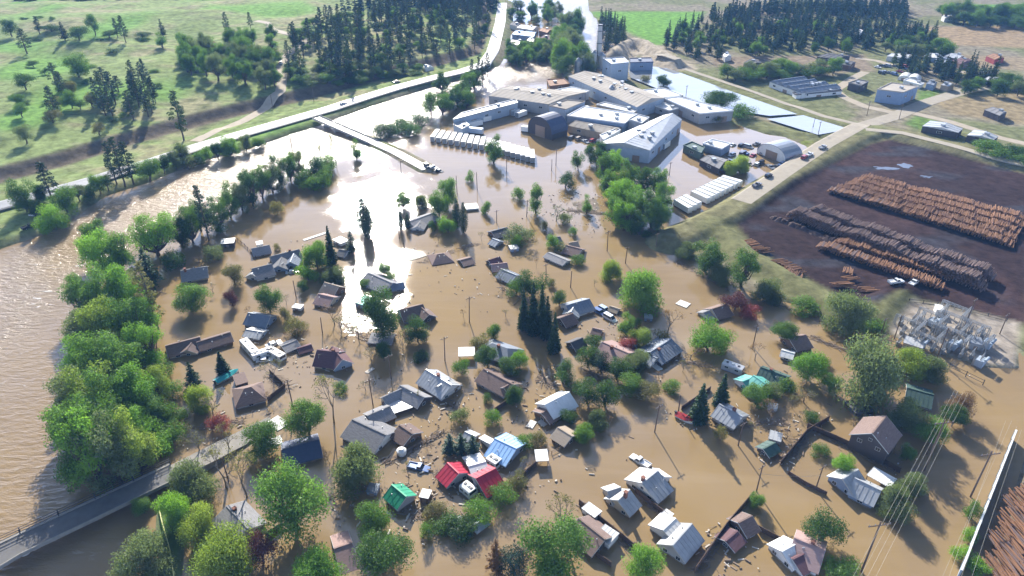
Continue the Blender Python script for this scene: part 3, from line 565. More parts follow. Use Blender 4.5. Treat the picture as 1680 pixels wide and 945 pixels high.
def gable_part(parent, L, Wd, he, hr, rk, wk, off=(0, 0), rot=0.0, hip=0.0, over=.45, wins=True, z0=-1.3, chims=(), endwin=True, door=True, storey2=False):
    """walls and roof of one volume, ridge along local x of a frame at off/rot under the thing"""
    ca, sa = math.cos(rot), math.sin(rot)
    def X(v): return [(off[0] + a * ca - b * sa, off[1] + a * sa + b * ca, c) for a, b, c in v]
    x, y = L / 2, Wd / 2; mb = MB()
    if hip:
        mb.add(X([(-x, -y, z0), (x, -y, z0), (x, y, z0), (-x, y, z0), (-x, -y, he), (x, -y, he), (x, y, he), (-x, y, he)]), [(0, 1, 5, 4), (1, 2, 6, 5), (2, 3, 7, 6), (3, 0, 4, 7), (4, 5, 6, 7)])
    else:
        mb.add(X([(-x, -y, z0), (x, -y, z0), (x, y, z0), (-x, y, z0), (-x, -y, he), (x, -y, he), (x, y, he), (-x, y, he), (-x, 0, hr - .05), (x, 0, hr - .05)]),
               [(0, 1, 5, 4), (1, 2, 6, 9, 5), (2, 3, 7, 6), (3, 0, 4, 8, 7), (4, 5, 9, 8), (6, 7, 8, 9)])
    part('wall', mb, wallm(wk), parent)
    rb = MB(); sl = (hr - he) / y; yo = y + over; zo = he - over * sl; xo = x + over * .8; t = .16
    if hip:
        xi = x - hip; eav = [(-xo, -yo, zo), (xo, -yo, zo), (xo, yo, zo), (-xo, yo, zo)]; rd = [(-xi, 0, hr), (xi, 0, hr)]
        v = eav + rd + [(a, b, c - t) for a, b, c in eav]
        rb.add(X(v), [(0, 1, 5, 4), (1, 2, 5), (2, 3, 4, 5), (3, 0, 4), (6, 7, 1, 0), (7, 8, 2, 1), (8, 9, 3, 2), (9, 6, 0, 3), (9, 8, 7, 6)])
    else:
        for s in (-1, 1):
            rb.slab(X([(-xo, 0, hr + .06), (xo, 0, hr + .06), (xo, s * yo, zo + .06), (-xo, s * yo, zo + .06)]), t)
            if rk in METAL_ROOFS:
                n = max(3, int(L / .9))
                for i in range(n + 1):
                    a = -xo + .02 + (2 * xo - .04) * i / n
                    p = X([(a, s * .1, hr + .08 - .1 * sl), (a, s * (yo - .02), zo + .09)]); rb.bar(p[0], p[1], .07, .06)
        p = X([(-xo - .02, 0, hr + .09), (xo + .02, 0, hr + .09)]); rb.bar(p[0], p[1], .35, .07)
    r = part('roof', rb, roof(rk), parent)
    if not hip:                                            # barge boards, a part each gable end
        for s in (-1, 1):
            bb = MB()
            for q in (-1, 1):
                p = X([(s * (xo + .03), 0, hr - .06), (s * (xo + .03), q * (yo), zo - .06)]); bb.bar(p[0], p[1], .05, .18)
            part('barge_board', bb, FRAMEM, parent)
    rv = random.Random(int(L * 97 + Wd * 31))
    for q_ in range(2 if L > 4 else 0):
        a_, b_ = rv.uniform(-.4, .4) * L, rv.choice((-1, 1)) * rv.uniform(.15, .7) * y; zb = hr - abs(b_) * sl if not hip else hr * .8; q = X([(a_, b_, zb)])[0]
        part('vent_pipe', MB().tube((q[0], q[1], zb - .3), (q[0], q[1], zb + .45), .09, .09, 6).tube((q[0], q[1], zb + .45), (q[0], q[1], zb + .55), .16, .1, 6), GALV, r)
    for tt, sd, hh in chims:
        cx, cy = (tt - .5) * L, sd * y * .5; zb = hr - abs(cy) * sl
        cb = MB(); q = X([(cx, cy, zb)])[0]; cb.box((q[0], q[1], zb + hh / 2 - .3), (.7, .7, hh + .6), rot); cb.box((q[0], q[1], zb + hh + .05), (.86, .86, .12), rot)
        part('chimney', cb, BRICK, r)
    if wins and he > .75:
        wh = min(1.0, he * .62); zc = he - .25 - wh / 2
        for s in (-1, 1):
            n = max(1, int(L / 3.6))
            for i in range(n):
                a = -x + L * (i + .5) / n; isd = door and i == n // 2 and n > 1
                q = X([(a, s * (y + .01), 0)])[0]
                if isd: opening(parent, q[0], q[1], (he - .3 - 1.0) / 2 + -.3, rot + (0 if s > 0 else math.pi), .95, he - .1 + .6, True)
                else: opening(parent, q[0], q[1], zc, rot, 1.2, wh)
            if endwin:
                for b in ((-.25, .25) if Wd > 6 else (0,)):
                    q = X([(s * (x + .01), b * Wd, 0)])[0]; opening(parent, q[0], q[1], zc, rot + math.pi / 2, 1.1, wh)
                if storey2 or hr - he > 2.2:
                    q = X([(s * (x + .01), 0, 0)])[0]; opening(parent, q[0], q[1], he + (hr - he) * .28, rot + math.pi / 2, .8, .8)
    return r
NAMES = {'house': 'house', 'shed': 'shed', 'barn': 'barn', 'mobile home': 'mobile_home', 'cabin': 'cabin', 'garage': 'garage', 'carport': 'carport', 'warehouse': 'warehouse'}
def frame_of(r1, r2, hr):
    a = at(*r1, hr); b = at(*r2, hr); c = (a + b) / 2; d = b - a; return Vector((c.x, c.y, 0)), math.atan2(d.y, d.x), d.length
def house(label, cat, r1, r2, Wd, hr, he, rk, wk, wings=(), group=None, hip=0.0, over=.45, chims=(), minL=0, **kw):
    """r1, r2: photo pixels of the ridge's two ends, hr above the flood"""
    Wd *= .79; hr *= .76; he *= .74; hip *= .8
    c, rz, L = frame_of(r1, r2, hr); L = max(L - over * 1.6, 1.5) + 2 * hip
    t = thing(NAMES[cat], label, cat, c, rz, group)
    gable_part(t, L, Wd, he, hr, rk, wk, hip=hip, over=over, chims=chims, **kw)
    for w in wings:
        (q1, q2, w2, hr2, he2, rk2, wk2) = w[:7]; w2 *= .79; hr2 *= .76; he2 *= .74; c2, rz2, L2 = frame_of(q1, q2, hr2)
        d = c2 - c; cs, sn = math.cos(-rz), math.sin(-rz); off = (d.x * cs - d.y * sn, d.x * sn + d.y * cs)
        gable_part(t, max(L2 - .7, 1.2), w2, he2, hr2, rk2, wk2, off, rz2 - rz, over=.42, **(w[7] if len(w) > 7 else {}))
    return t
def flatbox(label, cat, name, p1, p2, Wd, h, rk, wk, slope=.0, group=None, legs=False):
    """a lean-to, shed or carport: middle line p1-p2 of its roof in photo pixels"""
    h *= .85; Wd *= .85; c, rz, L = frame_of(p1, p2, h); t = thing(name, label, cat, c, rz, group); x, y = L / 2, Wd / 2
    if legs:
        for a, b in ((-1, -1), (1, -1), (1, 1), (-1, 1)): part('post', MB().box((a * (x - .2), b * (y - .2), h / 2 - .7), (.15, .15, h + 1.0)), WOOD, t)
    else:
        v = [(-x + .15, -y + .15, -1), (x - .15, -y + .15, -1), (x - .15, y - .15, -1), (-x + .15, y - .15, -1)]; v += [(a, b, h - .12 + b * slope) for a, b, _ in v]
        part('wall', MB().add(v, [(0, 1, 5, 4), (1, 2, 6, 5), (2, 3, 7, 6), (3, 0, 4, 7), (4, 5, 6, 7)]), wallm(wk), t)
        if h > 1.2: opening(t, 0, -y + .14, h * .25 - .3, math.pi, min(1.0, L * .4), h * .8 + .5, True)
    rb = MB().slab([(-x, -y, h - y * slope), (x, -y, h - y * slope), (x, y, h + y * slope), (-x, y, h + y * slope)], .14)
    if rk in METAL_ROOFS:
        for i in range(max(2, int(L / .8)) + 1):
            a = -x + .04 + (2 * x - .08) * i / max(2, int(L / .8)); rb.bar((a, -y + .02, h + .03 - y * slope), (a, y - .02, h + .03 + y * slope), .06, .05)
    part('roof', rb, roof(rk), t); return t
H = house
# --- village, far to near
H('low grey-roofed ranch house behind two small dark columns', 'house', (671, 364), (712, 349), 9, 3.2, 1.5, 'grey', 'white', [((684, 372), (690, 362), 6, 2.7, 1.4, 'grey', 'white')])
H('dark-roofed house nearest the open water, hidden behind a bushy tree', 'house', (806, 380), (832, 373), 8, 3.0, 1.2, 'dark', 'brown', [((808, 391), (820, 396), 6, 2.6, 1.1, 'bluegrey', 'grey')])
H('hip-roofed dark brown house with water up to the eaves', 'house', (716, 417), (729, 415), 9, 3.0, .7, 'brown', 'brown', hip=3.2)
H('small brown-roofed house right of the hip-roofed one', 'house', (755, 427), (774, 422), 6.5, 2.0, .7, 'brown', 'dark')
H('three-roofed house of brown, pink and slate gables', 'house', (822, 441), (848, 452), 7.5, 3.5, 1.5, 'bluegrey', 'white', [((805, 434), (832, 431), 6, 3.0, 1.3, 'pink', 'dark'), ((801, 427), (820, 421), 5, 2.8, 1.2, 'maroon', 'dark')])
H('grey gabled house in front of the glaring water, beside a small tree', 'house', (603, 447), (642, 464), 10, 4.0, 1.6, 'grey', 'white', [((640, 467), (662, 463), 5, 2.6, 1.3, 'bluegrey', 'grey')])
H('tan-roofed house with a steep dormer among shrubs', 'house', (532, 463), (556, 470), 8, 4.5, 1.8, 'tan', 'brown', [((522, 482), (548, 488), 8, 3.6, 1.6, 'pink', 'beige')])
H('small grey cabin roof at the top of the flooded cabins', 'cabin', (904, 391), (919, 388), 4.5, 2.2, 1.0, 'grey', 'grey')
H('tan-brown flooded house beside the pale bush', 'house', (928, 402), (955, 409), 8, 2.9, 1.0, 'brown', 'tan', [((935, 398), (948, 396), 5, 2.6, 1.3, 'tan', 'white')])
H('long dark grey mobile home with water up to its windows', 'mobile home', (898, 414), (931, 428), 5.5, 2.4, 1.4, 'grey', 'white')
flatbox('small blue-white shed beside the bright bush', 'shed', 'shed', (836, 406), (850, 404), 4, 1.8, 'light', 'blue')
flatbox('dark shed with a pale roof edge on the river bank', 'shed', 'shed', (362, 396), (385, 394), 5, 2.2, 'light', 'dark')
H('grey-brown house with a brick chimney by the river', 'house', (296, 444), (340, 437), 10, 4.2, 1.6, 'grey', 'beige', chims=((.15, -.3, 1.2),))
H('small dark-grey roofed house at the left of the riverside row', 'house', (412, 408), (442, 402), 7.5, 3.2, 1.2, 'grey', 'white')
flatbox('white flat-topped shed behind the dark-grey roofed house', 'shed', 'shed', (420, 399), (431, 397), 3.5, 1.8, 'white', 'white')
H('large grey house with two front wings in the riverside row', 'house', (443, 421), (491, 409), 9, 4.2, 1.8, 'grey', 'grey', [((456, 436), (462, 422), 7, 3.6, 1.7, 'grey', 'blue'), ((476, 430), (482, 416), 6, 3.6, 1.7, 'bluegrey', 'blue')], chims=((.7, .3, .8),))
H('grey house with a pale gable end, nearest in the riverside row', 'house', (413, 441), (446, 433), 10, 4.4, 1.8, 'grey', 'white', [((412, 450), (422, 440), 6, 3.4, 1.6, 'light', 'white')])
flatbox('white slab roof right of the dark cypress pair', 'shed', 'shed', (763, 339), (784, 337), 6, 1.2, 'white', 'white')
flatbox('white shed roof behind the open spruce', 'shed', 'shed', (552, 390), (566, 397), 4.5, 1.8, 'white', 'white'); H('small grey-roofed cabin below the white shed roof', 'cabin', (556, 409), (571, 412), 6, 2.6, 1.2, 'grey', 'white')
H('blue-grey gabled house with a lower pale porch roof', 'house', (407, 513), (444, 519), 8, 4.2, 1.9, 'bluegrey', 'blue', [((404, 540), (432, 545), 5.5, 2.6, 1.6, 'light', 'blue')])
H('long brown ranch house stretched beside the grove', 'house', (271, 568), (328, 553), 8, 3.8, 1.7, 'brown', 'beige', [((322, 562), (378, 545), 7, 3.2, 1.6, 'brown', 'brown'), ((306, 574), (314, 562), 6, 3.2, 1.6, 'brown', 'beige')])
flatbox('small white cube shed in mid village', 'shed', 'shed', (481, 501), (496, 503), 2.8, 1.6, 'white', 'white')
H('low grey shed roof at the end of the vehicle row', 'shed', (462, 568), (487, 558), 6, 2.2, 1.2, 'grey', 'grey'); H('long maroon shed roof beside the vehicles', 'shed', (487, 572), (511, 565), 4, 1.8, .9, 'maroon', 'brown')
H('maroon cross-gabled house with dark walls and a dormer', 'house', (520, 574), (556, 578), 9.5, 5.0, 1.9, 'maroon', 'beige', [((545, 568), (562, 590), 6.5, 4.8, 2.0, 'maroon', 'blue'), ((522, 582), (536, 580), 4.5, 4.2, 2.2, 'brown', 'beige', dict(wins=False))], chims=((.75, .2, .7),))
H('pink-brown gabled house with a dark near side by the open water', 'house', (655, 509), (694, 499), 9, 4.2, 1.6, 'brown', 'blue', [((690, 503), (704, 516), 6, 3.6, 1.5, 'brown', 'dark')])
flatbox('pale teal roof half hidden by the tallest dark tree', 'shed', 'shed', (590, 490), (603, 494), 6, 2.2, 'teal', 'blue'); flatbox('low grey roof just below the tallest dark tree', 'shed', 'shed', (606, 554), (646, 556), 6, 1.0, 'grey', 'grey', .05)
flatbox('white carport roof standing alone in open water', 'carport', 'carport', (752, 577), (779, 576), 5, 2.3, 'white', 'white', legs=True)
H('grey hip-roofed house surrounded by dark trees', 'house', (806, 562), (834, 572), 10, 4.0, 1.6, 'bluegrey', 'grey', hip=3.5, chims=((.5, -.3, .9),))
H('brown ridge-roofed house with a porch wing', 'house', (793, 605), (842, 631), 8.5, 4.2, 1.9, 'brown', 'grey', [((826, 636), (842, 626), 6, 3.8, 1.8, 'brown', 'brown')])
H('white-edged grey house with a small front gable', 'house', (699, 606), (741, 632), 9, 4.8, 2.0, 'light', 'white', [((718, 634), (736, 622), 6.0, 4.0, 1.9, 'light', 'white')], chims=((.45, .15, .8),))
flatbox('flat wooden porch roof jutting from the white-edged house', 'shed', 'shed', (738, 628), (753, 634), 3.5, 1.9, 'tan', 'white', legs=True)
t = H('big grey U-shaped building round a dark courtyard', 'house', (578, 688), (634, 714), 11, 4.2, 1.8, 'grey', 'white', [((603, 682), (640, 666), 7, 3.4, 1.6, 'grey', 'brown'), ((656, 632), (696, 652), 6.5, 3.8, 1.8, 'grey', 'dark'), ((627, 652), (660, 637), 4, 3.4, 1.8, 'grey', 'white')])
flatbox('litter-strewn flat white deck inside the grey U-shaped building', 'deck roof', 'deck', (640, 668), (676, 656), 6.5, 1.3, 'light', 'dark')
H('brown-grey house right of the big U-shaped one', 'house', (655, 697), (677, 712), 7.5, 3.8, 1.8, 'brown', 'brown')
H('navy-roofed house deep in shade behind the big tree', 'house', (462, 738), (524, 722), 10, 3.4, 1.5, 'navy', 'grey')
H('small white-roofed shed behind the conifers in the litter', 'shed', (763, 708), (781, 716), 4, 2.0, 1.1, 'light', 'grey')
H('red-gabled cottage left of the white roof', 'house', (734, 759), (753, 777), 8, 4.4, 2.0, 'red', 'grey')
H('red-gabled house right of the white roof', 'house', (780, 785), (813, 768), 10.5, 4.6, 2.0, 'red', 'grey')
H('white metal roof joining the two red gables', 'house', (768, 765), (797, 757), 11, 3.8, 2.0, 'white', 'white', wins=False)
H('bright blue-roofed house with white eaves', 'house', (812, 719), (848, 736), 11, 4.2, 2.0, 'blue', 'blue', [((802, 728), (812, 722), 9, 3.2, 2.0, 'white', 'white', dict(wins=False))])
H('emerald green-roofed barn standing in litter', 'barn', (643, 795), (667, 815), 6, 4.4, 2.4, 'green', 'grey', endwin=False)
flatbox('small white shed right of the green barn', 'shed', 'shed', (690, 808), (706, 811), 3, 2.2, 'white', 'brown'); flatbox('small slate-blue shed left of the green barn', 'shed', 'shed', (603, 799), (621, 801), 3.2, 1.6, 'bluegrey', 'blue')
H('tilted small grey shed at the end of the curved hedge', 'shed', (774, 864), (796, 848), 3.2, 2.2, 1.4, 'steel', 'white', wins=False)
H('pink-brown roof sunk to its eaves on the bottom edge', 'house', (548, 900), (578, 890), 12, 2.6, .2, 'pink', 'brown', wins=False)
H('ruined grey roof among the willows by the bridge', 'house', (372, 830), (408, 868), 9, 3.0, 1.2, 'grey', 'white', chims=((.2, .4, .6),))
H('brown hip-roofed house below the teal boat', 'house', (398, 638), (414, 634), 9.5, 4.6, 2.0, 'brown', 'grey', hip=3.4); flatbox('flat tan porch roof behind the brown hip-roofed house', 'shed', 'shed', (384, 624), (404, 618), 6, 2.0, 'brown', 'dark')
H('blue-grey gabled house in front of two parked blue cars', 'house', (928, 501), (967, 490), 9, 4.2, 1.9, 'bluegrey', 'white', [((936, 512), (944, 498), 6, 3.4, 1.7, 'light', 'white')])
H('brown cottage in front of the blue-grey gabled house', 'house', (919, 522), (940, 514), 7, 3.6, 1.6, 'brown', 'dark')
H('small tan-roofed shed beyond the parked cars', 'shed', (1000, 502), (1016, 507), 3.5, 1.8, .9, 'tan', 'brown'); H('small brown shed among the parked cars', 'shed', (972, 538), (988, 542), 4, 2.0, 1.0, 'brown', 'brown')
flatbox('pale blue box shed alone beside the bare dark tree', 'shed', 'shed', (1057, 518), (1071, 519), 3.0, 1.8, 'light', 'blue')
H('brown cottage near the dark red tree', 'house', (1168, 507), (1193, 499), 8, 3.4, 1.0, 'brown', 'white', [((1154, 513), (1164, 509), 6, 2.6, 1.0, 'grey', 'white')])
H('dark grey cabin at the left of the hedge', 'cabin', (936, 562), (956, 554), 6, 3.0, 1.2, 'dark', 'dark')
H('pink sunlit roof with a broad white far slope', 'house', (988, 561), (1032, 580), 13, 4.6, 1.7, 'pink', 'white', chims=((.4, -.3, .9),))
H('small pink shed behind the pink sunlit roof', 'shed', (1024, 555), (1042, 564), 5, 2.4, 1.2, 'pink', 'white')
H('dark grey metal-roofed house with several ribs', 'house', (1066, 578), (1101, 556), 10.5, 4.0, 1.9, 'bluegrey', 'dark', [((1050, 574), (1078, 588), 7, 3.2, 1.7, 'bluegrey', 'white')], chims=((.3, -.4, .6),))
H('white barn-like roof with a brown lower porch', 'house', (893, 664), (934, 643), 8.5, 5.0, 2.4, 'white', 'white', [((888, 678), (905, 668), 7.5, 3.4, 1.7, 'brown', 'brown')])
H('grey metal-roofed house below the pair of firs', 'house', (1180, 663), (1219, 684), 8.5, 4.0, 2.0, 'steel', 'grey', chims=((.6, .3, .9),))
H('teal-roofed house with a pale sunny side', 'house', (1236, 616), (1256, 630), 9, 4.6, 2.2, 'teal', 'white', [((1218, 626), (1238, 618), 7, 3.6, 2.0, 'teal', 'white')])
H('long dark-roofed building behind the teal-roofed house', 'house', (1248, 602), (1294, 619), 7, 3.2, 1.4, 'dgreen', 'dark', chims=((.35, .2, .6),))
H('brown house with a white front annex near the levee', 'house', (1295, 556), (1322, 549), 9, 4.2, 1.8, 'brown', 'brown', [((1282, 574), (1304, 580), 4.5, 2.6, 1.7, 'white', 'white')])
H('dark green-roofed house behind the power lines', 'house', (1488, 636), (1532, 648), 10, 3.6, 1.7, 'dgreen', 'grey')
H('dark brown barn with a pale left slope near the fence', 'barn', (1431, 711), (1454, 682), 10.5, 10.0, 6.2, 'brown', 'dark')
flatbox('flat dark roof left of the dark brown barn', 'shed', 'shed', (1395, 668), (1425, 664), 6, 1.6, 'dark', 'dark')
H('two-tone tan and grey roofed house beyond the white carport', 'house', (915, 701), (939, 716), 6.5, 3.4, 1.8, 'tan', 'brown'); flatbox('white carport on posts right of the blue roof', 'carport', 'carport', (878, 747), (899, 746), 4.5, 2.4, 'white', 'white', legs=True)
H('large blue-grey roofed house with a white far slope, next to the white pickup', 'house', (1053, 793), (1079, 772), 11, 5.0, 2.0, 'light', 'white', [((1070, 768), (1092, 783), 6, 4.2, 2.0, 'white', 'white', dict(wins=False))], chims=((.15, .25, 1.0),))
H('pale grey gabled house with a tall flue casting a shadow', 'house', (1013, 821), (1033, 803), 8, 4.6, 2.0, 'light', 'beige', [((996, 806), (1018, 799), 6, 3.8, 2.0, 'light', 'beige', dict(wins=False))], chims=((.5, -.3, 1.6),))
H('dark brown roofed house with a white annex on the bottom row', 'house', (949, 850), (993, 885), 9, 4.2, 1.8, 'brown', 'dark'); flatbox('white flat annex roof beside the dark brown house', 'shed', 'shed', (984, 868), (1008, 884), 4.4, 2.4, 'light', 'white')
flatbox('long white box trailer beside the fence', 'shed', 'shed', (960, 828), (982, 844), 3.0, 2.0, 'white', 'white'); flatbox('small white utility box on the fence line', 'shed', 'shed', (1088, 839), (1101, 848), 2.8, 1.8, 'white', 'white')
H('pale grey house with a white upper slope on the bottom row', 'house', (1103, 895), (1135, 859), 7.6, 5.0, 2.2, 'light', 'grey', [((1087, 870), (1108, 850), 8, 3.8, 2.2, 'white', 'white', dict(wins=False))])
H('small brown house beside the long dark fence', 'house', (1211, 858), (1234, 846), 6.5, 3.8, 2.0, 'brown', 'brown'); H('dark shed left of the small brown house', 'shed', (1190, 888), (1210, 871), 5.5, 2.6, 1.5, 'maroon', 'dark')
H('dark green shed in the littered yard by the fence', 'shed', (1252, 737), (1272, 726), 4.5, 2.6, 1.5, 'dgreen', 'dark'); flatbox('grey flat shed beside the dark green shed', 'shed', 'shed', (1262, 712), (1283, 718), 4, 1.8, 'light', 'grey'); flatbox('pale box beside the teal-roofed house', 'shed', 'shed', (1260, 663), (1276, 667), 2.8, 1.6, 'light', 'grey')
H('white and blue house under grey olive trees', 'house', (1402, 784), (1446, 805), 8, 4.6, 2.1, 'light', 'blue', [((1382, 786), (1408, 770), 8, 4.8, 2.2, 'light', 'blue')])
flatbox('long white porch roof behind the white and blue house', 'shed', 'shed', (1428, 772), (1466, 793), 4.5, 2.3, 'white', 'dark', legs=True); flatbox('grey box beyond the grey olive tree', 'shed', 'shed', (1497, 790), (1512, 795), 4, 1.8, 'light', 'grey')
H('white and pink roofed house on the bottom edge', 'house', (1303, 882), (1354, 903), 10.5, 4.8, 2.2, 'pink', 'pink' if 0 else 'white', [((1282, 905), (1310, 890), 8, 4.0, 2.0, 'white', 'white'), ((1300, 918), (1324, 906), 7, 3.4, 1.9, 'maroon', 'white')], chims=((.6, .2, .9),))

# --- the mill
def industrial(label, poly, h, rk, wk, name='factory', cat='factory', peak=0.0, axis=0, rows_=1, doors=2):
    """poly: photo pixels of the roof outline (4 corners in order) at height h; peak lifts a ridge between the middles of the sides axis and axis+2"""
    P = [at(x, y, h) for x, y in poly]; c = sum(P, Vector()) / len(P); c.z = 0; t = thing(name, label, cat, c); Q = [p - c for p in P]
    area = sum(Q[i].x * Q[(i + 1) % len(Q)].y - Q[(i + 1) % len(Q)].x * Q[i].y for i in range(len(Q)))
    if area < 0: Q = Q[::-1]
    z0 = -1.5; n = len(Q); ins = [q * .985 for q in Q]
    part('wall', MB().add([(q.x, q.y, z0) for q in ins] + [(q.x, q.y, h - .2) for q in ins], [(i, (i + 1) % n, n + (i + 1) % n, n + i) for i in range(n)] + [tuple(range(n, 2 * n))]), wallm(wk), t)
    rb = MB()
    if peak and n == 4:
        k = rows_
        a, b, c_, d = Q[axis], Q[(axis + 1) % 4], Q[(axis + 2) % 4], Q[(axis + 3) % 4]
        for i in range(k):                                    # k gables side by side between edge a-b and edge d-c
            l0, l1 = i / k, (i + 1) / k; m = (l0 + l1) / 2
            e0 = (a.lerp(b, l0), d.lerp(c_, l0)); e1 = (a.lerp(b, l1), d.lerp(c_, l1)); r0 = (a.lerp(b, m), d.lerp(c_, m)); up = Vector((0, 0, peak)); hz = Vector((0, 0, 0))
            v = [e0[0], e0[1], e1[1], e1[0], r0[0] + up, r0[1] + up]; v = [(p.x, p.y, p.z + .01) for p in v]
            rb.add(v, [(0, 4, 5, 1), (3, 2, 5, 4), (0, 3, 4), (1, 5, 2)]); rb.bar(v[4], v[5], .5, .15)
            v = [Vector(p) for p in v]; ns_ = max(2, int((v[1] - v[0]).length / 3))
            for j in range(ns_ + 1):
                f_ = j / ns_; q4 = v[4].lerp(v[5], f_); rb.bar(v[0].lerp(v[1], f_) + Vector((0, 0, .05)), q4 + Vector((0, 0, .05)), .16, .12); rb.bar(v[3].lerp(v[2], f_) + Vector((0, 0, .05)), q4 + Vector((0, 0, .05)), .16, .12)
    else:
        rb.prism([(q.x, q.y) for q in Q], h - .2, h)
        for i in range(n):
            a, b = Q[i] * .99, Q[(i + 1) % n] * .99; rb.bar((a.x, a.y, h + .2), (b.x, b.y, h + .2), .35, .5)
    else_ = None
    r = part('roof', rb, roof(rk), t)
    sm_b = MB()
    for i in range(n):                                        # sheet joints and downpipes on the walls
        a, b = ins[i], ins[(i + 1) % n]; L = (b - a).length; k = int(L / 3.2)
        for j in range(1, k): p = a.lerp(b, j / k); sm_b.box((p.x, p.y, (h - .3) / 2 - .5), (.16, .16, h + .6), math.atan2(b.y - a.y, b.x - a.x))
    if sm_b.v: part('wall_rib', sm_b, wallm(wk), t)
    rg = random.Random(len(label))
    for i in range(min(9, max(1, int(abs(area) / 350)))):      # roof vents
        u, v_ = rg.uniform(.2, .8), rg.uniform(.2, .8); p = Q[0].lerp(Q[1], u).lerp(Q[3 % n].lerp(Q[2], u), v_)
        part('roof_vent', MB().box((p.x, p.y, h + peak * .6 + .5), (1.6, 1.6, 1.2), .4).box((p.x, p.y, h + peak * .6 + 1.15), (2.0, 2.0, .15), .4), GALV, t)
    for i in range(n):                                        # openings on the long sides
        a, b = Q[i] * .99, Q[(i + 1) % n] * .99; L = (b - a).length; ang = math.atan2(b.y - a.y, b.x - a.x); nm = Vector((math.sin(ang), -math.cos(ang), 0))
        if L < 12 or nm.dot(Vector((0, -1, 0)) - Vector((c.x, 0, 0)) * .002) < -.1: continue
        k = max(1, min(6, int(L / 9)))
        for j in range(k):
            p = a.lerp(b, (j + .5) / k) + nm * .02
            if j % 3 == 1: link('loading_door', DOOR_ME, t, (p.x, p.y, min(3.6, h * .7) / 2 - .4), ang, (3.4, .12, min(4.0, h * .75)))
            else: opening(t, p.x, p.y, h * .62, ang, 2.4, 1.1)
    return t
I = industrial
I('large flat tan-roofed mill hall at the back of the plant', [(801, 157), (838, 141), (963, 151), (900, 171)], 6.5, 'tar', 'grey', peak=1.2)
I('low white lean-to roof at the right end of the tan mill hall', [(900, 150), (938, 143), (967, 150), (945, 158)], 5, 'white', 'white')
I('long diagonal tan-roofed mill shed with a grey gable end', [(932, 125), (985, 121), (1091, 161), (1045, 176)], 7, 'tar', 'steelblue', peak=2.5)
I('white roof beside the diagonal mill shed', [(1046, 149), (1088, 145), (1121, 157), (1083, 161)], 6, 'white', 'grey')
I('long white roof between mill and ponds', [(1090, 162), (1112, 159), (1204, 182), (1148, 187)], 6, 'white', 'grey')
I('white-roofed hall in the middle of the plant', [(930, 190), (958, 175), (1046, 188), (1025, 203)], 6.5, 'white', 'blue')
I('grey block beside the white-roofed hall', [(1031, 196), (1046, 188), (1065, 193), (1053, 203)], 7.5, 'light', 'grey')
I('flat brown-topped hall with blue walls behind the dark arch', [(901, 174), (930, 164), (960, 167), (928, 180)], 8, 'tar', 'steelblue')
I('low grey roof heaped with bark in the middle of the plant', [(932, 206), (955, 199), (1022, 209), (1005, 222)], 4, 'tar', 'tan', peak=1.5)
I('long pale blue steel hall nearest the village', [(981, 236), (1088, 189), (1119, 196), (1066, 247)], 6.8, 'light', 'steelblue', peak=2.2, axis=3)
I('lower lean-to along the pale blue steel hall', [(984, 222), (1012, 211), (1018, 214), (990, 230)], 5, 'white', 'white')
I('tall grey boiler house at the head of the long pond', [(989, 96), (1023, 94), (1032, 103), (1003, 106)], 12, 'steel', 'steelblue', doors=0)
I('long navy kiln building under the earth bank', [(1033, 96), (1068, 95), (1072, 102), (1034, 103)], 7, 'navy', 'blue')
I('long low warehouse running along the west side of the mill', [(743, 197), (757, 186), (846, 163), (850, 169)], 6, 'steel', 'steelblue')
I('low shed with a curved end by the west warehouse', [(744, 205), (762, 199), (770, 206), (758, 212)], 4, 'light', 'steelblue')
I('long narrow conveyor shed between the two mill halls', [(978, 172), (992, 168), (1046, 181), (1040, 186)], 5, 'light', 'tan')
I('small white roof by the end gable of the diagonal shed', [(1072, 173), (1090, 169), (1114, 178), (1098, 182)], 4, 'white', 'grey')
I('small blue-walled shop with a white roof by the gravel road', [(1153, 236), (1168, 229), (1199, 236), (1184, 245)], 4, 'white', 'blue')
I('dark hedge-green shed left of the small blue shop', [(1121, 239), (1135, 233), (1156, 242), (1150, 252)], 3.5, 'dgreen', 'green')
I('grey shed with dark walls below the small blue shop', [(1148, 262), (1170, 255), (1195, 262), (1180, 277)], 3.0, 'grey', 'dark', peak=1.0)
I('dark wooden shed at the back of the mill pond', [(897, 131), (925, 129), (935, 138), (902, 142)], 3, 'rust', 'brown')
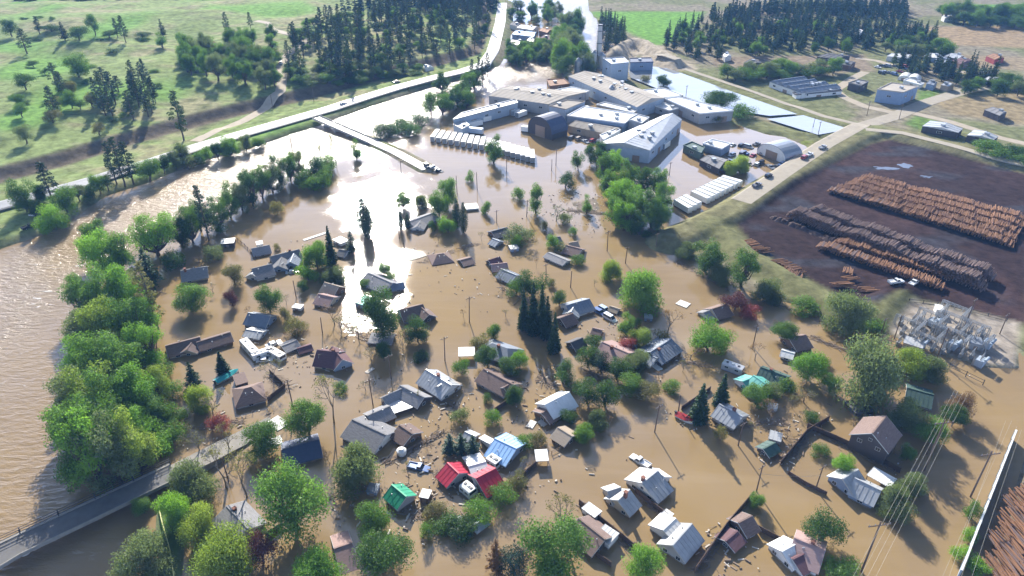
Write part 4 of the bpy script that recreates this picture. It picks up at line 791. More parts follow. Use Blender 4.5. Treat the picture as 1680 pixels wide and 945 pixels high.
def quonset(label, r1, r2, Wd, h, rk, wk, name='hangar', cat='hangar', straight=.3):
    c, rz, L = frame_of(r1, r2, h); t = thing(name, label, cat, c, rz); n = 12; y = Wd / 2; prof = [(y * math.cos(math.pi * i / n), h * straight + h * (1 - straight) * math.sin(math.pi * i / n)) for i in range(n + 1)]
    rb = MB()
    for i in range(n): rb.slab([(-L / 2, prof[i][0], prof[i][1]), (L / 2, prof[i][0], prof[i][1]), (L / 2, prof[i + 1][0], prof[i + 1][1]), (-L / 2, prof[i + 1][0], prof[i + 1][1])], -.12)
    k = int(L / 1.5)
    for j in range(k + 1):
        a = -L / 2 + L * j / k
        for i in range(n): rb.bar((a, prof[i][0] * 1.01, prof[i][1] + .02), (a, prof[i + 1][0] * 1.01, prof[i + 1][1] + .02), .12, .12)
    part('roof', rb, roof(rk), t)
    for s in (-1, 1):
        v = [(s * (L / 2 - .3), p[0] * .98, p[1] * .985) for p in prof] + [(s * (L / 2 - .3), -y * .98, -1.5), (s * (L / 2 - .3), y * .98, -1.5)]
        part('end_wall', MB().add(v, [tuple(range(len(v)))]), wallm(wk), t)
        link('loading_door', DOOR_ME, t, (s * (L / 2 - .25), 0, h * .25), math.pi / 2, (Wd * .4, .15, h * .6))
    part('wall', MB().box((0, y * .985, h * straight / 2 - .75), (L, .2, h * straight + 1.5)).box((0, -y * .985, h * straight / 2 - .75), (L, .2, h * straight + 1.5)), wallm(wk), t)
    return t
quonset('tall dark arched shed in the middle of the mill yard', (886, 192), (912, 184), 17, 10.5, 'navy', 'dark')
quonset('grey round-roofed hangar beside the junkyard', (1268, 238), (1296, 231), 17, 7, 'steel', 'white')
quonset('first small white arched hut near the dark-walled warehouse', (1484, 124), (1489, 119), 7, 4, 'white', 'white'); quonset('second small white arched hut near the dark-walled warehouse', (1499, 126), (1504, 121), 7, 4, 'white', 'white')
# beyond the gravel road
I('striped dark greenhouse-like roof of four gables', [(1262, 134), (1310, 127), (1380, 144), (1316, 153)], 4, 'bluegrey', 'white', peak=1.6, axis=1, rows_=4)
I('low white-edged open shed in front of the striped roof', [(1300, 152), (1378, 146), (1382, 149), (1306, 156)], 3, 'dark', 'white')
I('small dark flat-roofed building by the curved track', [(1392, 136), (1408, 131), (1425, 134), (1412, 141)], 5, 'grey', 'dark')
I('large dark-walled warehouse with a flat brown roof', [(1439, 147), (1462, 136), (1507, 142), (1482, 152)], 8, 'tar', 'navy' if 0 else 'blue')
I('white open-sided shed beyond the dark-walled warehouse', [(1482, 132), (1490, 129), (1516, 137), (1510, 140)], 3, 'white', 'white')
I('long pale-roofed shed with a row of dark bays', [(1513, 207), (1526, 198), (1580, 211), (1572, 218)], 4, 'light', 'dark', peak=1.0, axis=1)
I('pale-roofed shed with dark walls at the right edge', [(1586, 222), (1598, 213), (1638, 224), (1630, 230)], 4, 'light', 'dark', peak=1.0, axis=1)
for q, rk, wk, lab in (([(1455, 92), (1470, 88), (1500, 90), (1492, 96)], 'white', 'white', 'white-roofed sawmill hall, leftmost of its row'), ([(1516, 92), (1530, 87), (1546, 90), (1540, 96)], 'white', 'blue', 'white-roofed sawmill hall with blue walls'), ([(1550, 92), (1570, 88), (1582, 92), (1572, 97)], 'light', 'brown', 'pale-roofed sawmill hall, rightmost of the row'), ([(1535, 97), (1552, 93), (1562, 99), (1548, 104)], 'bluegrey', 'blue', 'slate-roofed building in front of the sawmill halls'), ([(1562, 99), (1590, 96), (1597, 101), (1575, 105)], 'maroon', 'brown', 'maroon lumber shed of the sawmill'), ([(1340, 93), (1370, 88), (1395, 92), (1375, 97)], 'dark', 'dark', 'dark roof of the burnt yard below the wood'), ([(1365, 103), (1385, 97), (1404, 102), (1395, 108)], 'dark', 'brown', 'dark shed above the striped roof'), ([(1614, 130), (1628, 128), (1645, 131), (1635, 135)], 'white', 'grey', 'white roof at the end of the conifer belt'), ([(1520, 137), (1528, 132), (1538, 135), (1532, 140)], 'bluegrey', 'blue', 'small blue shed in front of the conifer belt'), ([(1544, 139), (1560, 136), (1566, 139), (1556, 142)], 'light', 'tan', 'small tan shed in front of the conifer belt'), ([(1618, 92), (1640, 89), (1648, 95), (1632, 98)], 'rust', 'red', 'rust-red shed at the right edge of the sawmill'), ([(1545, 27), (1562, 24), (1566, 28), (1550, 30)], 'white', 'white', 'white barn in the top right fields'), ([(1615, 180), (1640, 178), (1652, 184), (1640, 190)], 'grey', 'dark', 'dark low shed in the dry field at the right edge'), ([(1395, 55), (1412, 48), (1420, 52), (1405, 60)], 'white', 'white', 'white roof in the clearing of the wood'), ([(1186, 90), (1196, 88), (1200, 92), (1190, 94)], 'white', 'white', 'small white roof at the foot of the wood'), ([(1220, 103), (1240, 97), (1250, 103), (1232, 108)], 'dark', 'brown', 'dark house at the foot of the wood'), ([(596, 98), (612, 94), (620, 97), (604, 101)], 'white', 'white', 'white roof half hidden on the wooded slope'), ([(692, 110), (706, 107), (712, 110), (698, 113)], 'white', 'white', 'second white roof half hidden on the wooded slope'), ([(394, 90), (408, 87), (430, 88), (418, 92)], 'light', 'grey', 'pale roof beside the leafy thicket on the hill'),
        ([(840, 56), (852, 50), (880, 53), (876, 60)], 'blue', 'blue', 'blue-roofed hall in the drowned town'), ([(848, 45), (862, 41), (884, 44), (874, 49)], 'white', 'white', 'white roof behind the blue-roofed hall in the drowned town'), ([(886, 62), (900, 57), (914, 60), (905, 66)], 'maroon', 'brown', 'brown roof at the right of the drowned town'), ([(884, 50), (896, 46), (906, 49), (898, 54)], 'rust', 'brown', 'rust-coloured roof in the drowned town'), ([(832, 70), (850, 66), (862, 69), (850, 74)], 'light', 'grey', 'grey roof at the near edge of the drowned town'), ([(864, 66), (874, 63), (882, 66), (874, 70)], 'white', 'white', 'small white roof at the near edge of the drowned town'), ([(836, 40), (846, 37), (856, 40), (848, 43)], 'grey', 'white', 'grey roof at the back of the drowned town')):
    I(lab, q, 4, rk, wk, name='building', cat='building', peak=1.2)
# stack, silos and pipes of the mill
def stack():
    p = ground(981, 110); t = thing('chimney_stack', 'tall slim grey chimney stack beside the boiler house', 'chimney', p)
    mb = MB(); 
    for i in range(8): mb.tube((0, 0, i * 3.6 - 1), (0, 0, i * 3.6 + 2.6), 2.3 - i * .12, 2.3 - (i + 1) * .12, 14)
    part('shaft', mb, CONC, t)
    for z in (8, 16, 24): part('ring', MB().tube((0, 0, z), (0, 0, z + .5), 2.5 - z * .025, 2.5 - z * .025, 14), METALD, t)
    part('rim', MB().tube((0, 0, 27.6), (0, 0, 28.4), 1.65, 1.65, 14), METALD, t)
    part('ladder', MB().bar((2.1, .3, 0), (1.4, .3, 27), .1, .1).bar((2.1, -.3, 0), (1.4, -.3, 27), .1, .1), METALD, t)
stack()
def silo(px, py, r, h, label):
    t = thing('silo', label, 'silo', ground(px, py)); part('tank', MB().tube((0, 0, -1), (0, 0, h), r, r, 16), GALV, t); part('cone', MB().tube((0, 0, h), (0, 0, h + r * .8), r * 1.03, .3, 16), roof('steel'), t)
    part('pipe', MB().tube((r + .3, 0, -1), (r + .3, 0, h + r * .6), .2, .2, 6).tube((r + .3, 0, h + r * .6), (0, 0, h + r * .8), .2, .2, 6), METALD, t)
for i, (x, y, r, h) in enumerate(((948, 122, 2.5, 9), (957, 119, 2, 10), (966, 118, 2.5, 8), (973, 116, 2, 12), (986, 112, 2.5, 9))): silo(x, y, r, h, 'steel silo at the foot of the chimney stack, %s from left' % ['first', 'second', 'third', 'fourth', 'fifth'][i])
for i, (x, y, h) in enumerate(((1002, 168, 9), (1008, 170, 7), (1014, 169, 8))): silo(x, y, 1.6, h, 'blue-grey cyclone tank between the mill halls, %s from the left' % ['first', 'second', 'third'][i])
t = thing('storage_tank', 'round white tank beside the brown-grey house', 'tank', at(659, 744)); part('shell', MB().tube((0, 0, -1), (0, 0, 1.1), 1.2, 1.2, 14).tube((0, 0, 1.1), (0, 0, 1.5), 1.2, .5, 14), WHITEP, t); part('lid', MB().tube((0, 0, 1.5), (0, 0, 1.65), .5, .5, 12), GALV, t)
# ------------------------------------------------------------------ vehicles
CARP = {k: mat('car_paint_' + k, c, .3, .2, .06, .5, spec=.5) for k, c in {'white': (.75, .75, .74), 'black': (.02, .02, .022), 'silver': (.42, .43, .45), 'blue': (.10, .16, .32), 'red': (.35, .03, .03), 'grey': (.16, .16, .17), 'tan': (.38, .30, .22), 'teal': (.03, .36, .36), 'skyblue': (.42, .52, .68)}.items()}
LAMP = mat('lamp_glass', (.6, .58, .5), .2)
def wheel_mesh():
    mb = MB().tube((0, -.11, 0), (0, .11, 0), .34, .34, 14); return mb.mesh('wheel', RUBBER), MB().tube((0, -.12, 0), (0, .12, 0), .19, .19, 10).mesh('rim', GALV)
WHEEL, RIM = wheel_mesh()
def heading(p1, p2, z=0):
    a = ground(*p1) if z is None else at(*p1, z); b = ground(*p2) if z is None else at(*p2, z); return math.atan2(b.y - a.y, b.x - a.x)
BODIES = {}
def car_parts(style):
    if style in BODIES: return BODIES[style]
    L = {'sedan': 4.6, 'van': 5.0, 'pickup': 5.4, 'suv': 4.7}[style]; w = 1.8; h = L / 2
    def hull(prof, ws):
        mb = MB(); n = len(prof); v = []
        for s in (-1, 1):
            for (x, z), k in zip(prof, ws): v.append((x, s * w / 2 * k, z))
        return mb.add(v, [tuple(range(n)), tuple(range(2 * n - 1, n - 1, -1))] + [(i, n + i, n + (i + 1) % n, (i + 1) % n) for i in range(n)])
    if style == 'sedan': body = [(-h, .35), (-h, .85), (-h + .9, .95), (h - 1.3, .93), (h - .1, .75), (h, .35)]; cab = [(-h + .7, .95), (-h + 1.4, 1.42), (.4, 1.44), (1.15, .94)]
    elif style == 'suv': body = [(-h, .4), (-h, 1.0), (-h + .2, 1.08), (h - 1.3, 1.05), (h - .1, .9), (h, .4)]; cab = [(-h + .08, 1.07), (-h + .35, 1.72), (.5, 1.74), (1.2, 1.06)]
    elif style == 'van': body = [(-h, .4), (-h, 1.1), (-h + .1, 1.15), (h - .9, 1.1), (h - .05, .85), (h, .4)]; cab = [(-h + .05, 1.14), (-h + .12, 2.0), (h - 1.9, 2.02), (h - .95, 1.1)]
    else: body = [(-h, .45), (-h, 1.0), (-h + .1, 1.03), (h - 1.4, 1.03), (h - .1, .92), (h, .45)]; cab = [(-.35, 1.02), (-.25, 1.7), (.6, 1.72), (1.2, 1.02)]
    B = hull(body, [.96, 1, 1, 1, .95, .93]); Cb = hull(cab, [.94, .8, .8, .92])
    if style == 'pickup':
        for s in (-1, 1): B.box((-h / 2 - .35, s * .84, 1.12), (h - .5, .1, .24))
        B.box((-h + .06, 0, 1.12), (.1, 1.7, .24))
    # glass: windscreen, rear and side panes set just outside the cabin
    G = MB(); (ax, az), (bx, bz), (cx, cz), (dx, dz) = cab
    def lp(p, q, t): return (p[0] + (q[0] - p[0]) * t, p[1] + (q[1] - p[1]) * t)
    for (p, q, k) in ((cab[3], cab[2], .02), (cab[0], cab[1], -.02)):
        u, v = lp(p, q, .12), lp(p, q, .9); G.add([(u[0] + k, -w * .42, u[1] + .02), (u[0] + k, w * .42, u[1] + .02), (v[0] + k, w * .36, v[1] + .02), (v[0] + k, -w * .36, v[1] + .02)], [(0, 1, 2, 3)])
    for s in (-1, 1):
        y0, y1 = s * (w * .465 + .012), s * (w * .41 + .012); l0, l1 = lp(cab[0], cab[1], .15), lp(cab[0], cab[1], .85); r0, r1 = lp(cab[3], cab[2], .15), lp(cab[3], cab[2], .85)
        G.add([(l0[0] + .15, y0, l0[1]), (r0[0] - .15, y0, r0[1]), (r1[0] - .1, y1, r1[1]), (l1[0] + .1, y1, l1[1])], [(0, 1, 2, 3)])
    BODIES[style] = (B.mesh('body', CARP['white']), Cb.mesh('cabin', CARP['white']), G.mesh('windows', GLASS), MB().box((0, 0, 0), (.08, .32, .14)).mesh('headlight', LAMP), MB().box((0, 0, 0), (.16, w * .96, .16)).mesh('bumper', METALD), L)
    return BODIES[style]
def car(style, p1, p2, paint, label, group=None, sink=.55, z=None):
    """p1 -> p2: photo pixels along the car's axis, p2 the front"""
    mid = ((p1[0] + p2[0]) / 2, (p1[1] + p2[1]) / 2); p = ground(*mid); rz = heading(p1, p2)
    B, Cb, G, HL, BU, L = car_parts(style); wet = p.z < .1; p.z -= sink if wet else 0
    t = thing({'sedan': 'car', 'van': 'van', 'pickup': 'pickup_truck', 'suv': 'car'}[style], label, {'sedan': 'car', 'van': 'van', 'pickup': 'pickup', 'suv': 'car'}[style], p, rz, group)
    link('body', B, t, m=CARP[paint]); c = link('cabin', Cb, t, m=CARP[paint]); link('windows', G, c)
    for s in (-1, 1): link('headlight', HL, t, (L / 2 - .03, s * .62, .72)); link('bumper', BU, t, (s * L / 2, 0, .5))
    for x in (-1, 1):
        for s in (-1, 1): wv = link('wheel', WHEEL, t, (x * L * .3, s * .82, .34)); link('rim', RIM, wv)
    return t
def box_trailer(name, cat, label, p1, p2, L, Wd, z0, z1, m, group=None, rv=False, rounded=.25, wet=True):
    """white box trailer or motor home; p1 -> p2 pixels of its roof axis (height z1)"""
    a = at(*p1, z1); b = at(*p2, z1); c = (a + b) / 2; rz = math.atan2(b.y - a.y, b.x - a.x); L = L or (b - a).length
    t = thing(name, label, cat, (c.x, c.y, 0 if wet else h1(c.x, c.y)), rz, group); r = rounded; y = Wd / 2
    mb = MB(); prof = [(-y, z0), (-y, z1 - r), (-y + r * .4, z1 - r * .25), (-y + r, z1), (y - r, z1), (y - r * .4, z1 - r * .25), (y, z1 - r), (y, z0)]; n = len(prof)
    v = [(-L / 2, p, q) for p, q in prof] + [(L / 2, p, q) for p, q in prof]; mb.add(v, [tuple(range(n)), tuple(range(2 * n - 1, n - 1, -1))] + [(i, n + i, n + (i + 1) % n, (i + 1) % n) for i in range(n)])
    part('body', mb, m, t)
    if not rv:
        rb = MB()
        for i in range(int(L / 1.6) + 1): rb.box((-L / 2 + .1 + i * (L - .2) / int(L / 1.6), 0, z1 + .02), (.06, Wd - .5, .05))
        part('roof_bow', rb, GALV, t); d = part('rear_door', MB().box((-L / 2 - .03, 0, (z0 + z1) / 2), (.05, Wd * .9, (z1 - z0) * .88)).box((-L / 2 - .07, 0, (z0 + z1) / 2), (.04, .08, (z1 - z0) * .8)), GALV, t)
        part('side_rail', MB().box((0, y + .02, z0 + .1), (L, .06, .2)).box((0, -y - .02, z0 + .1), (L, .06, .2)), METALD, t)
        part('landing_gear', MB().box((L * .3, .7, z0 - .6), (.15, .15, 1.2)).box((L * .3, -.7, z0 - .6), (.15, .15, 1.2)), METALD, t)
        for x in (-.42, -.36):
            for s in (-1, 1): link('wheel', WHEEL, t, (x * L, s * y * .8, z0 - .35), scale=1.4)
    else:
        for i in range(3): part('roof_vent', MB().box((-L * .3 + i * L * .28, .1, z1 + .09), (.6, .6, .18)), WHITEP if i % 2 else METALD, t)
        k = max(2, int(L / 2.2))
        for s in (-1, 1):
            for i in range(k): f = link('window', WIN_ME, t, (-L / 2 + L * (i + .5) / k, s * y, z1 - .75), 0, (1.1, .08, .6)); link('pane', PANE_ME, f)
        f = link('windshield', PANE_ME, t, (L / 2, 0, z1 - .7), math.pi / 2, (Wd * .85, .12, .85))
        part('stripe', MB().box((0, y + .012, z0 + .35), (L * .96, .02, .16)).box((0, -y - .012, z0 + .35), (L * .96, .02, .16)), CARP['blue'], t)
        for x in (-.3, .3):
            for s in (-1, 1): link('wheel', WHEEL, t, (x * L, s * y * .85, z0 - .1))
    return t
BT = box_trailer
for i in range(12):
    k = i / 11; a = (1109 + 76 * k, 326 - 38 * k); b = (1133 + 84 * k, 340 - 43 * k)
    if i in (3,): continue
    BT('semi_trailer', 'trailer', 'white semi trailer %s in the diagonal row' % ['leftmost, beside open water,', 'second from the left', 'third from the left', '', 'first after the gap', 'second after the gap', 'third after the gap', 'fourth after the gap', 'fifth after the gap', 'third from the right', 'second from the right', 'rightmost'][i], a, b, None, 2.35, .3, 2.9, WHITEP, 'white semi trailers in the diagonal row', rounded=.06)
for i in range(19):
    k = i / 18
    if k < .5: f = (709 + (800 - 709) * k * 2, 224 + 15 * k * 2); g = (718 + (803 - 718) * k * 2, 212 + 14 * k * 2)
    else: f = (800 + 74 * (k * 2 - 1), 239 + 18 * (k * 2 - 1)); g = (803 + 70 * (k * 2 - 1), 227 + 19 * (k * 2 - 1))
    BT('semi_trailer', 'trailer', 'white semi trailer parked in the long tight row along the mill front', f, g, 12.0, 2.15, .3, 2.8, WHITEP, 'white semi trailers in the long row by the mill', rounded=.06)
for i, (a, b, lb) in enumerate([((766, 201), (790, 196), 'white semi trailer nearest the west warehouse'), ((780, 194), (804, 189), 'white semi trailer in the mill yard, middle one of three'), ((794, 188), (816, 185), 'white semi trailer in the mill yard, farthest of three'), ((763, 208), (792, 211), 'bluish semi trailer across the front of the yard'), ((841, 182), (850, 178), 'white semi trailer below the tan mill hall, left one'), ((848, 185), (862, 180), 'white semi trailer below the tan mill hall, right one'), ((856, 206), (880, 209), 'white semi trailer beside the dark arched shed'), ((1087, 236), (1096, 230), 'small white trailer at the wall of the pale blue steel hall'), ((950, 176), (966, 174), 'white trailer on the yard behind the white hall')]):
    BT('semi_trailer', 'trailer', lb, a, b, None, 2.8, .3, 3.0, CARP['skyblue'] if 'bluish' in lb else WHITEP, rounded=.06)
BT('motorhome', 'motorhome', 'white motorhome, leftmost of the vehicle row by the maroon shed', (400, 557), (417, 575), 8.5, 2.5, -.4, 2.0, WHITEP, rv=True)
BT('motorhome', 'motorhome', 'white camper second in the vehicle row', (422, 578), (437, 573), 6, 2.4, -.4, 1.8, WHITEP, rv=True)
BT('motorhome', 'motorhome', 'pinkish white camper third in the vehicle row', (446, 573), (460, 581), 5.5, 2.5, -.4, 1.8, CARP['tan'] if 0 else WHITEP, rv=True)
BT('motorhome', 'motorhome', 'silver motorhome below the bright green tree', (1187, 592), (1220, 604), None, 2.6, -.3, 2.0, CARP['silver'], rv=True)
BT('motorhome', 'motorhome', 'white camper trailer between the two red gables', (760, 791), (776, 804), None, 2.6, -.2, 2.0, WHITEP, rv=True, rounded=.4)
BT('motorhome', 'motorhome', 'white camper at the wall of the blue-roofed house', (802, 747), (818, 757), None, 2.6, -.2, 2.0, WHITEP, rv=True)
def boat(label, p1, p2, L, Wd, paint, tarp=True):
    a = at(*p1, .8); b = at(*p2, .8); c = (a + b) / 2; t = thing('boat', label, 'boat', (c.x, c.y, 0), math.atan2(b.y - a.y, b.x - a.x)); y = Wd / 2; L = L or (b - a).length
    st = [(-L / 2, .9), (-L * .2, 1.0), (L * .15, .95), (L * .36, .6), (L / 2, .06)]; mb = MB(); v = []
    for x, k in st: v += [(x, -y * k, .85 + .25 * (x / L)), (x, -y * k * .7, .1), (x, 0, -.25), (x, y * k * .7, .1), (x, y * k, .85 + .25 * (x / L))]
    f = [(i * 5 + j, i * 5 + 5 + j, i * 5 + 6 + j, i * 5 + 1 + j) for i in range(len(st) - 1) for j in range(4)] + [(0, 1, 2, 3, 4)]
    part('hull', mb.add(v, f), CARP['white'], t); cb = MB(); v = []
    for x, k in st: v += [(x, -y * k, .9 + .25 * (x / L)), (x, 0, 1.35 + .2 * (x / L) if k > .3 else 1.1), (x, y * k, .9 + .25 * (x / L))]
    part('cover', cb.add(v, [(i * 3 + j, i * 3 + 3 + j, i * 3 + 4 + j, i * 3 + 1 + j) for i in range(len(st) - 1) for j in range(2)]), CARP[paint], t)
    part('windshield', MB().box((L * .12, 0, 1.5), (.06, Wd * .6, .4)), GLASS, t); part('outboard_motor', MB().box((-L / 2 - .2, 0, .7), (.4, .4, .9)).box((-L / 2 - .25, 0, 1.2), (.6, .45, .4)), METALD, t)
    return t
boat('long teal covered boat with a white bow beside the small fir', (353, 626), (391, 606), None, 2.8, 'teal'); boat('dark red and white boat on a trailer below the wide fir', (1110, 678), (1137, 692), None, 2.4, 'red')
for a in [('pickup', (1062, 765), (1038, 750), 'white', 'white pickup alone in open water beside the blue-grey roofed house'), ('suv', (976, 509), (991, 517), 'blue', 'blue car left of a pair beside the blue-grey gabled house'), ('suv', (985, 505), (999, 513), 'skyblue', 'pale blue car right of a pair beside the blue-grey gabled house'), ('van', (995, 520), (1007, 527), 'white', 'white van just below the pair of blue cars'),
          ('sedan', (443, 567), (455, 563), 'white', 'white car behind the pinkish camper'), ('sedan', (425, 592), (444, 590), 'white', 'white car in front of the campers'), ('pickup', (679, 766), (696, 770), 'blue', 'blue pickup buried in litter near the willow'), ('sedan', (732, 855), (752, 853), 'silver', 'silver car among the curved hedge bushes'),
          ('sedan', (476, 447), (484, 446), 'white', 'white car at the corner of the large grey house'), ('suv', (1402, 672), (1424, 678), 'silver', 'silver car sunk beside the flat dark roof'), ('pickup', (1462, 466), (1476, 464), 'white', 'white pickup on the log yard floor, left one'), ('pickup', (1494, 470), (1502, 464), 'white', 'white loader truck on the log yard floor, right one'),
          ('pickup', (50, 358), (68, 346), 'white', 'white truck on the river bank at the left edge'), ('pickup', (38, 378), (60, 370), 'black', 'dark truck at the water below the white one'), ('sedan', (64, 372), (76, 360), 'grey', 'grey car behind the dark truck on the river bank'), ('sedan', (648, 136), (654, 135), 'tan', 'tan car driving along the highway'), ('van', (461, 107), (462, 103), 'white', 'white van on the dirt track on the hill'),
          ('suv', (560, 173), (567, 171), 'white', 'white car on the highway near the bridge turn'), ('pickup', (1236, 308), (1247, 303), 'grey', 'dark pickup on the gravel road by the trailers'), ('pickup', (1322, 258), (1332, 253), 'white', 'white pickup on the gravel road above the log yard'), ('suv', (1316, 262), (1322, 258), 'red', 'dark red car beside the white pickup on the gravel road'), ('pickup', (1346, 245), (1353, 242), 'silver', 'silver pickup on the grass strip by the gravel road'), ('suv', (1257, 292), (1264, 288), 'black', 'black car beside the levee road'), ('suv', (698, 272), (703, 276), 'black', 'dark car stopped where the road enters the flood'), ('pickup', (706, 276), (714, 278), 'silver', 'silver pickup stopped in the flood at the road end'), ('sedan', (716, 280), (724, 282), 'black', 'dark car at the end of the drowned road')]: car(*a)
JP = ['white', 'black', 'silver', 'grey', 'blue', 'red', 'tan']
for i in range(26):
    x = 1205 + (i % 9) * 11 + rnd.uniform(-3, 3); y = 240 + (i // 9) * 14 + (i % 9) * .5 + rnd.uniform(-3, 3)
    car(['sedan', 'suv', 'van', 'pickup'][i % 4], (x, y), (x + rnd.choice([7, 5, -5]), y + rnd.choice([2, 3, -3])), JP[i % 7], 'car packed in the flooded junkyard beside the grey hangar', 'junkyard cars by the grey hangar', .35)
for i in range(16):
    x = 938 + (i % 8) * 10 + rnd.uniform(-3, 3); y = 214 + (i // 8) * 14 + (i % 8) * 2.0
    car(['van', 'pickup', 'suv'][i % 3], (x, y), (x + rnd.choice([6, 4]), y + rnd.choice([2, -3])), JP[(i * 3) % 7], 'vehicle parked in the cluttered mill yard between the dark arch and the steel hall', 'vehicles in the cluttered mill yard', .4)
for i in range(16):
    x = 1440 + (i % 8) * 9 + rnd.uniform(-4, 4); y = 112 + (i // 8) * 9 + rnd.uniform(-3, 3)
    car(['sedan', 'pickup', 'van'][i % 3], (x, y), (x + 5, y + 1), JP[i % 7], 'vehicle parked on the dusty lots behind the dark-walled warehouse', 'vehicles on the dusty lots')

# ------------------------------------------------------------------ utility poles and wires
def pole_parts():
    a = MB().tube((0, 0, -2), (0, 0, 9.2), .17, .12, 8).mesh('post', TIMBER); b = MB().box((0, 0, 8.6), (2.4, .12, .14)).bar((.9, 0, 8.55), (0, 0, 7.8), .05, .05).bar((-.9, 0, 8.55), (0, 0, 7.8), .05, .05).mesh('crossarm', TIMBER)
    c = MB().tube((0, 0, 0), (0, 0, .22), .06, .04, 6).mesh('insulator', GALV); d = MB().tube((0, 0, 0), (0, 0, .9), .25, .25, 10).tube((0, 0, .9), (0, 0, 1.05), .25, .08, 10).mesh('transformer', GALV); return a, b, c, d
PP = pole_parts()
def pole(px, py, label, k=1.0, arm=True, trans=False, rz=.6):
    t = thing('utility_pole', label, 'pole', ground(px, py), rz); t.rotation_euler = (rnd.uniform(-.025, .025), rnd.uniform(-.025, .025), rz); t.scale = (1, 1, k)
    link('post', PP[0], t)
    if arm:
        cr = link('crossarm', PP[1], t)
        for x in (-1.1, -.4, .4, 1.1): link('insulator', PP[2], cr, (x, 0, 8.67))
    if trans: link('transformer', PP[3], t, (.42, 0, 6.6))
    return t
for a in [(1074, 709, 'tall utility pole standing in open water beside the spreading trees', .95), (481, 669, 'utility pole behind the round tree left of the U-shaped building', 1.0), (612, 665, 'utility pole beside the roof of the U-shaped building', .95), (1338, 803, 'leaning utility pole on the dark wall of the fenced yard', .8), (1211, 731, 'utility pole in the littered yard beside the dark green shed', .8), (1241, 806, 'utility pole at the head of the long dark fence', .85), (770, 528, 'utility pole casting a shadow in open water, mid village', 1.0), (730, 592, 'utility pole below the pole in open water', .9), (642, 622, 'utility pole between the bare shrubs and the U-shaped building', .9), (1235, 570, 'utility pole with a transformer right of the bright tree', .9, True, True), (896, 464, 'thin utility pole beside the round dark tree', .8), (996, 412, 'utility pole left of the mid-flood grove shadow', .9), (1026, 432, 'utility pole with a broad crossarm above the yellow-green willow', .7), (1076, 405, 'utility pole right of the mid-flood grove', .6), (864, 356, 'utility pole beside the slim poplar', .8), (750, 318, 'utility pole above the dark columns, left one', .9, False), (783, 312, 'utility pole above the dark columns, right one', .9, False), (659, 292, 'utility pole below the drowned road', .9), (831, 282, 'utility pole in front of the trailer row', .8), (912, 272, 'utility pole beside the mill front', .9), (1098, 288, 'utility pole left of the diagonal trailer row', .7), (621, 437, 'thin pole in the glaring water', .7, False), (655, 392, 'thin pole below the dark columns', .6, False), (665, 424, 'thin pole left of the hip-roofed house', .7, False), (486, 488, 'thin pole beside the small white cube shed', .7, False), (529, 546, 'short dark post in mid village', .6, False), (815, 366, 'lamp pole above the dark-roofed house', .6), (936, 472, 'pole beside the blue-grey gabled house', .7, False), (1113, 676, 'short pole beside the boat', .6, False),
          (1467, 556, 'utility pole on the substation road', .9), (1441, 560, 'utility pole at the substation corner', .9), (1580, 540, 'tall pole inside the substation', 1.2), (1536, 590, 'tall pole at the near side of the substation', 1.2), (1640, 548, 'pole at the right edge of the substation', .8), (1520, 745, 'short broken pole by the power line', .55, False), (375, 790, 'bare pole beside the flooded road end', .8, False), (480, 248, 'pole standing in the river', .8, False), (510, 272, 'slanted pole on the drowned islet', 1.0, False), (1422, 190, 'utility pole at the gravel crossroads', .9), (1475, 195, 'utility pole beside the gravel road', .9), (1125, 160, 'pole pair on the pond dyke', .8), (1342, 222, 'pole beside the blue pond', .8), (515, 165, 'pole beside the highway, left of the bridge turn', .9, False), (448, 180, 'pole at the foot of the dirt track', .9, False), (670, 150, 'sign pole on the highway embankment', .5, False), (1333, 212, 'pole behind the blue pond', .7, False), (905, 280, 'short pole at the mill fence', .6, False)]: pole(*a[:3], *(a[3:]))
WIREM = mat('aluminium_wire', (.33, .31, .26), .6, .3, .05, 1)
def wire(label, A, B, sag, group, r=.017):
    mb = MB(); P = [A.lerp(B, i / 14) - Vector((0, 0, 4 * sag * (i / 14) * (1 - i / 14))) for i in range(15)]
    for a, b in zip(P, P[1:]): mb.tube(a, b, r, r, 5, False)
    tag(part('power_line', mb, WIREM), label, 'power line', group)
# high-voltage line over the lower right corner: pixels of the far and near ends on the wires' own height
for i, (a, b) in enumerate([((1566, 640), (1392, 960)), ((1572, 641), (1404, 960)), ((1580, 643), (1416, 960)), ((1588, 645), (1430, 960))]):
    wire('pale power line crossing over the grey olive trees, %s of four' % ['leftmost', 'second from the left', 'third from the left', 'rightmost'][i], at(*a, 15), at(*b, 14), .6, 'power lines over the olive trees')
for i, (a, b) in enumerate([((1660, 690), (1540, 960)), ((1650, 690), (1552, 960)), ((1668, 700), (1572, 960)), ((1676, 705), (1590, 960))]):
    wire('pale power line beside the long white-topped wall, %s of four' % ['leftmost', 'second', 'third', 'rightmost'][i], at(*a, 13), at(*b, 13), .5, 'power lines beside the long wall')
def hv_pole(px, py, h, label):
    t = thing('transmission_pole', label, 'pole', at(px, py)); part('post', MB().tube((0, 0, -2), (0, 0, h + 1), .22, .15, 8), TIMBER, t); cr = part('crossarm', MB().box((0, 0, h), (4.6, .16, .2), .15), TIMBER, t)
    for x in (-2.1, -.9, .9, 2.1): link('insulator', PP[2], cr, (x, x * .15, h + .08), scale=1.6)
hv_pole(1413, 938, 13.5, 'tall transmission pole under the wires at the bottom edge'); hv_pole(1516, 772, 14.5, 'tall transmission pole under the wires by the small green tree'); hv_pole(1592, 815, 12.8, 'tall transmission pole beside the long white-topped wall')
wire('long thin service wire from the leaning pole to the fence head', at(1346, 780, 7), at(1249, 777, 7.5), .5, 'service wires', .03)

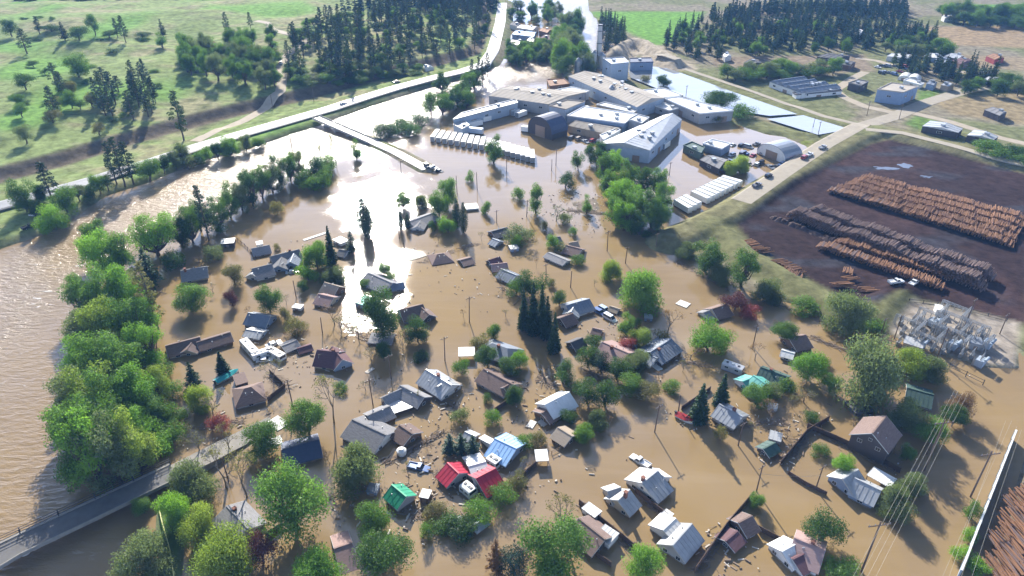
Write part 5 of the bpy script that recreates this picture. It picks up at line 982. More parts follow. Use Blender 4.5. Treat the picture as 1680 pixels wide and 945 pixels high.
# ------------------------------------------------------------------ fences and walls
def fence(label, pts, h, m, post=2.6, name='fence', board=True, th=.09, z=0):
    P = [at(*p) for p in pts]; c = P[0].copy(); t = thing(name, label, 'fence', c); Q = resample([p - c for p in P], post)
    pm = MB().box((0, 0, h / 2 - .5), (.16, .16, h + 1.2)).mesh('post', m)
    for i, p in enumerate(Q):
        link('post', pm, t, p)
        if i + 1 < len(Q):
            q = Q[i + 1]; d = q - p
            if board: part('panel', MB().bar((p.x, p.y, h * .5 - .3), (q.x, q.y, h * .5 - .3), th, h + .5).bar((p.x, p.y, h), (q.x, q.y, h), th + .06, .09), m, t)
            else:
                for zz in (h * .4, h * .9): part('rail', MB().bar((p.x, p.y, zz), (q.x, q.y, zz), .07, .1), m, t)
    return t
DARKW = mat('dark_stained_fence', (.085, .055, .04), .9, var=.3, nscale=3)
fence('dark board fence round the empty flooded yard, left side', [(1359, 690), (1322, 712), (1280, 763)], 1.6, DARKW); fence('dark board fence behind the empty flooded yard, long back side', [(1324, 702), (1370, 722), (1420, 745), (1475, 776)], 1.5, DARKW); fence('dark low wall in front of the empty flooded yard', [(1293, 778), (1320, 795), (1355, 812)], 1.0, DARKW)
fence('long dark fence running down from the small tree to the bottom edge', [(1234, 816), (1190, 868), (1140, 940)], 1.9, DARKW); fence('dark fence from the brown house towards the white and pink roof', [(1240, 868), (1270, 884), (1292, 896)], 1.4, DARKW)
fence('dark fence between the white box trailer and the bottom edge, upper stretch', [(950, 828), (985, 856), (1020, 884), (1048, 908)], 1.6, DARKW); fence('dark fence behind the pale grey houses', [(1042, 808), (1066, 828), (1094, 850)], 1.5, DARKW); fence('dark fence corner at the left of the bottom row', [(955, 895), (985, 918), (1002, 930)], 1.5, DARKW)
fence('fence behind the brown hip-roofed house', [(443, 612), (468, 636), (440, 658)], 1.3, DARKW); fence('dark fence corner beside the firs', [(1118, 672), (1130, 664), (1165, 640)], 1.2, DARKW); fence('thin wire fence along the riverside row', [(384, 390), (402, 404), (420, 424)], 1.0, DARKW, board=False); fence('low rail fence from the dark tree to the substation', [(1330, 552), (1360, 565), (1385, 575)], .5, WOOD, board=False)
fence('thin rail fence across the water by the U-shaped building', [(632, 760), (662, 744), (700, 724), (728, 708)], .8, WOOD, board=False); fence('thin rail fence left of the willow', [(540, 818), (570, 800)], .7, WOOD, board=False)
fence('chain of fence panels right of the white carport', [(846, 795), (865, 775), (880, 762)], 1.2, DARKW); fence('dark fence left of the white-carport rail', [(905, 745), (925, 735)], 1.0, WOOD, board=False); fence('dark fence beside the ruined grey roof', [(437, 882), (462, 866)], 1.4, DARKW); fence('wooden fence from the brown ridge-roofed house', [(812, 676), (832, 662)], 1.4, DARKW)
fence('curved dark fence in front of the grey round-ended shed', [(1146, 258), (1152, 272), (1172, 284), (1192, 286)], 1.5, DARKW)
fence('chain-link fence on the near side of the substation', [(1443, 562), (1470, 570), (1530, 592), (1612, 632)], 1.8, METALD, 4, board=False); fence('chain-link fence on the far side of the substation', [(1490, 498), (1560, 506), (1650, 530)], 1.8, METALD, 4, board=False)
# long white-topped wall with the yard behind it at the lower right
def long_wall():
    A, B = at(1668, 705, 3.2), at(1578, 935, 3.2); A.z = B.z = 0; c = (A + B) / 2; d = B - A; L = d.length; t = thing('retaining_wall', 'long wall with a white top casting a dark shade beside the stacked logs', 'wall', c, math.atan2(d.y, d.x)); n = int(L / 4)
    for i in range(n):
        x = -L / 2 + L * (i + .5) / n; link('panel', MB().box((0, 0, 0), (L / n - .05, .35, 4.6)).mesh('panel', wallm('steelblue')) if i == 0 else bpy.data.objects['panel_source'].data if 'panel_source' in bpy.data.objects else LW[0], t, (x, 0, .8)) if 0 else None
    pm = MB().box((0, 0, .85), (L / n - .05, .35, 4.4)).mesh('panel', wallm('steelblue')); cm = MB().box((0, 0, 3.14), (L / n + .0, .34, .16)).mesh('coping', WHITEP); rm = MB().box((0, 0, .85), (.22, .6, 4.4)).mesh('pier', wallm('concrete'))
    for i in range(n):
        x = -L / 2 + L * (i + .5) / n; link('panel', pm, t, (x, 0, 0)); link('coping', cm, t, (x, 0, rnd.uniform(-.012, .012))); link('pier', rm, t, (x - L / n / 2, 0, -.05))
long_wall()

# ------------------------------------------------------------------ bridge at the lower left
def bridge():
    U = [(-140, 960), (34, 877), (157, 820), (280, 763)]; Lw = [(-60, 966), (34, 909), (160, 849), (287, 787)]; z = 2.6
    u = [at(*p, z) for p in U]; l = [at(*p, z) for p in Lw]; t = thing('road_bridge', 'grey road bridge with a dark railing over the river at the lower left', 'bridge', ((u[1] + l[1]) / 2 - Vector((0, 0, z)))); o = t.location.copy()
    u = [p - o for p in u]; l = [p - o for p in l]; u = resample(u, 6); n = len(u); l2 = []
    for i in range(n):
        k = i / (n - 1) * (len(l) - 1); j = min(int(k), len(l) - 2); l2.append(l[j].lerp(l[j + 1], k - j))
    d = MB(); a = MB(); s = MB(); k1 = MB()
    for i in range(n - 1):
        d.slab([u[i] + (l2[i] - u[i]) * -.14, u[i + 1] + (l2[i + 1] - u[i + 1]) * -.14, l2[i + 1], l2[i]], .7)
        up = Vector((0, 0, .05)); a.add([x + up for x in (u[i].lerp(l2[i], .02), u[i + 1].lerp(l2[i + 1], .02), l2[i + 1].lerp(u[i + 1], .05), l2[i].lerp(u[i], .05))], [(3, 2, 1, 0)])
        up = Vector((0, 0, .2)); s.slab([u[i] + (l2[i] - u[i]) * -.13 + up, u[i + 1] + (l2[i + 1] - u[i + 1]) * -.13 + up, u[i + 1] + up, u[i] + up], .19); k1.bar(l2[i] + Vector((0, 0, .12)), l2[i + 1] + Vector((0, 0, .12)), .25, .3)
    BCON = mat('shaded_bridge_concrete', (.24, .225, .20), .9, var=.3, nscale=.8, bump=.2); part('deck', d, BCON, t); BASPH = mat('shaded_worn_asphalt', (.13, .125, .12), .85, var=.3, nscale=.5); part('road_surface', a, BASPH, t); part('sidewalk', s, BCON, t); part('kerb', k1, BCON, t)  # bridge concrete and asphalt coloured darker for the grove's shade
    ml = MB()
    for i in range(0, n - 1, 1):
        p, q = u[i].lerp(l2[i], .5), u[i + 1].lerp(l2[i + 1], .5); ml.bar(p + Vector((0, 0, .056)), p.lerp(q, .5) + Vector((0, 0, .056)), .2, .008)
    pm = MB().box((0, 0, .7), (.14, .14, 1.2)).mesh('railing_post', METALD); rails = MB(); out = MB()
    for i in range(n):
        for f in (-.005, -.125): link('railing_post', pm, t, u[i] + (l2[i] - u[i]) * f + Vector((0, 0, .1)))
        if i < n - 1:
            for z_ in (.75, 1.35): rails.bar(u[i] + Vector((0, 0, z_)), u[i + 1] + Vector((0, 0, z_)), .09, .1); p, q = [u[j] + (l2[j] - u[j]) * -.125 for j in (i, i + 1)]; out.bar(p + Vector((0, 0, z_)), q + Vector((0, 0, z_)), .07, .08)
    part('railing', rails, METALD, t); part('railing', out, METALD, t)
    for i in range(2, n, 4): c = (u[i] + l2[i]) / 2; part('pier', MB().tube((c.x, c.y, -4), (c.x, c.y, z - .75), 1.0, 1.0, 12), CONC, t)
bridge()
def ramp_road():
    U = [at(276, 765, 2.62), at(330, 738, 1.6), at(372, 717, .7), at(408, 700, .12), at(440, 684, .05)]; L_ = [at(285, 789, 2.62), at(350, 757, 1.6), at(392, 735, .7), at(428, 716, .12), at(458, 698, .05)]; mb = MB()
    for i in range(4): mb.slab([U[i], U[i + 1], L_[i + 1], L_[i]], 2.5)
    part('road', mb, mat('silty_road', (.24, .22, .19), .95, var=.3, nscale=.4), kind='structure')
ramp_road()
t = tag(part('guard_rail', MB(), YEL_LINE) if 0 else link('guard_rail', (lambda mb: ([mb.bar(ground(x0, y0) + Vector((0, 0, .7)), ground(x1, y1) + Vector((0, 0, .7)), .16, .3) for (x0, y0), (x1, y1) in zip([(262, 836), (266, 855), (273, 880), (280, 905), (286, 945)], [(266, 855), (273, 880), (280, 905), (286, 945), (290, 975)])], [mb.box((p.x, p.y, p.z + .3), (.12, .12, .9)) for p in (ground(262 + i * 5, 836 + i * 21) for i in range(6))], mb.mesh('guard_rail', mat('pale_yellow_rail', (.6, .58, .25), .6)))[2])(MB())), 'pale yellow rail running down the green bank at the bottom left', 'rail')
# bridge that leaves the highway across the flood
def far_bridge():
    A, B, z = at(519, 193, 3.1), at(612, 232, 2.6), 2.6; B2 = at(613, 233.5, 1.0); c = (A + B) / 2; t = thing('concrete_bridge', 'low concrete bridge from the highway to the drowned road', 'bridge', (c.x, c.y, 0)); o = Vector((c.x, c.y, 0)); A = A - o; B = B2 - o; d = (B - A).normalized(); s = Vector((-d.y, d.x, 0)).normalized() * 2.6
    part('deck', MB().slab([A + s, B + s, B - s, A - s], .5), CONC, t); part('road_surface', MB().add([p + Vector((0, 0, .05)) for p in (A + s * .85, B + s * .85, B - s * .85, A - s * .85)], [(0, 1, 2, 3)] if 0 else [(3, 2, 1, 0)]), ASPH, t)
    for k in (-1, 1): part('parapet', MB().bar(A + s * k + Vector((0, 0, .5)), B + s * k + Vector((0, 0, .25)), .25, .5), CONC, t)
    for i in range(1, 5): p = A.lerp(B, i / 5); part('pier', MB().box((p.x, p.y, -1), (1.0, 4.6, max(.4, 2 * p.z - .7)), math.atan2(d.y, d.x)), CONC, t)
far_bridge()
# white flood-washed slab beside the road end, ramp boards and other large flat wreckage
BOARD = mat('washed_board', (.58, .52, .44), .85, var=.2, nscale=2); PALEW = mat('washed_white_panel', (.72, .70, .66), .7, var=.1, nscale=2)
def wreck(label, p1, p2, wd, m=PALEW, z=.12, tilt=0.0):
    a, b = at(*p1, z), at(*p2, z); L = (b - a).length; c = (a + b) / 2; t = thing('floating_panel', label, 'panel', (c.x, c.y, 0), math.atan2(b.y - a.y, b.x - a.x)); k = max(1, int(wd / .9))
    for i in range(k): part('plank', MB().box((rnd.uniform(-.15, .15), -wd / 2 + wd * (i + .5) / k, z + rnd.uniform(-.04, .04)), (L * rnd.uniform(.9, 1), wd / k - .04, .14)), m, t)
wreck('long white floating walkway from the pink roof towards the open water', (1057, 588), (1085, 608), 1.8); wreck('white floating panel above the bare dark tree', (1112, 495), (1130, 502), 3.2); wreck('white slab at the flooded road end', (446, 700), (466, 688), 5); wreck('white ramp of boards below the white slab', (440, 728), (462, 720), 3); wreck('pale floating jetty of boards right of the blue litter', (600, 612), (612, 604), 1.2, BOARD)
wreck('pale straight board lane floating by the willows', (498, 394), (540, 380), 1.4, PALEW); wreck('pale floating boards left of the hip-roofed house', (668, 428), (700, 418), 1.4, BOARD); wreck('white panel lying by the white barn roof', (884, 690), (896, 698), 1.6, BOARD); wreck('white flat panel near the carport in the litter', (868, 702), (876, 690), 1.8)
# ------------------------------------------------------------------ floating litter (nobody could count it)
def litter(x, y, r, n, seed, pal=('washed_board', 'weathered_wood', 'washed_board', 'weathered_wood'), ry=None):
    rg = random.Random(seed); c = at(x, y); mbs = [MB() for _ in pal]
    for i in range(int(n * .4)):
        a = rg.uniform(0, 6.28); d = r * rg.random() ** .6; L = rg.choice([.2, .3, .4, .6, .6, 1.4]); px, py = c.x + d * math.cos(a) * (ry or 1), c.y + d * math.sin(a)
        z = max(0, h1(px, py)) if y < 400 else 0
        mbs[i % len(pal)].box((px, py, z + rg.uniform(.02, .3)), (L, rg.uniform(.12, .4), rg.uniform(.05, .3)), rg.uniform(0, 3.14), rg.uniform(.6, 1))
    for mb, p in zip(mbs, pal): part('floating_debris', mb, MATS[p], kind='stuff')
for i, (x, y, r, n) in enumerate([(655, 838, 8, 150), (686, 832, 5, 110), (690, 775, 8, 110), (735, 742, 8, 160), (790, 752, 6, 60), (745, 808, 6, 60), (575, 830, 6, 70), (722, 700, 9, 70), (745, 665, 7, 90), (892, 622, 7, 120), (905, 650, 5, 50), (865, 700, 10, 70), (610, 545, 8, 120), (600, 520, 6, 80), (640, 495, 8, 50), (480, 592, 12, 60), (455, 590, 7, 60), (540, 610, 12, 30), (1000, 540, 9, 110), (1030, 548, 8, 90), (940, 350, 22, 260), (960, 340, 18, 160), (985, 350, 12, 70), (1340, 702, 6, 60), (1290, 700, 8, 80), (1275, 740, 6, 90), (1190, 905, 7, 110), (820, 480, 14, 60), (760, 460, 14, 40), (700, 432, 16, 60), (735, 415, 12, 50), (830, 400, 8, 50), (1100, 600, 8, 20), (1230, 700, 10, 60), (450, 700, 10, 60), (390, 690, 10, 50), (330, 700, 9, 50), (730, 850, 10, 50), (770, 800, 30, 30), (860, 790, 9, 50), (1120, 690, 5, 30), (1480, 760, 8, 25), (620, 620, 14, 40), (700, 640, 14, 30), (420, 560, 8, 40), (505, 400, 10, 25), (890, 690, 14, 60), (1010, 740, 30, 12), (960, 780, 25, 12), (1310, 620, 12, 25), (1520, 575, 14, 60), (1180, 520, 12, 30), (1055, 570, 10, 40)]):
    litter(x, y, r, n, 100 + i)
def raft(p1, p2, n, seed, spread=.7):
    """a tangle of boards and branches lodged along a line"""
    rg = random.Random(seed); a, b = at(*p1), at(*p2); d = (b - a).normalized(); s = Vector((-d.y, d.x, 0)); mb = MB(); br = MB(); ang = math.atan2(d.y, d.x)
    for i in range(n):
        c = a.lerp(b, rg.random()) + s * rg.gauss(0, spread); L = rg.choice([.4, .7, 1.0, 1.8, 2.6])
        mb.box((c.x, c.y, rg.uniform(.03, .25)), (L, rg.uniform(.1, .3), .06), ang + rg.gauss(0, .5))
        c = a.lerp(b, rg.random()) + s * rg.gauss(0, spread); e = ang + rg.gauss(0, .8); L = rg.uniform(.8, 3); br.tube((c.x, c.y, .05), (c.x + L * math.cos(e), c.y + L * math.sin(e), rg.uniform(.05, .5)), .06, .02, 4)
    part('debris_raft', mb, MATS['weathered_wood'], kind='stuff'); part('debris_raft', br, BARK_PALE, kind='stuff')
for i, (p1, p2, n) in enumerate([((1322, 714), (1282, 762), 60), ((1372, 724), (1470, 772), 60), ((1190, 870), (1142, 936), 60), ((950, 830), (1040, 900), 50), ((1044, 810), (1092, 848), 40), ((846, 796), (880, 762), 50), ((632, 762), (728, 708), 60), ((700, 640), (750, 672), 60), ((540, 818), (604, 800), 40), ((720, 770), (740, 800), 60), ((640, 815), (690, 850), 90), ((700, 852), (800, 850), 60), ((890, 615), (905, 635), 60), ((1330, 552), (1385, 575), 40), ((960, 610), (1060, 655), 60), ((560, 530), (620, 570), 80), ((440, 615), (470, 640), 50), ((330, 700), (400, 690), 60), ((1100, 590), (1170, 600), 40), ((1200, 700), (1290, 690), 60), ((690, 432), (780, 400), 60), ((820, 470), (880, 500), 40), ((930, 345), (990, 350), 120), ((1110, 430), (1200, 476), 60), ((1250, 492), (1410, 548), 70)]): raft(p1, p2, n, 700 + i)
# ------------------------------------------------------------------ logs
LOGM = mat('peeled_log', (.21, .105, .052), .9, var=.4, nscale=.25); LOGD = mat('weathered_log', (.15, .10, .085), .9, var=.35, nscale=.25); BARKM = mat('bark_heap', (.07, .045, .04), .95, var=.3, nscale=.5, bump=.4)
def log_mesh(m, L=9.0, r=.26, n=7):
    mb = MB().tube((0, -L / 2, 0), (0, L / 2, 0), r, r * .78, n); me = mb.mesh('log', m); return me
LM = [log_mesh(LOGM, 9, .28), log_mesh(LOGM, 8, .22), log_mesh(LOGD, 9, .26), log_mesh(LOGM, 10, .24)]
class LogHeap:
    def __init__(s): s.V = []; s.F = []; s.n = 0
    def put(s, c, d, L, r, n=5):
        d = d.normalized(); u = d.orthogonal().normalized(); w = d.cross(u); a, b = c - d * L / 2, c + d * L / 2; v = []
        for p, rr in ((a, r), (b, r * .8)):
            for k in range(n): t = 2 * math.pi * k / n; v.append(p + u * (rr * math.cos(t)) + w * (rr * math.sin(t)))
        o = s.n; s.V += v; s.n += 2 * n; s.F += [(o + k, o + (k + 1) % n, o + n + (k + 1) % n, o + n + k) for k in range(n)] + [tuple(o + k for k in range(n - 1, -1, -1)), tuple(o + n + k for k in range(n))]
LOGS_LEFT = 300
def log_row(p1, p2, width, hgt, m, label, group, seed, single=0, step=.5, skew=0.0):
    """a long pile of logs laid across the line p1-p2 (pixels on the ground)"""
    global LOGS_LEFT
    rg = random.Random(seed); a, b = at(*p1, .7 + hgt), at(*p2, .7 + hgt); a.z = b.z = .7; d = (b - a); L = d.length; d.normalize(); s = Vector((-d.y, d.x, 0)); s = (s * math.cos(skew) + d * math.sin(skew)); heap = LogHeap(); core = MB(); x = 0
    n = int(L / step); layers = max(1, int(hgt / .5))
    for i in range(n):
        t = i * step; hh = hgt * (.82 + .18 * math.sin(t * .35 + seed) * math.cos(t * .13)) * min(1, .25 + t / 5, .25 + (L - t) / 5)
        for j in range(layers):
            z = .7 + j * .5 + .2
            if z > .7 + hh + .1: break
            surface = z > .7 + hh - .75
            for e in ((0,) if surface else (-1, 1)):
                if e and j % 2 == i % 2: continue
                LL = width * rg.uniform(.82, 1.05); c = a + d * (t + rg.uniform(-.15, .15)) + Vector((0, 0, z + rg.uniform(-.1, .15))) + s * rg.uniform(-.5, .5)
                dr = s + d * rg.uniform(-.12, .12) + Vector((0, 0, rg.uniform(-.04, .04)))
                if surface or e:
                    if single > 0 and surface and LOGS_LEFT > 0:
                        single -= 1; LOGS_LEFT -= 1; o = link('log', LM[rg.randrange(4)], None, c); o.rotation_euler = (rg.uniform(-.04, .04), 0, math.atan2(dr.y, dr.x) - math.pi / 2); o.scale = (1, LL / 9, 1); tag(o, label, 'log', group)
                    else: heap.put(c, dr, LL, rg.uniform(.13, .24))
                    break
    me = bpy.data.meshes.new('stacked_logs'); me.from_pydata(heap.V, [], heap.F); me.materials.append(m); link('stacked_logs', me, kind='stuff')
# nearest stacks, beyond the long wall at the lower right
for i, (p1, p2) in enumerate([((1630, 935), (1690, 915)), ((1640, 898), (1705, 876)), ((1652, 864), (1715, 842)), ((1664, 832), (1725, 810))]):
    log_row(p1, p2, 8, 1.6, LOGD, 'single log on the near stacks behind the long white-topped wall', 'logs on the near stacks', 900 + i, 30, .45, .25)
# the two long decks in the yard
for i in range(5):
    k = i / 4; p1 = (1362 + 52 * k, 306 - 20 * k); p2 = (1668 + 20 * k, 398 - 42 * k)
    log_row(p1, p2, 5.7, 2.1, LOGM, 'single log on top of the nearest row of the upper log deck', 'logs of the upper log deck', 920 + i, 100 if i == 0 else 0, .42, -.14)
log_row((1296, 338), (1626, 460), 5.6, 4.6, LOGD, 'single log', 'logs of the tall dark pile', 930, 0, .42, -.14); log_row((1330, 334), (1640, 446), 5.6, 4.2, LOGD, 'single log', 'logs of the tall dark pile', 931, 0, .42, -.14)
log_row((1345, 396), (1552, 466), 5.2, 2.4, LOGM, 'single log on top of the lower log deck', 'logs of the lower log deck', 932, 80, .42, -.14); log_row((1372, 388), (1566, 450), 5.2, 2.6, LOGM, 'single log', 'logs of the lower log deck', 933, 0, .42, -.14)
for i, (p1, p2) in enumerate([((1226, 392), (1240, 402)), ((1240, 404), (1262, 414)), ((1275, 425), (1316, 448)), ((1280, 438), (1318, 456)), ((1372, 462), (1400, 470)), ((1388, 452), (1404, 458)), ((1418, 470), (1440, 478)), ((1385, 440), (1402, 446))]):
    log_row(p1, p2, 5, 1.2, LOGM, 'single log', 'loose logs', 940 + i, 0, .5, rnd.uniform(-.5, .8))
hb = MB()
# bark-mulch windrow along the foot of the tall pile
for i in range(60):
    k = i / 59; p = at(1268 + (1480 - 1268) * k, 358 + (436 - 358) * k, .7); hb.tube((p.x, p.y, .5), (p.x, p.y, 1.2 + rnd.random()), rnd.uniform(1.5, 2.8), .5, 7)
part('bark_windrow', hb, BARKM, kind='stuff')
# ------------------------------------------------------------------ substation
def gantry(px, py, rz, w, h, label, legs=2):
    p = ground(px, py); t = thing('gantry', label, 'gantry', p, rz, 'steel gantries of the substation')
    for s in (-1, 1):
        mb = MB(); x = s * w / 2
        for a, b in ((-.3, -.3), (.3, -.3), (.3, .3), (-.3, .3)): mb.bar((x + a, b, -.5), (x + a * .6, b * .6, h), .1, .1)
        for i in range(int(h / 1.1)): mb.bar((x - .3, -.3, i * 1.1), (x + .3, -.3, i * 1.1 + 1.1), .06, .06).bar((x - .3, .3, i * 1.1 + 1.1), (x + .3, .3, i * 1.1), .06, .06)
        part('post', mb, GALV, t)
    mb = MB()
    for b in (-.25, .25): mb.bar((-w / 2, b, h), (w / 2, b, h), .1, .1).bar((-w / 2, b, h - .6), (w / 2, b, h - .6), .1, .1)
    n = int(w / 1.2)
    for i in range(n): x0 = -w / 2 + w * i / n; mb.bar((x0, -.25, h), (x0 + w / n, -.25, h - .6), .05, .05).bar((x0, .25, h - .6), (x0 + w / n, .25, h), .05, .05)
    part('beam', mb, GALV, t)
    for i in range(3): x = -w / 3 + i * w / 3; part('insulator', MB().tube((x, 0, h - .6), (x, 0, h - 1.8), .14, .10, 8), CONC, t)
    return t
RZ = heading((1490, 560), (1560, 500)); k = 0
for i in range(5):
    for j in range(3):
        px = 1485 + i * 19 + j * 18; py = 545 - i * 6 + j * 15 - 4
        gantry(px, py, RZ if (i + j) % 2 else RZ + math.pi / 2, 7, 4.0 + (j % 2) * .8, 'galvanised lattice gantry in the crowded middle of the substation'); k += 1
for a in ((1600, 560), (1580, 575), (1618, 575)): gantry(*a, RZ, 5, 4.5, 'galvanised lattice gantry in the crowded middle of the substation')
def transformer(px, py, label):
    t = thing('transformer', label, 'transformer', ground(px, py), RZ); part('tank', MB().box((0, 0, 1.1), (3, 2, 2.6)), wallm('steelblue'), t); rb = MB()
    for i in range(8): rb.box((-1.3 + i * .37, 1.35, 1.1), (.12, .6, 2.0))
    part('radiator', rb, GALV, t)
    for i in (-1, 0, 1): part('bushing', MB().tube((i * .9, 0, 2.3), (i * 1.05, 0, 4.0), .17, .08, 8), CONC, t)
    part('conservator', MB().tube((-1.2, -1.2, 2.9), (1.2, -1.2, 2.9), .38, .38, 10), wallm('steelblue'), t)
for a in ((1508, 572, 'blue-grey transformer at the near left of the substation'), (1562, 572, 'blue-grey transformer in the near middle of the substation'), (1606, 600, 'blue-grey transformer standing apart at the near right of the substation'), (1618, 570, 'blue-grey transformer at the far right of the substation'), (1530, 535, 'blue-grey transformer among the gantries of the substation')): transformer(*a)
flatbox('white-roofed control box at the head of the substation', 'shed', 'shed', (1535, 503), (1548, 505), 4, 3.0, 'white', 'white'); flatbox('long pale control building at the near left of the substation', 'shed', 'shed', (1484, 556), (1516, 566), 5, 3.0, 'light', 'beige'); flatbox('dark switch house at the right of the substation', 'shed', 'shed', (1590, 556), (1612, 560), 5, 3.0, 'bluegrey', 'grey')
def breaker(px, py):
    t = thing('circuit_breaker', 'grey circuit breaker with three posts standing on the substation gravel', 'circuit breaker', ground(px, py), RZ, 'circuit breakers of the substation'); part('cabinet', MB().box((0, 0, .7), (2.0, .8, 1.2)), GALV, t)
    for i in (-1, 0, 1): part('insulator', MB().tube((i * .8, 0, 1.2), (i * .8, 0, 2.9), .16, .12, 8), CONC, t)
    part('busbar', MB().bar((-1.6, 0, 2.95), (1.6, 0, 2.95), .08, .08), GALV, t)
for i in range(26): breaker(1476 + (i % 9) * 17 + rnd.uniform(-5, 5), 530 + (i // 9) * 17 + (i % 9) * 3.2 + rnd.uniform(-4, 4))
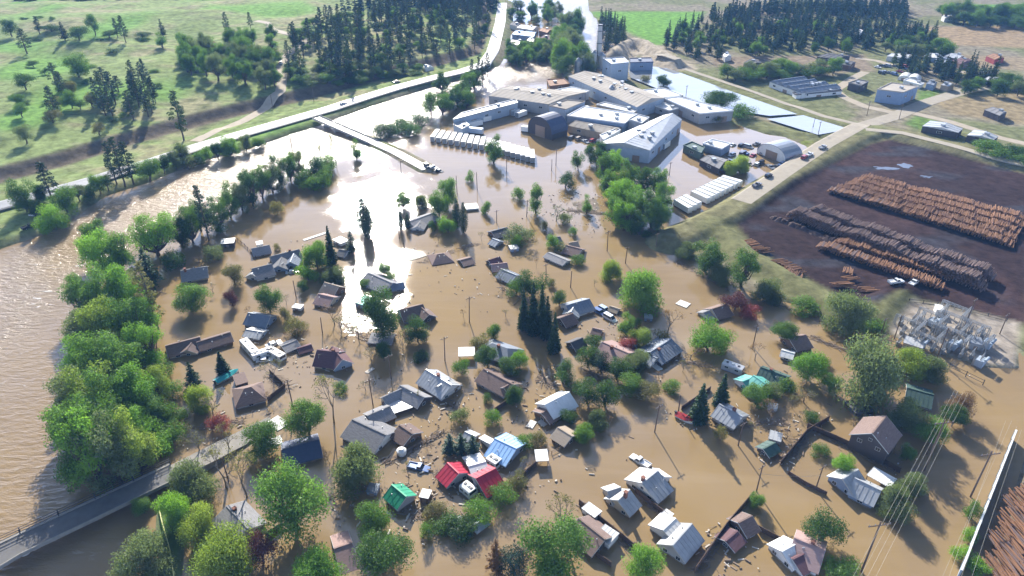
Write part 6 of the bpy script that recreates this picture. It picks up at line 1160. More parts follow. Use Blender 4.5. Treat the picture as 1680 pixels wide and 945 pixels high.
# ------------------------------------------------------------------ trees of the flooded village (foot pixel, height, width)
for a in [
 ('round', 316, 508, 9, 11, 'broad round green tree behind the long brown ranch house'),
 ('round', 445, 512, 9.5, 7.5, 'round dark green tree behind the two-roofed blue-grey house'),
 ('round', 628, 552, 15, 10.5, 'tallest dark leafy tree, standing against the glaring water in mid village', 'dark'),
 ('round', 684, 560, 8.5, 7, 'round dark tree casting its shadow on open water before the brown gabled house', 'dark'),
 ('round', 509, 716, 10, 9, 'round green tree beside the big grey U-shaped building'),
 ('round', 434, 742, 8.5, 8.5, 'green tree at the corner of the navy-roofed house by the road'),
 ('round', 491, 868, 17, 13, 'big tall green tree in front of the navy-roofed house'),
 ('willow', 590, 798, 11, 11, 'pale grey-green willow behind the green-roofed shed'),
 ('round', 615, 878, 9.5, 7, 'dark green tree between the willow and the bottom edge, left of the green shed'),
 ('round', 629, 936, 9, 10, 'broad green tree just below the one left of the green shed'),
 ('round', 524, 965, 9, 9.5, 'bright yellow-green tree top on the bottom edge', 'bright'),
 ('willow', 318, 812, 8, 10, 'wide green willow on the bridge roadside'),
 ('willow', 293, 858, 7.5, 7, 'small rounded willow below the road, upper of three', 'bright'),
 ('willow', 333, 882, 7.5, 7, 'small rounded willow below the road, middle of three', 'yellow'),
 ('willow', 374, 935, 10, 11, 'largest yellow-green willow beside the ruined grey roof', 'yellow'),
 ('willow', 242, 938, 9, 9.5, 'pale green willow left of the yellow rail at the bottom', 'grey'),
 ('round', 236, 842, 4.5, 4, 'small tree standing against the kerb of the bridge'),
 ('cotton', 905, 935, 15, 13, 'large leafy green tree on the bottom edge beside the dark-roofed house'),
 ('bare', 925, 885, 12, 9, 'leafless olive tree behind the large leafy tree at the bottom'),
 ('round', 1058, 950, 8, 7, 'bright green tree between two houses on the bottom edge', 'bright'),
 ('oak', 1346, 890, 9, 7.5, 'dark upright tree behind the white and pink roof', 'dark'),
 ('round', 1381, 778, 6, 4.8, 'light green tree in the fenced flooded yard', 'bright'),
 ('round', 1487, 755, 4.5, 3.5, 'small green tree right of the dark brown barn-like house'),
 ('round', 1163, 574, 9.5, 10.5, 'large bright green tree right of the dark metal roof', 'bright'),
 ('round', 1284, 560, 6, 7, 'green tree just behind the brown house with the white annex'),
 ('round', 1325, 622, 9, 8, 'bright green tree right of the brown house with the white annex', 'bright'),
 ('round', 1361, 644, 6, 5, 'small green tree between the bright tree and the big willow'),
 ('willow', 1416, 658, 18, 15.5, 'biggest willow, grey green, beside the substation', 'grey'),
 ('willow', 1487, 617, 8, 7.5, 'yellow-green tree with a visible trunk below the substation', 'yellow'),
 ('willow', 1522, 622, 7, 7.5, 'grey-green spreading tree at the substation fence'),
 ('willow', 1480, 700, 8.5, 8.5, 'grey-green willow left of the green-roofed house'),
 ('round', 1520, 722, 6.5, 7.5, 'bright green bushy tree below the green-roofed house'),
 ('bush', 1430, 600, 4, 5, 'low green bush between the big willow and the substation'),
 ('oak', 1570, 682, 7, 7, 'brownish tree under the power lines', 'brown'),
 ('round', 1560, 700, 6, 6, 'dull green tree beside the brownish tree under the power lines', 'dark'),
 ('willow', 1492, 810, 6, 5.5, 'grey olive tree behind the blue-white house', 'grey'),
 ('willow', 1462, 842, 7, 6.8, 'grey olive tree at the near end of the blue-white house', 'grey'),
 ('round', 1241, 832, 4, 3.2, 'small tree at the upper end of the long dark fence'),
 ('cotton', 1158, 446, 13, 11, 'leafy tree at the flooded foot of the log yard levee, left one'),
 ('cotton', 1214, 470, 13, 9.5, 'leafy tree at the flooded foot of the log yard levee, right one'),
 ('willow', 1258, 492, 7, 9, 'pale bushy tree right of the pair below the levee'),
 ('willow', 1125, 420, 5, 8, 'bush at the tip of the levee'),
 ('willow', 1180, 462, 6, 8, 'low bush between the two levee trees'),
 ('willow', 1384, 545, 13, 12, 'grey-green tree on the earth bank near the substation', 'grey'),
 ('bush', 1318, 512, 4, 9, 'dark bush along the earth bank, left of the grey-green tree'),
 ('bush', 1422, 540, 3, 8, 'dark bush on the bank beside the substation road'),
 ('willow', 1050, 505, 14, 13.5, 'large round willow standing alone in the centre right', 'green'),
 ('willow', 1001, 458, 6.5, 7, 'small yellow-green willow beside the utility pole', 'yellow'),
 ('oak', 930, 308, 7, 8.5, 'dark tree on the littered islet below the mill', 'dark'),
 ('poplar', 879, 350, 14, 5.5, 'slim poplar left of the bare grey shrubs'),
 ('poplar', 963, 350, 9, 3.8, 'small slim poplar beside the littered islet'),
 ('bush', 850, 326, 5, 4.6, 'round bush alone in the water left of the poplar'),
 ('cotton', 810, 268, 14, 8.5, 'open leafy tree standing before the white trailer row'),
 ('bush', 771, 298, 5, 3.5, 'small bush left of the open leafy tree'),
 ('bush', 797, 350, 5, 4.4, 'small round bush right of the pair of dark columns'),
 ('round', 735, 340, 13, 8, 'tall tree behind the flooded ranch house, farther one'),
 ('round', 722, 356, 11, 8, 'tall tree behind the flooded ranch house, nearer one'),
 ('round', 735, 381, 6, 7, 'round bright tree in front of the tall pair', 'bright'),
 ('cypress', 750, 375, 13, 3.4, 'dark columnar cypress right of the ranch house, left of two'),
 ('cypress', 761, 382, 13, 3.4, 'dark columnar cypress right of the ranch house, right of two'),
 ('round', 662, 342, 7, 5.5, 'egg-shaped tree above the two small dark columns'),
 ('willow', 692, 340, 5.5, 5, 'thin grey tree right of the egg-shaped tree'),
 ('cypress', 599, 384, 15, 5.5, 'tall dark fir column in the glitter, left half', 'needle'),
 ('cypress', 607, 391, 13, 5.5, 'tall dark fir column in the glitter, right half', 'needle'),
 ('cypress', 658, 378, 8, 2.2, 'small dark column at the corner of the ranch house, left one'),
 ('cypress', 669, 374, 6.5, 2.2, 'small dark column at the corner of the ranch house, right one'),
 ('fir', 545, 432, 15, 5, 'pointed spruce beside the sprawling dark willow'),
 ('willow', 521, 440, 10, 8.5, 'sprawling dark green willow left of the pointed spruce', 'green'),
 ('spruce', 578, 416, 9.5, 6, 'open spruce right of the pointed one'),
 ('bush', 506, 458, 5, 7, 'bright green round bush below the sprawling willow', 'bright'),
 ('willow', 548, 462, 5, 8, 'green bush behind the tan-roofed house'),
 ('oak', 499, 478, 4, 4, 'small dark tree left of the tan-roofed house', 'dark'),
 ('round', 632, 452, 5, 4.2, 'small green tree behind the grey gabled house, upper one'),
 ('bush', 640, 460, 3.5, 4.5, 'bush behind the grey gabled house, lower one'),
 ('oak', 386, 466, 7.5, 7.5, 'olive half-bare tree in the water above the purple bush', 'olive'),
 ('oak', 382, 502, 6, 4, 'dark purple shrub standing in the water', 'purple'),
 ('spruce', 320, 634, 8.5, 5, 'small ragged pine in front of the long brown ranch house'),
 ('fir', 367, 612, 7.5, 4.6, 'small dark fir beside the teal boat'),
 ('bush', 487, 545, 5, 6, 'dull bush left of the light pole in mid village', 'olive'),
 ('bush', 470, 525, 4, 3.5, 'small olive bush behind the two-roofed house', 'olive'),
 ('bare', 548, 532, 6, 8, 'leafless shrub left of the glaring water, upper one', 'brown'),
 ('bare', 561, 545, 5.5, 6, 'leafless shrub left of the glaring water, lower one', 'olive'),
 ('bare', 588, 556, 5, 7, 'leafless pale shrub at the lower end of the glaring water'),
 ('bare', 548, 692, 15, 9, 'tall half-bare tree rising above the grey U-shaped building'),
 ('round', 631, 592, 6.5, 4.2, 'small dark tree beside the bare pale shrub', 'dark'),
 ('bare', 611, 600, 6, 5, 'bare pale shrub left of the small dark tree'),
 ('bare', 660, 574, 6, 5.5, 'bare brown shrub left of the dark shadow-casting tree', 'brown'),
 ('round', 810, 555, 5, 4, 'small green tree behind the grey hip-roofed house'),
 ('bush', 788, 570, 4, 6, 'olive bush behind the white carport roof', 'olive'),
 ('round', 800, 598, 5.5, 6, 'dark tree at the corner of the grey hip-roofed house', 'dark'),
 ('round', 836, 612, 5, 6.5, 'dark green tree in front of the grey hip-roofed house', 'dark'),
 ('round', 852, 600, 5, 5, 'bright tree right of the grey hip-roofed house', 'bright'),
 ('bush', 757, 613, 4.5, 3.8, 'light green shrub below the white carport roof'),
 ('oak', 872, 488, 10, 10, 'round dark tree crowning the row of tall firs', 'dark'),
 ('fir', 859, 540, 15, 4.6, 'tall dark fir of the central clump, first from the left'),
 ('fir', 874, 548, 18, 5.5, 'tall dark fir of the central clump, second from the left'),
 ('fir', 888, 545, 17, 5, 'tall dark fir of the central clump, third from the left'),
 ('fir', 897, 556, 15, 5, 'tall dark fir of the central clump, fourth from the left'),
 ('fir', 909, 578, 14, 4.6, 'tall dark fir of the central clump, nearest and rightmost'),
 ('oak', 917, 502, 5.5, 5, 'small dark tree behind the blue-grey gabled house', 'dark'),
 ('poplar', 1026, 548, 9, 4, 'slim tree among the parked cars and sheds'),
 ('round', 1048, 566, 6, 6, 'yellow-green tree behind the pink sunlit roof', 'yellow'),
 ('bush', 1030, 574, 4, 4, 'dark red shrub touching the pink sunlit roof', 'red'),
 ('bare', 1095, 548, 9, 8, 'dark leafless tree behind the dark metal roof', 'brown'),
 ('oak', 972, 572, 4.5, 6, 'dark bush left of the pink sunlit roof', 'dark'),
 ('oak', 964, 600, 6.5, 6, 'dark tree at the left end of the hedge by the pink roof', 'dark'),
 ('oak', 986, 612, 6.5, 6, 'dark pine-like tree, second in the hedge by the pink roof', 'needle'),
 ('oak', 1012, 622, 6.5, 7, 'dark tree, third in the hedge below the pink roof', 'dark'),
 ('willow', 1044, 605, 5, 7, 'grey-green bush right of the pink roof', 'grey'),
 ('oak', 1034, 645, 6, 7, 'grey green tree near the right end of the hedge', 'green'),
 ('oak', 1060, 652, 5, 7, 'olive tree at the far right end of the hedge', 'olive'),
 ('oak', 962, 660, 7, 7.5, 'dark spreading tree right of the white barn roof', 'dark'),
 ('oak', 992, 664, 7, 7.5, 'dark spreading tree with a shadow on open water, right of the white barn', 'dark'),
 ('oak', 926, 630, 7.5, 6, 'dark leafy tree behind the white barn roof', 'dark'),
 ('fir', 1145, 690, 12, 6, 'wide dark fir above the small boat trailer'),
 ('fir', 1181, 665, 10.5, 5, 'dark fir behind the grey metal-roofed house'),
 ('round', 1240, 662, 6, 7, 'green tree in front of the teal-roofed house'),
 ('bush', 1265, 650, 4, 5, 'pale green bush right of the teal-roofed house', 'grey'),
 ('bare', 1262, 690, 6, 7, 'leafless shrub below the teal-roofed house', 'brown'),
 ('bare', 1240, 592, 5.5, 6, 'leafless brown shrub behind the silver motorhome', 'brown'),
 ('bush', 1286, 640, 3.5, 5, 'green bush between the long dark building and the fence'),
 ('bare', 1320, 660, 4, 8, 'leafless tangle in the flooded yard', 'olive'),
 ('spruce', 738, 742, 6, 4.5, 'small conifer left of a row among the litter, first', 'needle_blue'),
 ('spruce', 757, 742, 6, 5, 'small conifer among the litter, middle one', 'needle_blue'),
 ('spruce', 776, 745, 6, 4.5, 'small conifer among the litter, right one beside the blue roof', 'needle_blue'),
 ('bush', 755, 692, 4, 4, 'round grey-green shrub left of the white-edged debris', 'grey'),
 ('bush', 808, 694, 4, 4, 'round green shrub above the blue-roofed house'),
 ('round', 842, 662, 5, 4.5, 'dark tree at the end of the brown ridge-roofed house', 'dark'),
 ('bush', 860, 730, 3, 4.5, 'low green bush behind the blue-roofed house'),
 ('bush', 882, 730, 3, 4, 'dull bush behind the white carport by the two-tone roof', 'olive'),
 ('willow', 956, 722, 5, 5, 'small willow right of the two-tone roof', 'green'),
 ('willow', 979, 700, 4.5, 5, 'small willow farther right of the two-tone roof', 'grey'),
 ('bush', 825, 822, 4, 6, 'bush beside the red roof, lower one'),
 ('bush', 848, 800, 4, 4, 'bush beside the red roof, upper one', 'olive'),
 ('bush', 714, 848, 3, 5, 'bush at the left end of the curved hedge', 'olive'),
 ('bush', 732, 866, 3, 6, 'second bush of the curved hedge', 'green'),
 ('bush', 752, 876, 3, 6, 'third bush of the curved hedge', 'dark'),
 ('bush', 788, 848, 3.5, 6, 'bright bush beside the small grey shed', 'bright'),
 ('bush', 768, 866, 3, 5, 'bush between the hedge and the small grey shed', 'dark'),
 ('spruce', 814, 935, 9, 5, 'dark brown conifer on the bottom edge', 'brown'),
 ('oak', 842, 940, 7, 6, 'dark tree on the bottom edge beside the brown conifer', 'needle_blue'),
 ('oak', 434, 922, 7, 6, 'purple-leaved tree beside the ruined grey roof', 'purple'),
 ('bush', 263, 745, 6, 7, 'bright yellow-green bush at the lower end of the grove', 'bright'),
 ('bare', 352, 690, 9, 8, 'bare olive tree between grove and brown house'),
 ('willow', 332, 672, 8, 6, 'thin yellow-green tree below the ragged pine', 'yellow'),
 ('bush', 363, 702, 4, 5, 'reddish shrub among bare trees by the road', 'red'),
 ('bare', 375, 740, 8, 7, 'leafless tree on the road shoulder'),
 ('bare', 370, 800, 12, 9, 'tall leafless tree below the flooded road end, left one'),
 ('bare', 405, 815, 13, 8, 'tall leafless tree below the flooded road end, right one'),
 ('bare', 330, 745, 8, 8, 'leafless tree between the road and the grove'),
 ('bare', 450, 625, 7, 7, 'leafless tree behind the brown hip-roofed house'),
 ('bare', 912, 362, 6, 9, 'bare grey shrub right of the slim poplar', 'grey'),
 ('bush', 926, 366, 4, 5, 'grey-green bush beside the bare grey shrub', 'grey'),
 ('bush', 851, 395, 6, 11, 'wide grey-green bush behind the dark-roofed houses', 'grey'),
 ('bush', 846, 402, 4, 5, 'bright bush beside the blue-white shed', 'bright'),
 ('bush', 905, 405, 5, 5, 'green bush left of the tan flooded house', 'green'),
 ('bush', 948, 432, 3, 5, 'bush at the end of the grey mobile home', 'green'),
 ('bush', 893, 378, 4, 2.5, 'thin bush among small huts', 'olive'),
 ('bush', 918, 412, 3.5, 4, 'pale bush between the two flooded cabins', 'grey'),
 ('bush', 710, 378, 3.5, 3.5, 'dark bush beside the ranch house porch', 'dark'),
 ('bare', 820, 465, 5, 7, 'leafless shrub beside the three-roofed house', 'grey'),
 ('bush', 848, 482, 5, 6, 'green bush left of the row of tall firs', 'green'),
 ('oak', 1205, 508, 6, 8, 'dark red tree behind the brown cottage', 'purple'),
 ('bush', 1226, 518, 4, 6, 'purplish shrub right of the brown cottage', 'red'),
 ('willow', 1213, 282, 8, 8, 'pale green tree beside the grey round-ended shed', 'yellow'),
 ('willow', 1198, 286, 7, 6, 'pale green tree left of its twin at the round-ended shed', 'yellow'),
 ('bush', 1345, 745, 2.5, 4, 'low bush lying in the fenced yard water'),
 ('bush', 1378, 945, 4, 6, 'green bush behind the white and pink roof', 'green'),
 ('bush', 1085, 560, 3, 5, 'low olive bush behind the dark metal roof', 'olive'),
 ('bare', 1130, 588, 4, 9, 'brown leafless hedge below the bright green tree', 'brown'),
 ('bush', 1590, 850, 5, 3, 'thin bush growing beside the long white-topped wall', 'green'),
 ('bush', 1588, 885, 3, 3, 'bright weed bush beside the long wall, nearer one', 'bright'),
 ('bush', 1572, 915, 3, 3, 'bright weed bush beside the long wall, nearest one', 'bright'),
 ('bush', 1602, 935, 3, 4, 'bright bush at the foot of the stacked logs', 'bright'),
]:
    tree(*a)
# grove on the river's edge at the left
G = 'cottonwoods of the crowded riverside grove'
for i, (x, y, h, w) in enumerate([(145, 788, 16, 9), (168, 794, 18, 10), (198, 795, 18, 11), (234, 778, 15, 9), (150, 520, 14, 10), (180, 470, 17, 11), (205, 455, 15, 9), (185, 520, 16, 11), (215, 520, 16, 10), (150, 580, 13, 10), (185, 580, 15, 11), (225, 580, 16, 11), (148, 625, 13, 9),
        (175, 635, 15, 11), (215, 640, 16, 11), (250, 610, 13, 9), (142, 690, 14, 10), (165, 700, 16, 12), (205, 705, 16, 11), (240, 690, 15, 10), (150, 750, 15, 12), (195, 760, 17, 12), (232, 745, 13, 9), (132, 722, 12, 8), (262, 660, 10, 7), (170, 425, 13, 9), (245, 555, 12, 8), (255, 700, 9, 7)]):
    tree('cotton', x, y, h * 1.2, w * 1.05, 'tall leafy green cottonwood in the crowded grove between the river and the village', ['green', 'bright', 'grey', 'yellow', 'green', 'bright', 'green'][i % 7], G)
for x, y, h in ((270, 690, 7), (288, 720, 6), (292, 690, 5), (280, 650, 6), (275, 725, 6), (268, 620, 7)):
    tree('bush', x, y, h * .7, 6, 'green understorey shrub on the village side of the riverside grove', 'green', 'understorey shrubs of the riverside grove')
tree('pine', 260, 545, 25, 9, 'tall dark bare-stemmed pine at the grove edge beside the round green tree', 'olive')
tree('spruce', 250, 470, 15, 9, 'dark pine at the upper end of the grove behind the grey roof', 'needle')
for i, (x, y) in enumerate([(470, 500), (600, 470), (470, 560), (600, 640), (690, 590), (700, 560), (830, 520), (905, 470), (760, 520), (690, 660), (560, 640), (440, 660), (470, 700), (800, 660), (850, 640), (880, 600), (945, 640), (1080, 620), (1120, 610), (1100, 640), (1195, 560), (1300, 670), (1330, 690), (1290, 720), (1230, 710), (1180, 720), (700, 730), (670, 780), (700, 880), (660, 900), (860, 770), (930, 690), (1000, 700), (770, 770), (570, 770), (540, 760), (440, 820), (415, 760), (345, 790), (320, 690), (310, 650), (410, 520), (350, 480), (455, 410), (720, 395), (790, 395), (940, 385), (880, 440), (975, 470), (1040, 540), (990, 560), (1400, 700), (1440, 650), (1510, 690), (1540, 680), (1350, 600), (1270, 540)]):
    tree(['bare', 'bush', 'bare'][i % 3], x, y, rnd.uniform(2, 4.2), rnd.uniform(2.2, 4.5), ['leafless garden shrub poking out of the flood among the houses', 'low green garden bush poking out of the flood among the houses', 'leafless garden shrub poking out of the flood among the houses'][i % 3], ['olive', ['green', 'dark', 'olive'][i // 3 % 3], 'brown'][i % 3], ['leafless flooded garden shrubs', 'green flooded garden bushes', 'leafless flooded garden shrubs'][i % 3])
for i, (x, y) in enumerate([(45, 348), (66, 352), (130, 330), (165, 318), (270, 285), (290, 278), (330, 268), (358, 262), (405, 248), (425, 242), (70, 335), (300, 262)]): tree('round', x, y, rnd.uniform(5, 9), rnd.uniform(5, 8), 'small leafy tree on the bank between highway and river', ['green', 'dark', 'grey'][i % 3], 'small trees between highway and river')
# strip of trees along the village bank of the river
for a in [('cotton', 262, 418, 16, 15, 'largest cottonwood of the bank strip, above the grey-roofed house', 'bright'), ('pine', 343, 395, 23, 8, 'tall dark pine in the bank strip', 'needle'), ('bush', 285, 438, 6, 8, 'round bush behind the grey-roofed riverside house', 'dark'),
          ('bush', 352, 425, 5, 7, 'grey bush beside the dark shed on the bank', 'grey'), ('cotton', 300, 405, 13, 8, 'shady cottonwood right of the largest one', 'dark')]: tree(*a)
for i, (x, y, h, w) in enumerate([(318, 398, 15, 8), (330, 380, 14, 8), (362, 378, 15, 9), (380, 358, 15, 8), (398, 345, 14, 8), (415, 338, 15, 8), (432, 325, 15, 8), (448, 315, 14, 8), (462, 305, 15, 8), (478, 297, 14, 7), (490, 288, 12, 7), (408, 320, 12, 7)]):
    tree('cotton', x, y, h, w, 'slender cottonwood in the flooded strip along the river bank', ['green', 'grey', 'dark'][i % 3], 'cottonwoods of the flooded bank strip')
for i, (x, y, h, w) in enumerate([(500, 305, 7, 8), (515, 312, 6, 8), (528, 305, 7, 8), (518, 295, 10, 9), (540, 280, 8, 7), (535, 292, 6, 6)]):
    tree('bush', x, y, h, w, 'rounded shrub on the drowned islet at the end of the bank strip', ['dark', 'green', 'green'][i % 3], 'shrubs of the drowned islet')
for x, y, h in ((528, 275, 9), (545, 262, 10), (553, 268, 8)): tree('bare', x, y, h + 2, 6, 'thin leafless tree on the drowned islet by the bridge', 'olive', 'thin trees of the drowned islet')
tree('poplar', 586, 262, 11, 4.5, 'lone poplar beside the bridge approach'); tree('bush', 455, 350, 5, 5, 'small shrub on the village side of the bank strip', 'olive')
# far bank, by the highway
for a in [('pine', 88, 332, 18, 10, 'dark pine beside the highway at the left edge', 'needle'), ('pine', 205, 306, 23, 10, 'big dark pine on the river side of the highway, middle of three', 'needle'), ('pine', 192, 302, 20, 8, 'big dark pine on the river side of the highway, left of three', 'needle'), ('pine', 219, 302, 20, 9, 'big dark pine on the river side of the highway, right of three', 'needle'),
          ('round', 246, 296, 10, 11, 'round tree right of the three big pines', 'green'), ('round', 112, 350, 11, 10, 'round tree on the bank below the highway', 'green'), ('round', 92, 378, 11, 10, 'tree leaning over the river near the parked trucks', 'bright'), ('bush', 150, 325, 6, 8, 'dark shrub on the bank left of the three pines', 'dark'),
          ('willow', 378, 256, 10, 8, 'green tree on the bank below the highway bend', 'green'), ('bush', 312, 272, 5, 9, 'grey shrub on the river bank right of the pines', 'grey'), ('bush', 341, 262, 6, 5, 'green shrub on the river bank below the highway', 'green'), ('oak', 45, 345, 14, 10, 'dark tree at the left edge above the parked trucks', 'dark'), ('oak', 178, 312, 7, 6, 'dark shrub left of the pine trunks', 'dark')]: tree(*a)
# grove in the middle of the flood
for i, (x, y, h, w) in enumerate([(992, 298, 14, 8), (1008, 285, 13, 7), (1030, 312, 14, 9), (1052, 320, 14, 9), (1078, 322, 13, 8), (1008, 345, 14, 9), (1040, 362, 15, 10), (1068, 372, 16, 10), (1088, 345, 14, 8), (1022, 378, 12, 9), (998, 325, 13, 8), (1050, 385, 11, 9), (1080, 380, 13, 9), (1030, 340, 14, 9), (1010, 370, 12, 8)]):
    tree('cotton', x, y, h, w, 'leafy cottonwood packed in the grove at the middle of the flood', ['green', 'bright', 'green', 'dark'][i % 4], 'cottonwoods of the mid-flood grove')
for x, y in ((978, 275), (968, 268), (985, 262), (947, 280)): tree('oak', x, y, 10, 6, 'thin dark tree behind the mid-flood grove beside the mill buildings', 'dark', 'thin trees beside the mill')
# mill shore shrubs
for x, y in ((627, 226), (642, 222), (660, 214), (675, 222), (688, 206)): tree('bush', x, y, 6, 10, 'dark rounded shrub at the tip of the mill shore', 'dark', 'shrubs at the tip of the mill shore')
tree('oak', 707, 190, 14, 9, 'open dark tree above the shrubs on the mill shore', 'green')
for i, (x, y) in enumerate(((728, 188), (738, 180), (750, 172), (760, 165), (770, 152), (778, 146), (765, 178), (725, 150))): tree('cotton', x, y, 13, 10, 'leafy tree in the row along the mill shore', ['green', 'dark'][i % 2], 'row of trees along the mill shore')
for x, y in ((775, 140), (786, 135), (792, 142), (800, 128)): tree('pine', x, y, 17, 6, 'thin dark pine at the far end of the mill shore', 'needle', 'pines at the far end of the mill shore')
for a in [('round', 1088, 143, 7, 9, 'small round tree on the dyke of the long pond', 'dark'), ('bush', 1166, 172, 7, 9, 'dark bush on the pond dyke, left of the round one', 'dark'), ('round', 1184, 178, 9, 18, 'large round bush on the pond dyke', 'dark'), ('bush', 1213, 192, 7, 14, 'round bush between the two ponds', 'green'),
          ('bush', 1058, 134, 4, 6, 'yellowish shrub on the pond dyke', 'olive'), ('bush', 1170, 200, 5, 8, 'yellowish shrub beside the pond-side long white roof', 'olive')]: tree(*a)
# trees up the drowned river and round the drowned town
Z = [([(905, 70), (935, 45), (955, 50), (952, 88), (920, 92)], 12, 'round', 15, 12, 'leafy tree in the clump between the drowned town and the river', 'trees between the drowned town and the river'),
     ([(825, 108), (838, 88), (905, 82), (908, 100), (860, 108)], 20, 'cotton', 11, 9, 'leafy tree in the belt below the drowned town', 'belt of trees below the drowned town'),
     ([(906, 126), (920, 112), (960, 104), (968, 118), (940, 128)], 9, 'round', 17, 15, 'leafy tree in the clump behind the tall mill', 'clump of trees behind the mill'),
     ([(985, 40), (1015, 50), (1025, 75), (1000, 95), (985, 80)], 22, 'spruce', 17, 7, 'dark tree on the far river bank behind the chimney', 'trees on the far bank behind the chimney'),
     ([(835, 20), (930, 16), (930, 36), (880, 40), (836, 36)], 12, 'cotton', 13, 10, 'tree in the drowned town at the top of the picture', 'trees of the drowned town'),
     ([(1092, 92), (1080, 70), (1120, 55), (1160, 32), (1260, 26), (1380, 28), (1410, 44), (1530, 52), (1548, 88), (1440, 84), (1330, 88), (1230, 96), (1150, 104)], 190, 'spruce', 13.5, 6.0, 'dark conifer in the dense wood at the upper right', 'conifers of the dense wood at the upper right'),
     ([(1092, 92), (1120, 55), (1260, 40), (1410, 60), (1530, 60), (1540, 86), (1330, 92), (1150, 100)], 40, 'round', 9, 7, 'leafy pale tree among the conifers of the upper right wood', 'leafy trees among the upper right conifers'),
     ([(1455, 108), (1480, 100), (1540, 112), (1640, 132), (1640, 146), (1590, 145), (1500, 130)], 45, 'spruce', 13, 6, 'conifer in the belt behind the dark-walled warehouse', 'conifer belt behind the dark-walled warehouse'),
     ([(1190, 130), (1270, 122), (1370, 118), (1380, 126), (1260, 132), (1200, 136)], 24, 'round', 8, 12, 'dark bushy tree behind the striped greenhouse roof', 'bushy trees behind the striped roof'),
     ([(1530, 30), (1570, 22), (1700, 30), (1700, 52), (1580, 46)], 34, 'round', 14, 13, 'tree on the field edge at the top right', 'trees on the field edge at the top right'),
     ([(1480, 82), (1550, 82), (1560, 96), (1470, 92)], 16, 'round', 9, 11, 'dull tree among the sawmill yards', 'trees among the sawmill yards'),
     ([(1590, 250), (1650, 250), (1700, 262), (1700, 285), (1640, 272)], 12, 'bush', 5, 10, 'green shrub in the thicket behind the log yard', 'thicket behind the log yard'),
     ([(1560, 150), (1645, 140), (1700, 150), (1700, 160), (1580, 160)], 10, 'round', 8, 10, 'dark tree along the gravel road at the right edge', 'trees along the gravel road'),
     # the grassy hill at the left
     ([(560, 150), (470, 145), (470, 105), (540, 70), (640, 40), (800, 20), (806, 60), (780, 95), (690, 118)], 150, 'pine', 17, 7.5, 'dark pine on the steep wooded slope above the highway', 'pines of the wooded slope'),
     ([(300, 140), (310, 110), (400, 92), (455, 95), (458, 165), (360, 168)], 46, 'cotton', 15, 10, 'tree of the leafy thicket beside the dirt track', 'thicket beside the dirt track'),
     ([(180, 215), (160, 185), (250, 170), (270, 200), (235, 222)], 20, 'pine', 15, 8, 'dark pine in the clump on the lower hillside', 'pines of the lower hillside clump'),
     ([(500, 160), (470, 140), (600, 130), (700, 120), (690, 128), (600, 142)], 36, 'round', 6, 9, 'grey-green scrub tree above the road cutting', 'scrub above the road cutting'),
     ([(470, 100), (520, 60), (640, 36), (800, 30), (800, 80), (690, 112), (560, 140)], 70, 'round', 7, 8, 'grey-green bush between the pines of the wooded slope', 'bushes of the wooded slope'),
     ([(34, 60), (34, 240), (120, 250), (250, 200), (320, 190), (300, 100), (180, 60)], 18, 'bush', 2.5, 6, 'low dull shrub dotted over the open hillside', 'shrubs of the open hillside'),
     ([(640, 20), (815, 14), (812, 30), (700, 45)], 40, 'pine', 22, 8, 'hazy pine at the top of the wooded slope', 'hazy pines at the top of the wooded slope'),
     ([(60, 255), (40, 205), (120, 170), (170, 190), (190, 240), (120, 262)], 9, 'oak', 8, 8, 'scrubby tree on the left hillside above the highway', 'scrubby trees of the left hillside')]
for zi, (poly, n, kind, h, w, lab, grp) in enumerate(Z):
    for p in zone(poly, n, w * (.9 if n > 200 else .62 if n > 20 else .75), 40 + zi):
        lf = {'spruce': ['needle', 'needle_blue', 'needle', 'pine'], 'pine': ['needle', 'pine', 'needle', 'needle_blue'], 'round': ['green', 'dark', 'green', 'grey'], 'cotton': ['green', 'grey', 'green', 'dark'], 'oak': ['dark', 'green', 'olive', 'grey'], 'bush': ['green', 'dark']}[kind]
        k = rnd.uniform(.55, 1.25); tree(kind, 0, 0, h * k, w * rnd.uniform(.8, 1.2), lab, lf[rnd.randrange(len(lf))], grp, base=p)
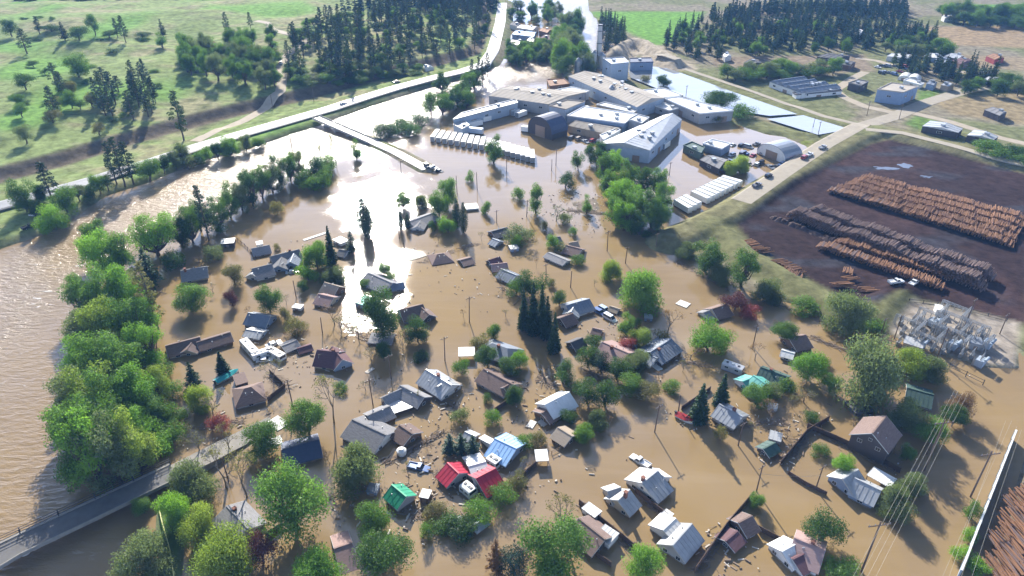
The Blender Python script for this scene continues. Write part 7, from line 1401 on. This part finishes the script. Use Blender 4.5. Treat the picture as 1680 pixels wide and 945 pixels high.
for a in [('pine', 45, 88, 17, 12, 'broad dark pine at the upper left edge'), ('pine', 66, 56, 13, 9, 'dark pine behind the broad one at the upper left edge'), ('spruce', 107, 66, 13, 8, 'dark conifer of the hedge line on the hill, left one'), ('oak', 131, 66, 10, 14, 'broad dark bush of the hedge line on the hill'), ('oak', 157, 58, 15, 9, 'dark round-topped tree of the hedge line on the hill'),
          ('pine', 207, 70, 19, 8, 'tallest dark pine of the hedge line on the hill'), ('pine', 194, 62, 14, 7, 'dark pine just left of the tallest in the hedge line'), ('spruce', 268, 60, 13, 7, 'dark spruce on the hill behind the green one'), ('poplar', 267, 78, 11, 7, 'light green pointed tree on the hill'), ('pine', 376, 66, 20, 7.5, 'lone tall dark pine on the upper hill'), ('pine', 412, 48, 13, 6, 'small lone pine on the hill near the bend of the track'),
          ('round', 132, 127, 14, 15, 'lone round dark tree on the open hillside'), ('pine', 96, 150, 17, 9, 'dark pine of the pair below the lone round tree, left one'), ('pine', 107, 160, 15, 9, 'dark pine of the pair below the lone round tree, right one'), ('oak', 44, 147, 9, 12, 'dark bush at the left edge of the hill'), ('pine', 92, 190, 16, 9, 'dark pine below the pair on the hillside'), ('round', 118, 178, 10, 8, 'light green tree beside the dark pines on the hillside'),
          ('pine', 302, 232, 26, 11, 'very tall dark pine nearest the highway on the hillside'), ('pine', 252, 168, 14, 8, 'dark pine right of the hillside clump'), ('oak', 45, 235, 9, 9, 'grey scrub tree at the left edge above the highway', 'grey'), ('oak', 55, 110, 4, 8, 'low dark shrub on the bright slope, left one', 'dark'), ('oak', 74, 122, 4, 6, 'low dark shrub on the bright slope, right one', 'dark'),
          ('bush', 330, 78, 4, 22, 'wide dark thicket on the upper hill', 'purple'), ('spruce', 590, 52, 13, 6, 'reddish dead conifer on the upper slope', 'brown'), ('pine', 481, 76, 16, 9, 'dark pine at the bend of the dirt track'), ('pine', 495, 128, 20, 8, 'dark pine right of the dirt track, tallest there'), ('pine', 575, 130, 26, 8, 'tallest dark pine on the wooded slope'),
          ('oak', 20, 60, 12, 12, 'dark tree off the upper left edge'), ('oak', 85, 52, 5, 16, 'dark hedge bush on the hill', 'dark'), ('oak', 180, 62, 5, 12, 'low dark hedge bush on the hill beside the tallest pine', 'dark'), ('oak', 235, 62, 4, 12, 'low hedge bush right of the tallest pine on the hill', 'dark'), ('bush', 500, 55, 5, 14, 'low dark thicket right of the track bend', 'dark'), ('bush', 570, 48, 5, 16, 'low dark thicket on the upper slope', 'dark')]: tree(*a)

# the far rows of the wood that read as one mass
def far_wood(poly, n, h, w, seed):
    rg = np.random.default_rng(seed); tr, cr = conifer(500 + seed, h, w, .08, 12, 7, 3.2, 1.5, .85, .3, .25); k = len(cr.vertices); V0 = np.zeros(k * 3, np.float32); cr.vertices.foreach_get("co", V0); V0 = V0.reshape(-1, 3); V = []
    for p in zone(poly, n, w * .75, 300 + seed):
        a = rg.uniform(0, 6.28); s = rg.uniform(.75, 1.2); R2 = C([[math.cos(a), -math.sin(a), 0], [math.sin(a), math.cos(a), 0], [0, 0, 1]]); V.append(V0 @ R2.T * s + C([p.x, p.y, p.z]))
    V = np.concatenate(V); link('conifer_wood', np_mesh('conifer_wood', V, np.arange(len(V)).reshape(-1, 4), LEAF['needle_blue']), kind='stuff')
far_wood([(1150, 34), (1270, 12), (1480, 14), (1490, 36), (1420, 34), (1300, 24), (1180, 38)], 200, 12.5, 5.5, 1)
far_wood([(1250, 90), (1160, 60), (1280, 32), (1500, 52), (1540, 80), (1420, 86)], 120, 11.5, 5.5, 2)
far_wood([(640, 10), (815, 4), (815, 22), (700, 34), (560, 40)], 110, 18, 7, 3)
far_wood([(-60, 20), (300, 10), (520, 8), (520, 18), (200, 22)], 60, 9, 9, 4)

# ------------------------------------------------------------------ air
hz = MB().box((0, 900, 62), (4200, 2600, 136)); hm = bpy.data.materials.new('pale_haze'); hm.use_nodes = True; nt = hm.node_tree; nt.nodes.clear()
o_ = nt.nodes.new("ShaderNodeOutputMaterial"); pv = nt.nodes.new("ShaderNodeVolumePrincipled"); pv.inputs['Density'].default_value = .00012; pv.inputs['Color'].default_value = (.24, .52, 1, 1); pv.inputs['Anisotropy'].default_value = 0
nt.links.new(pv.outputs[0], o_.inputs['Volume']); part('haze', hz, hm, kind='stuff')
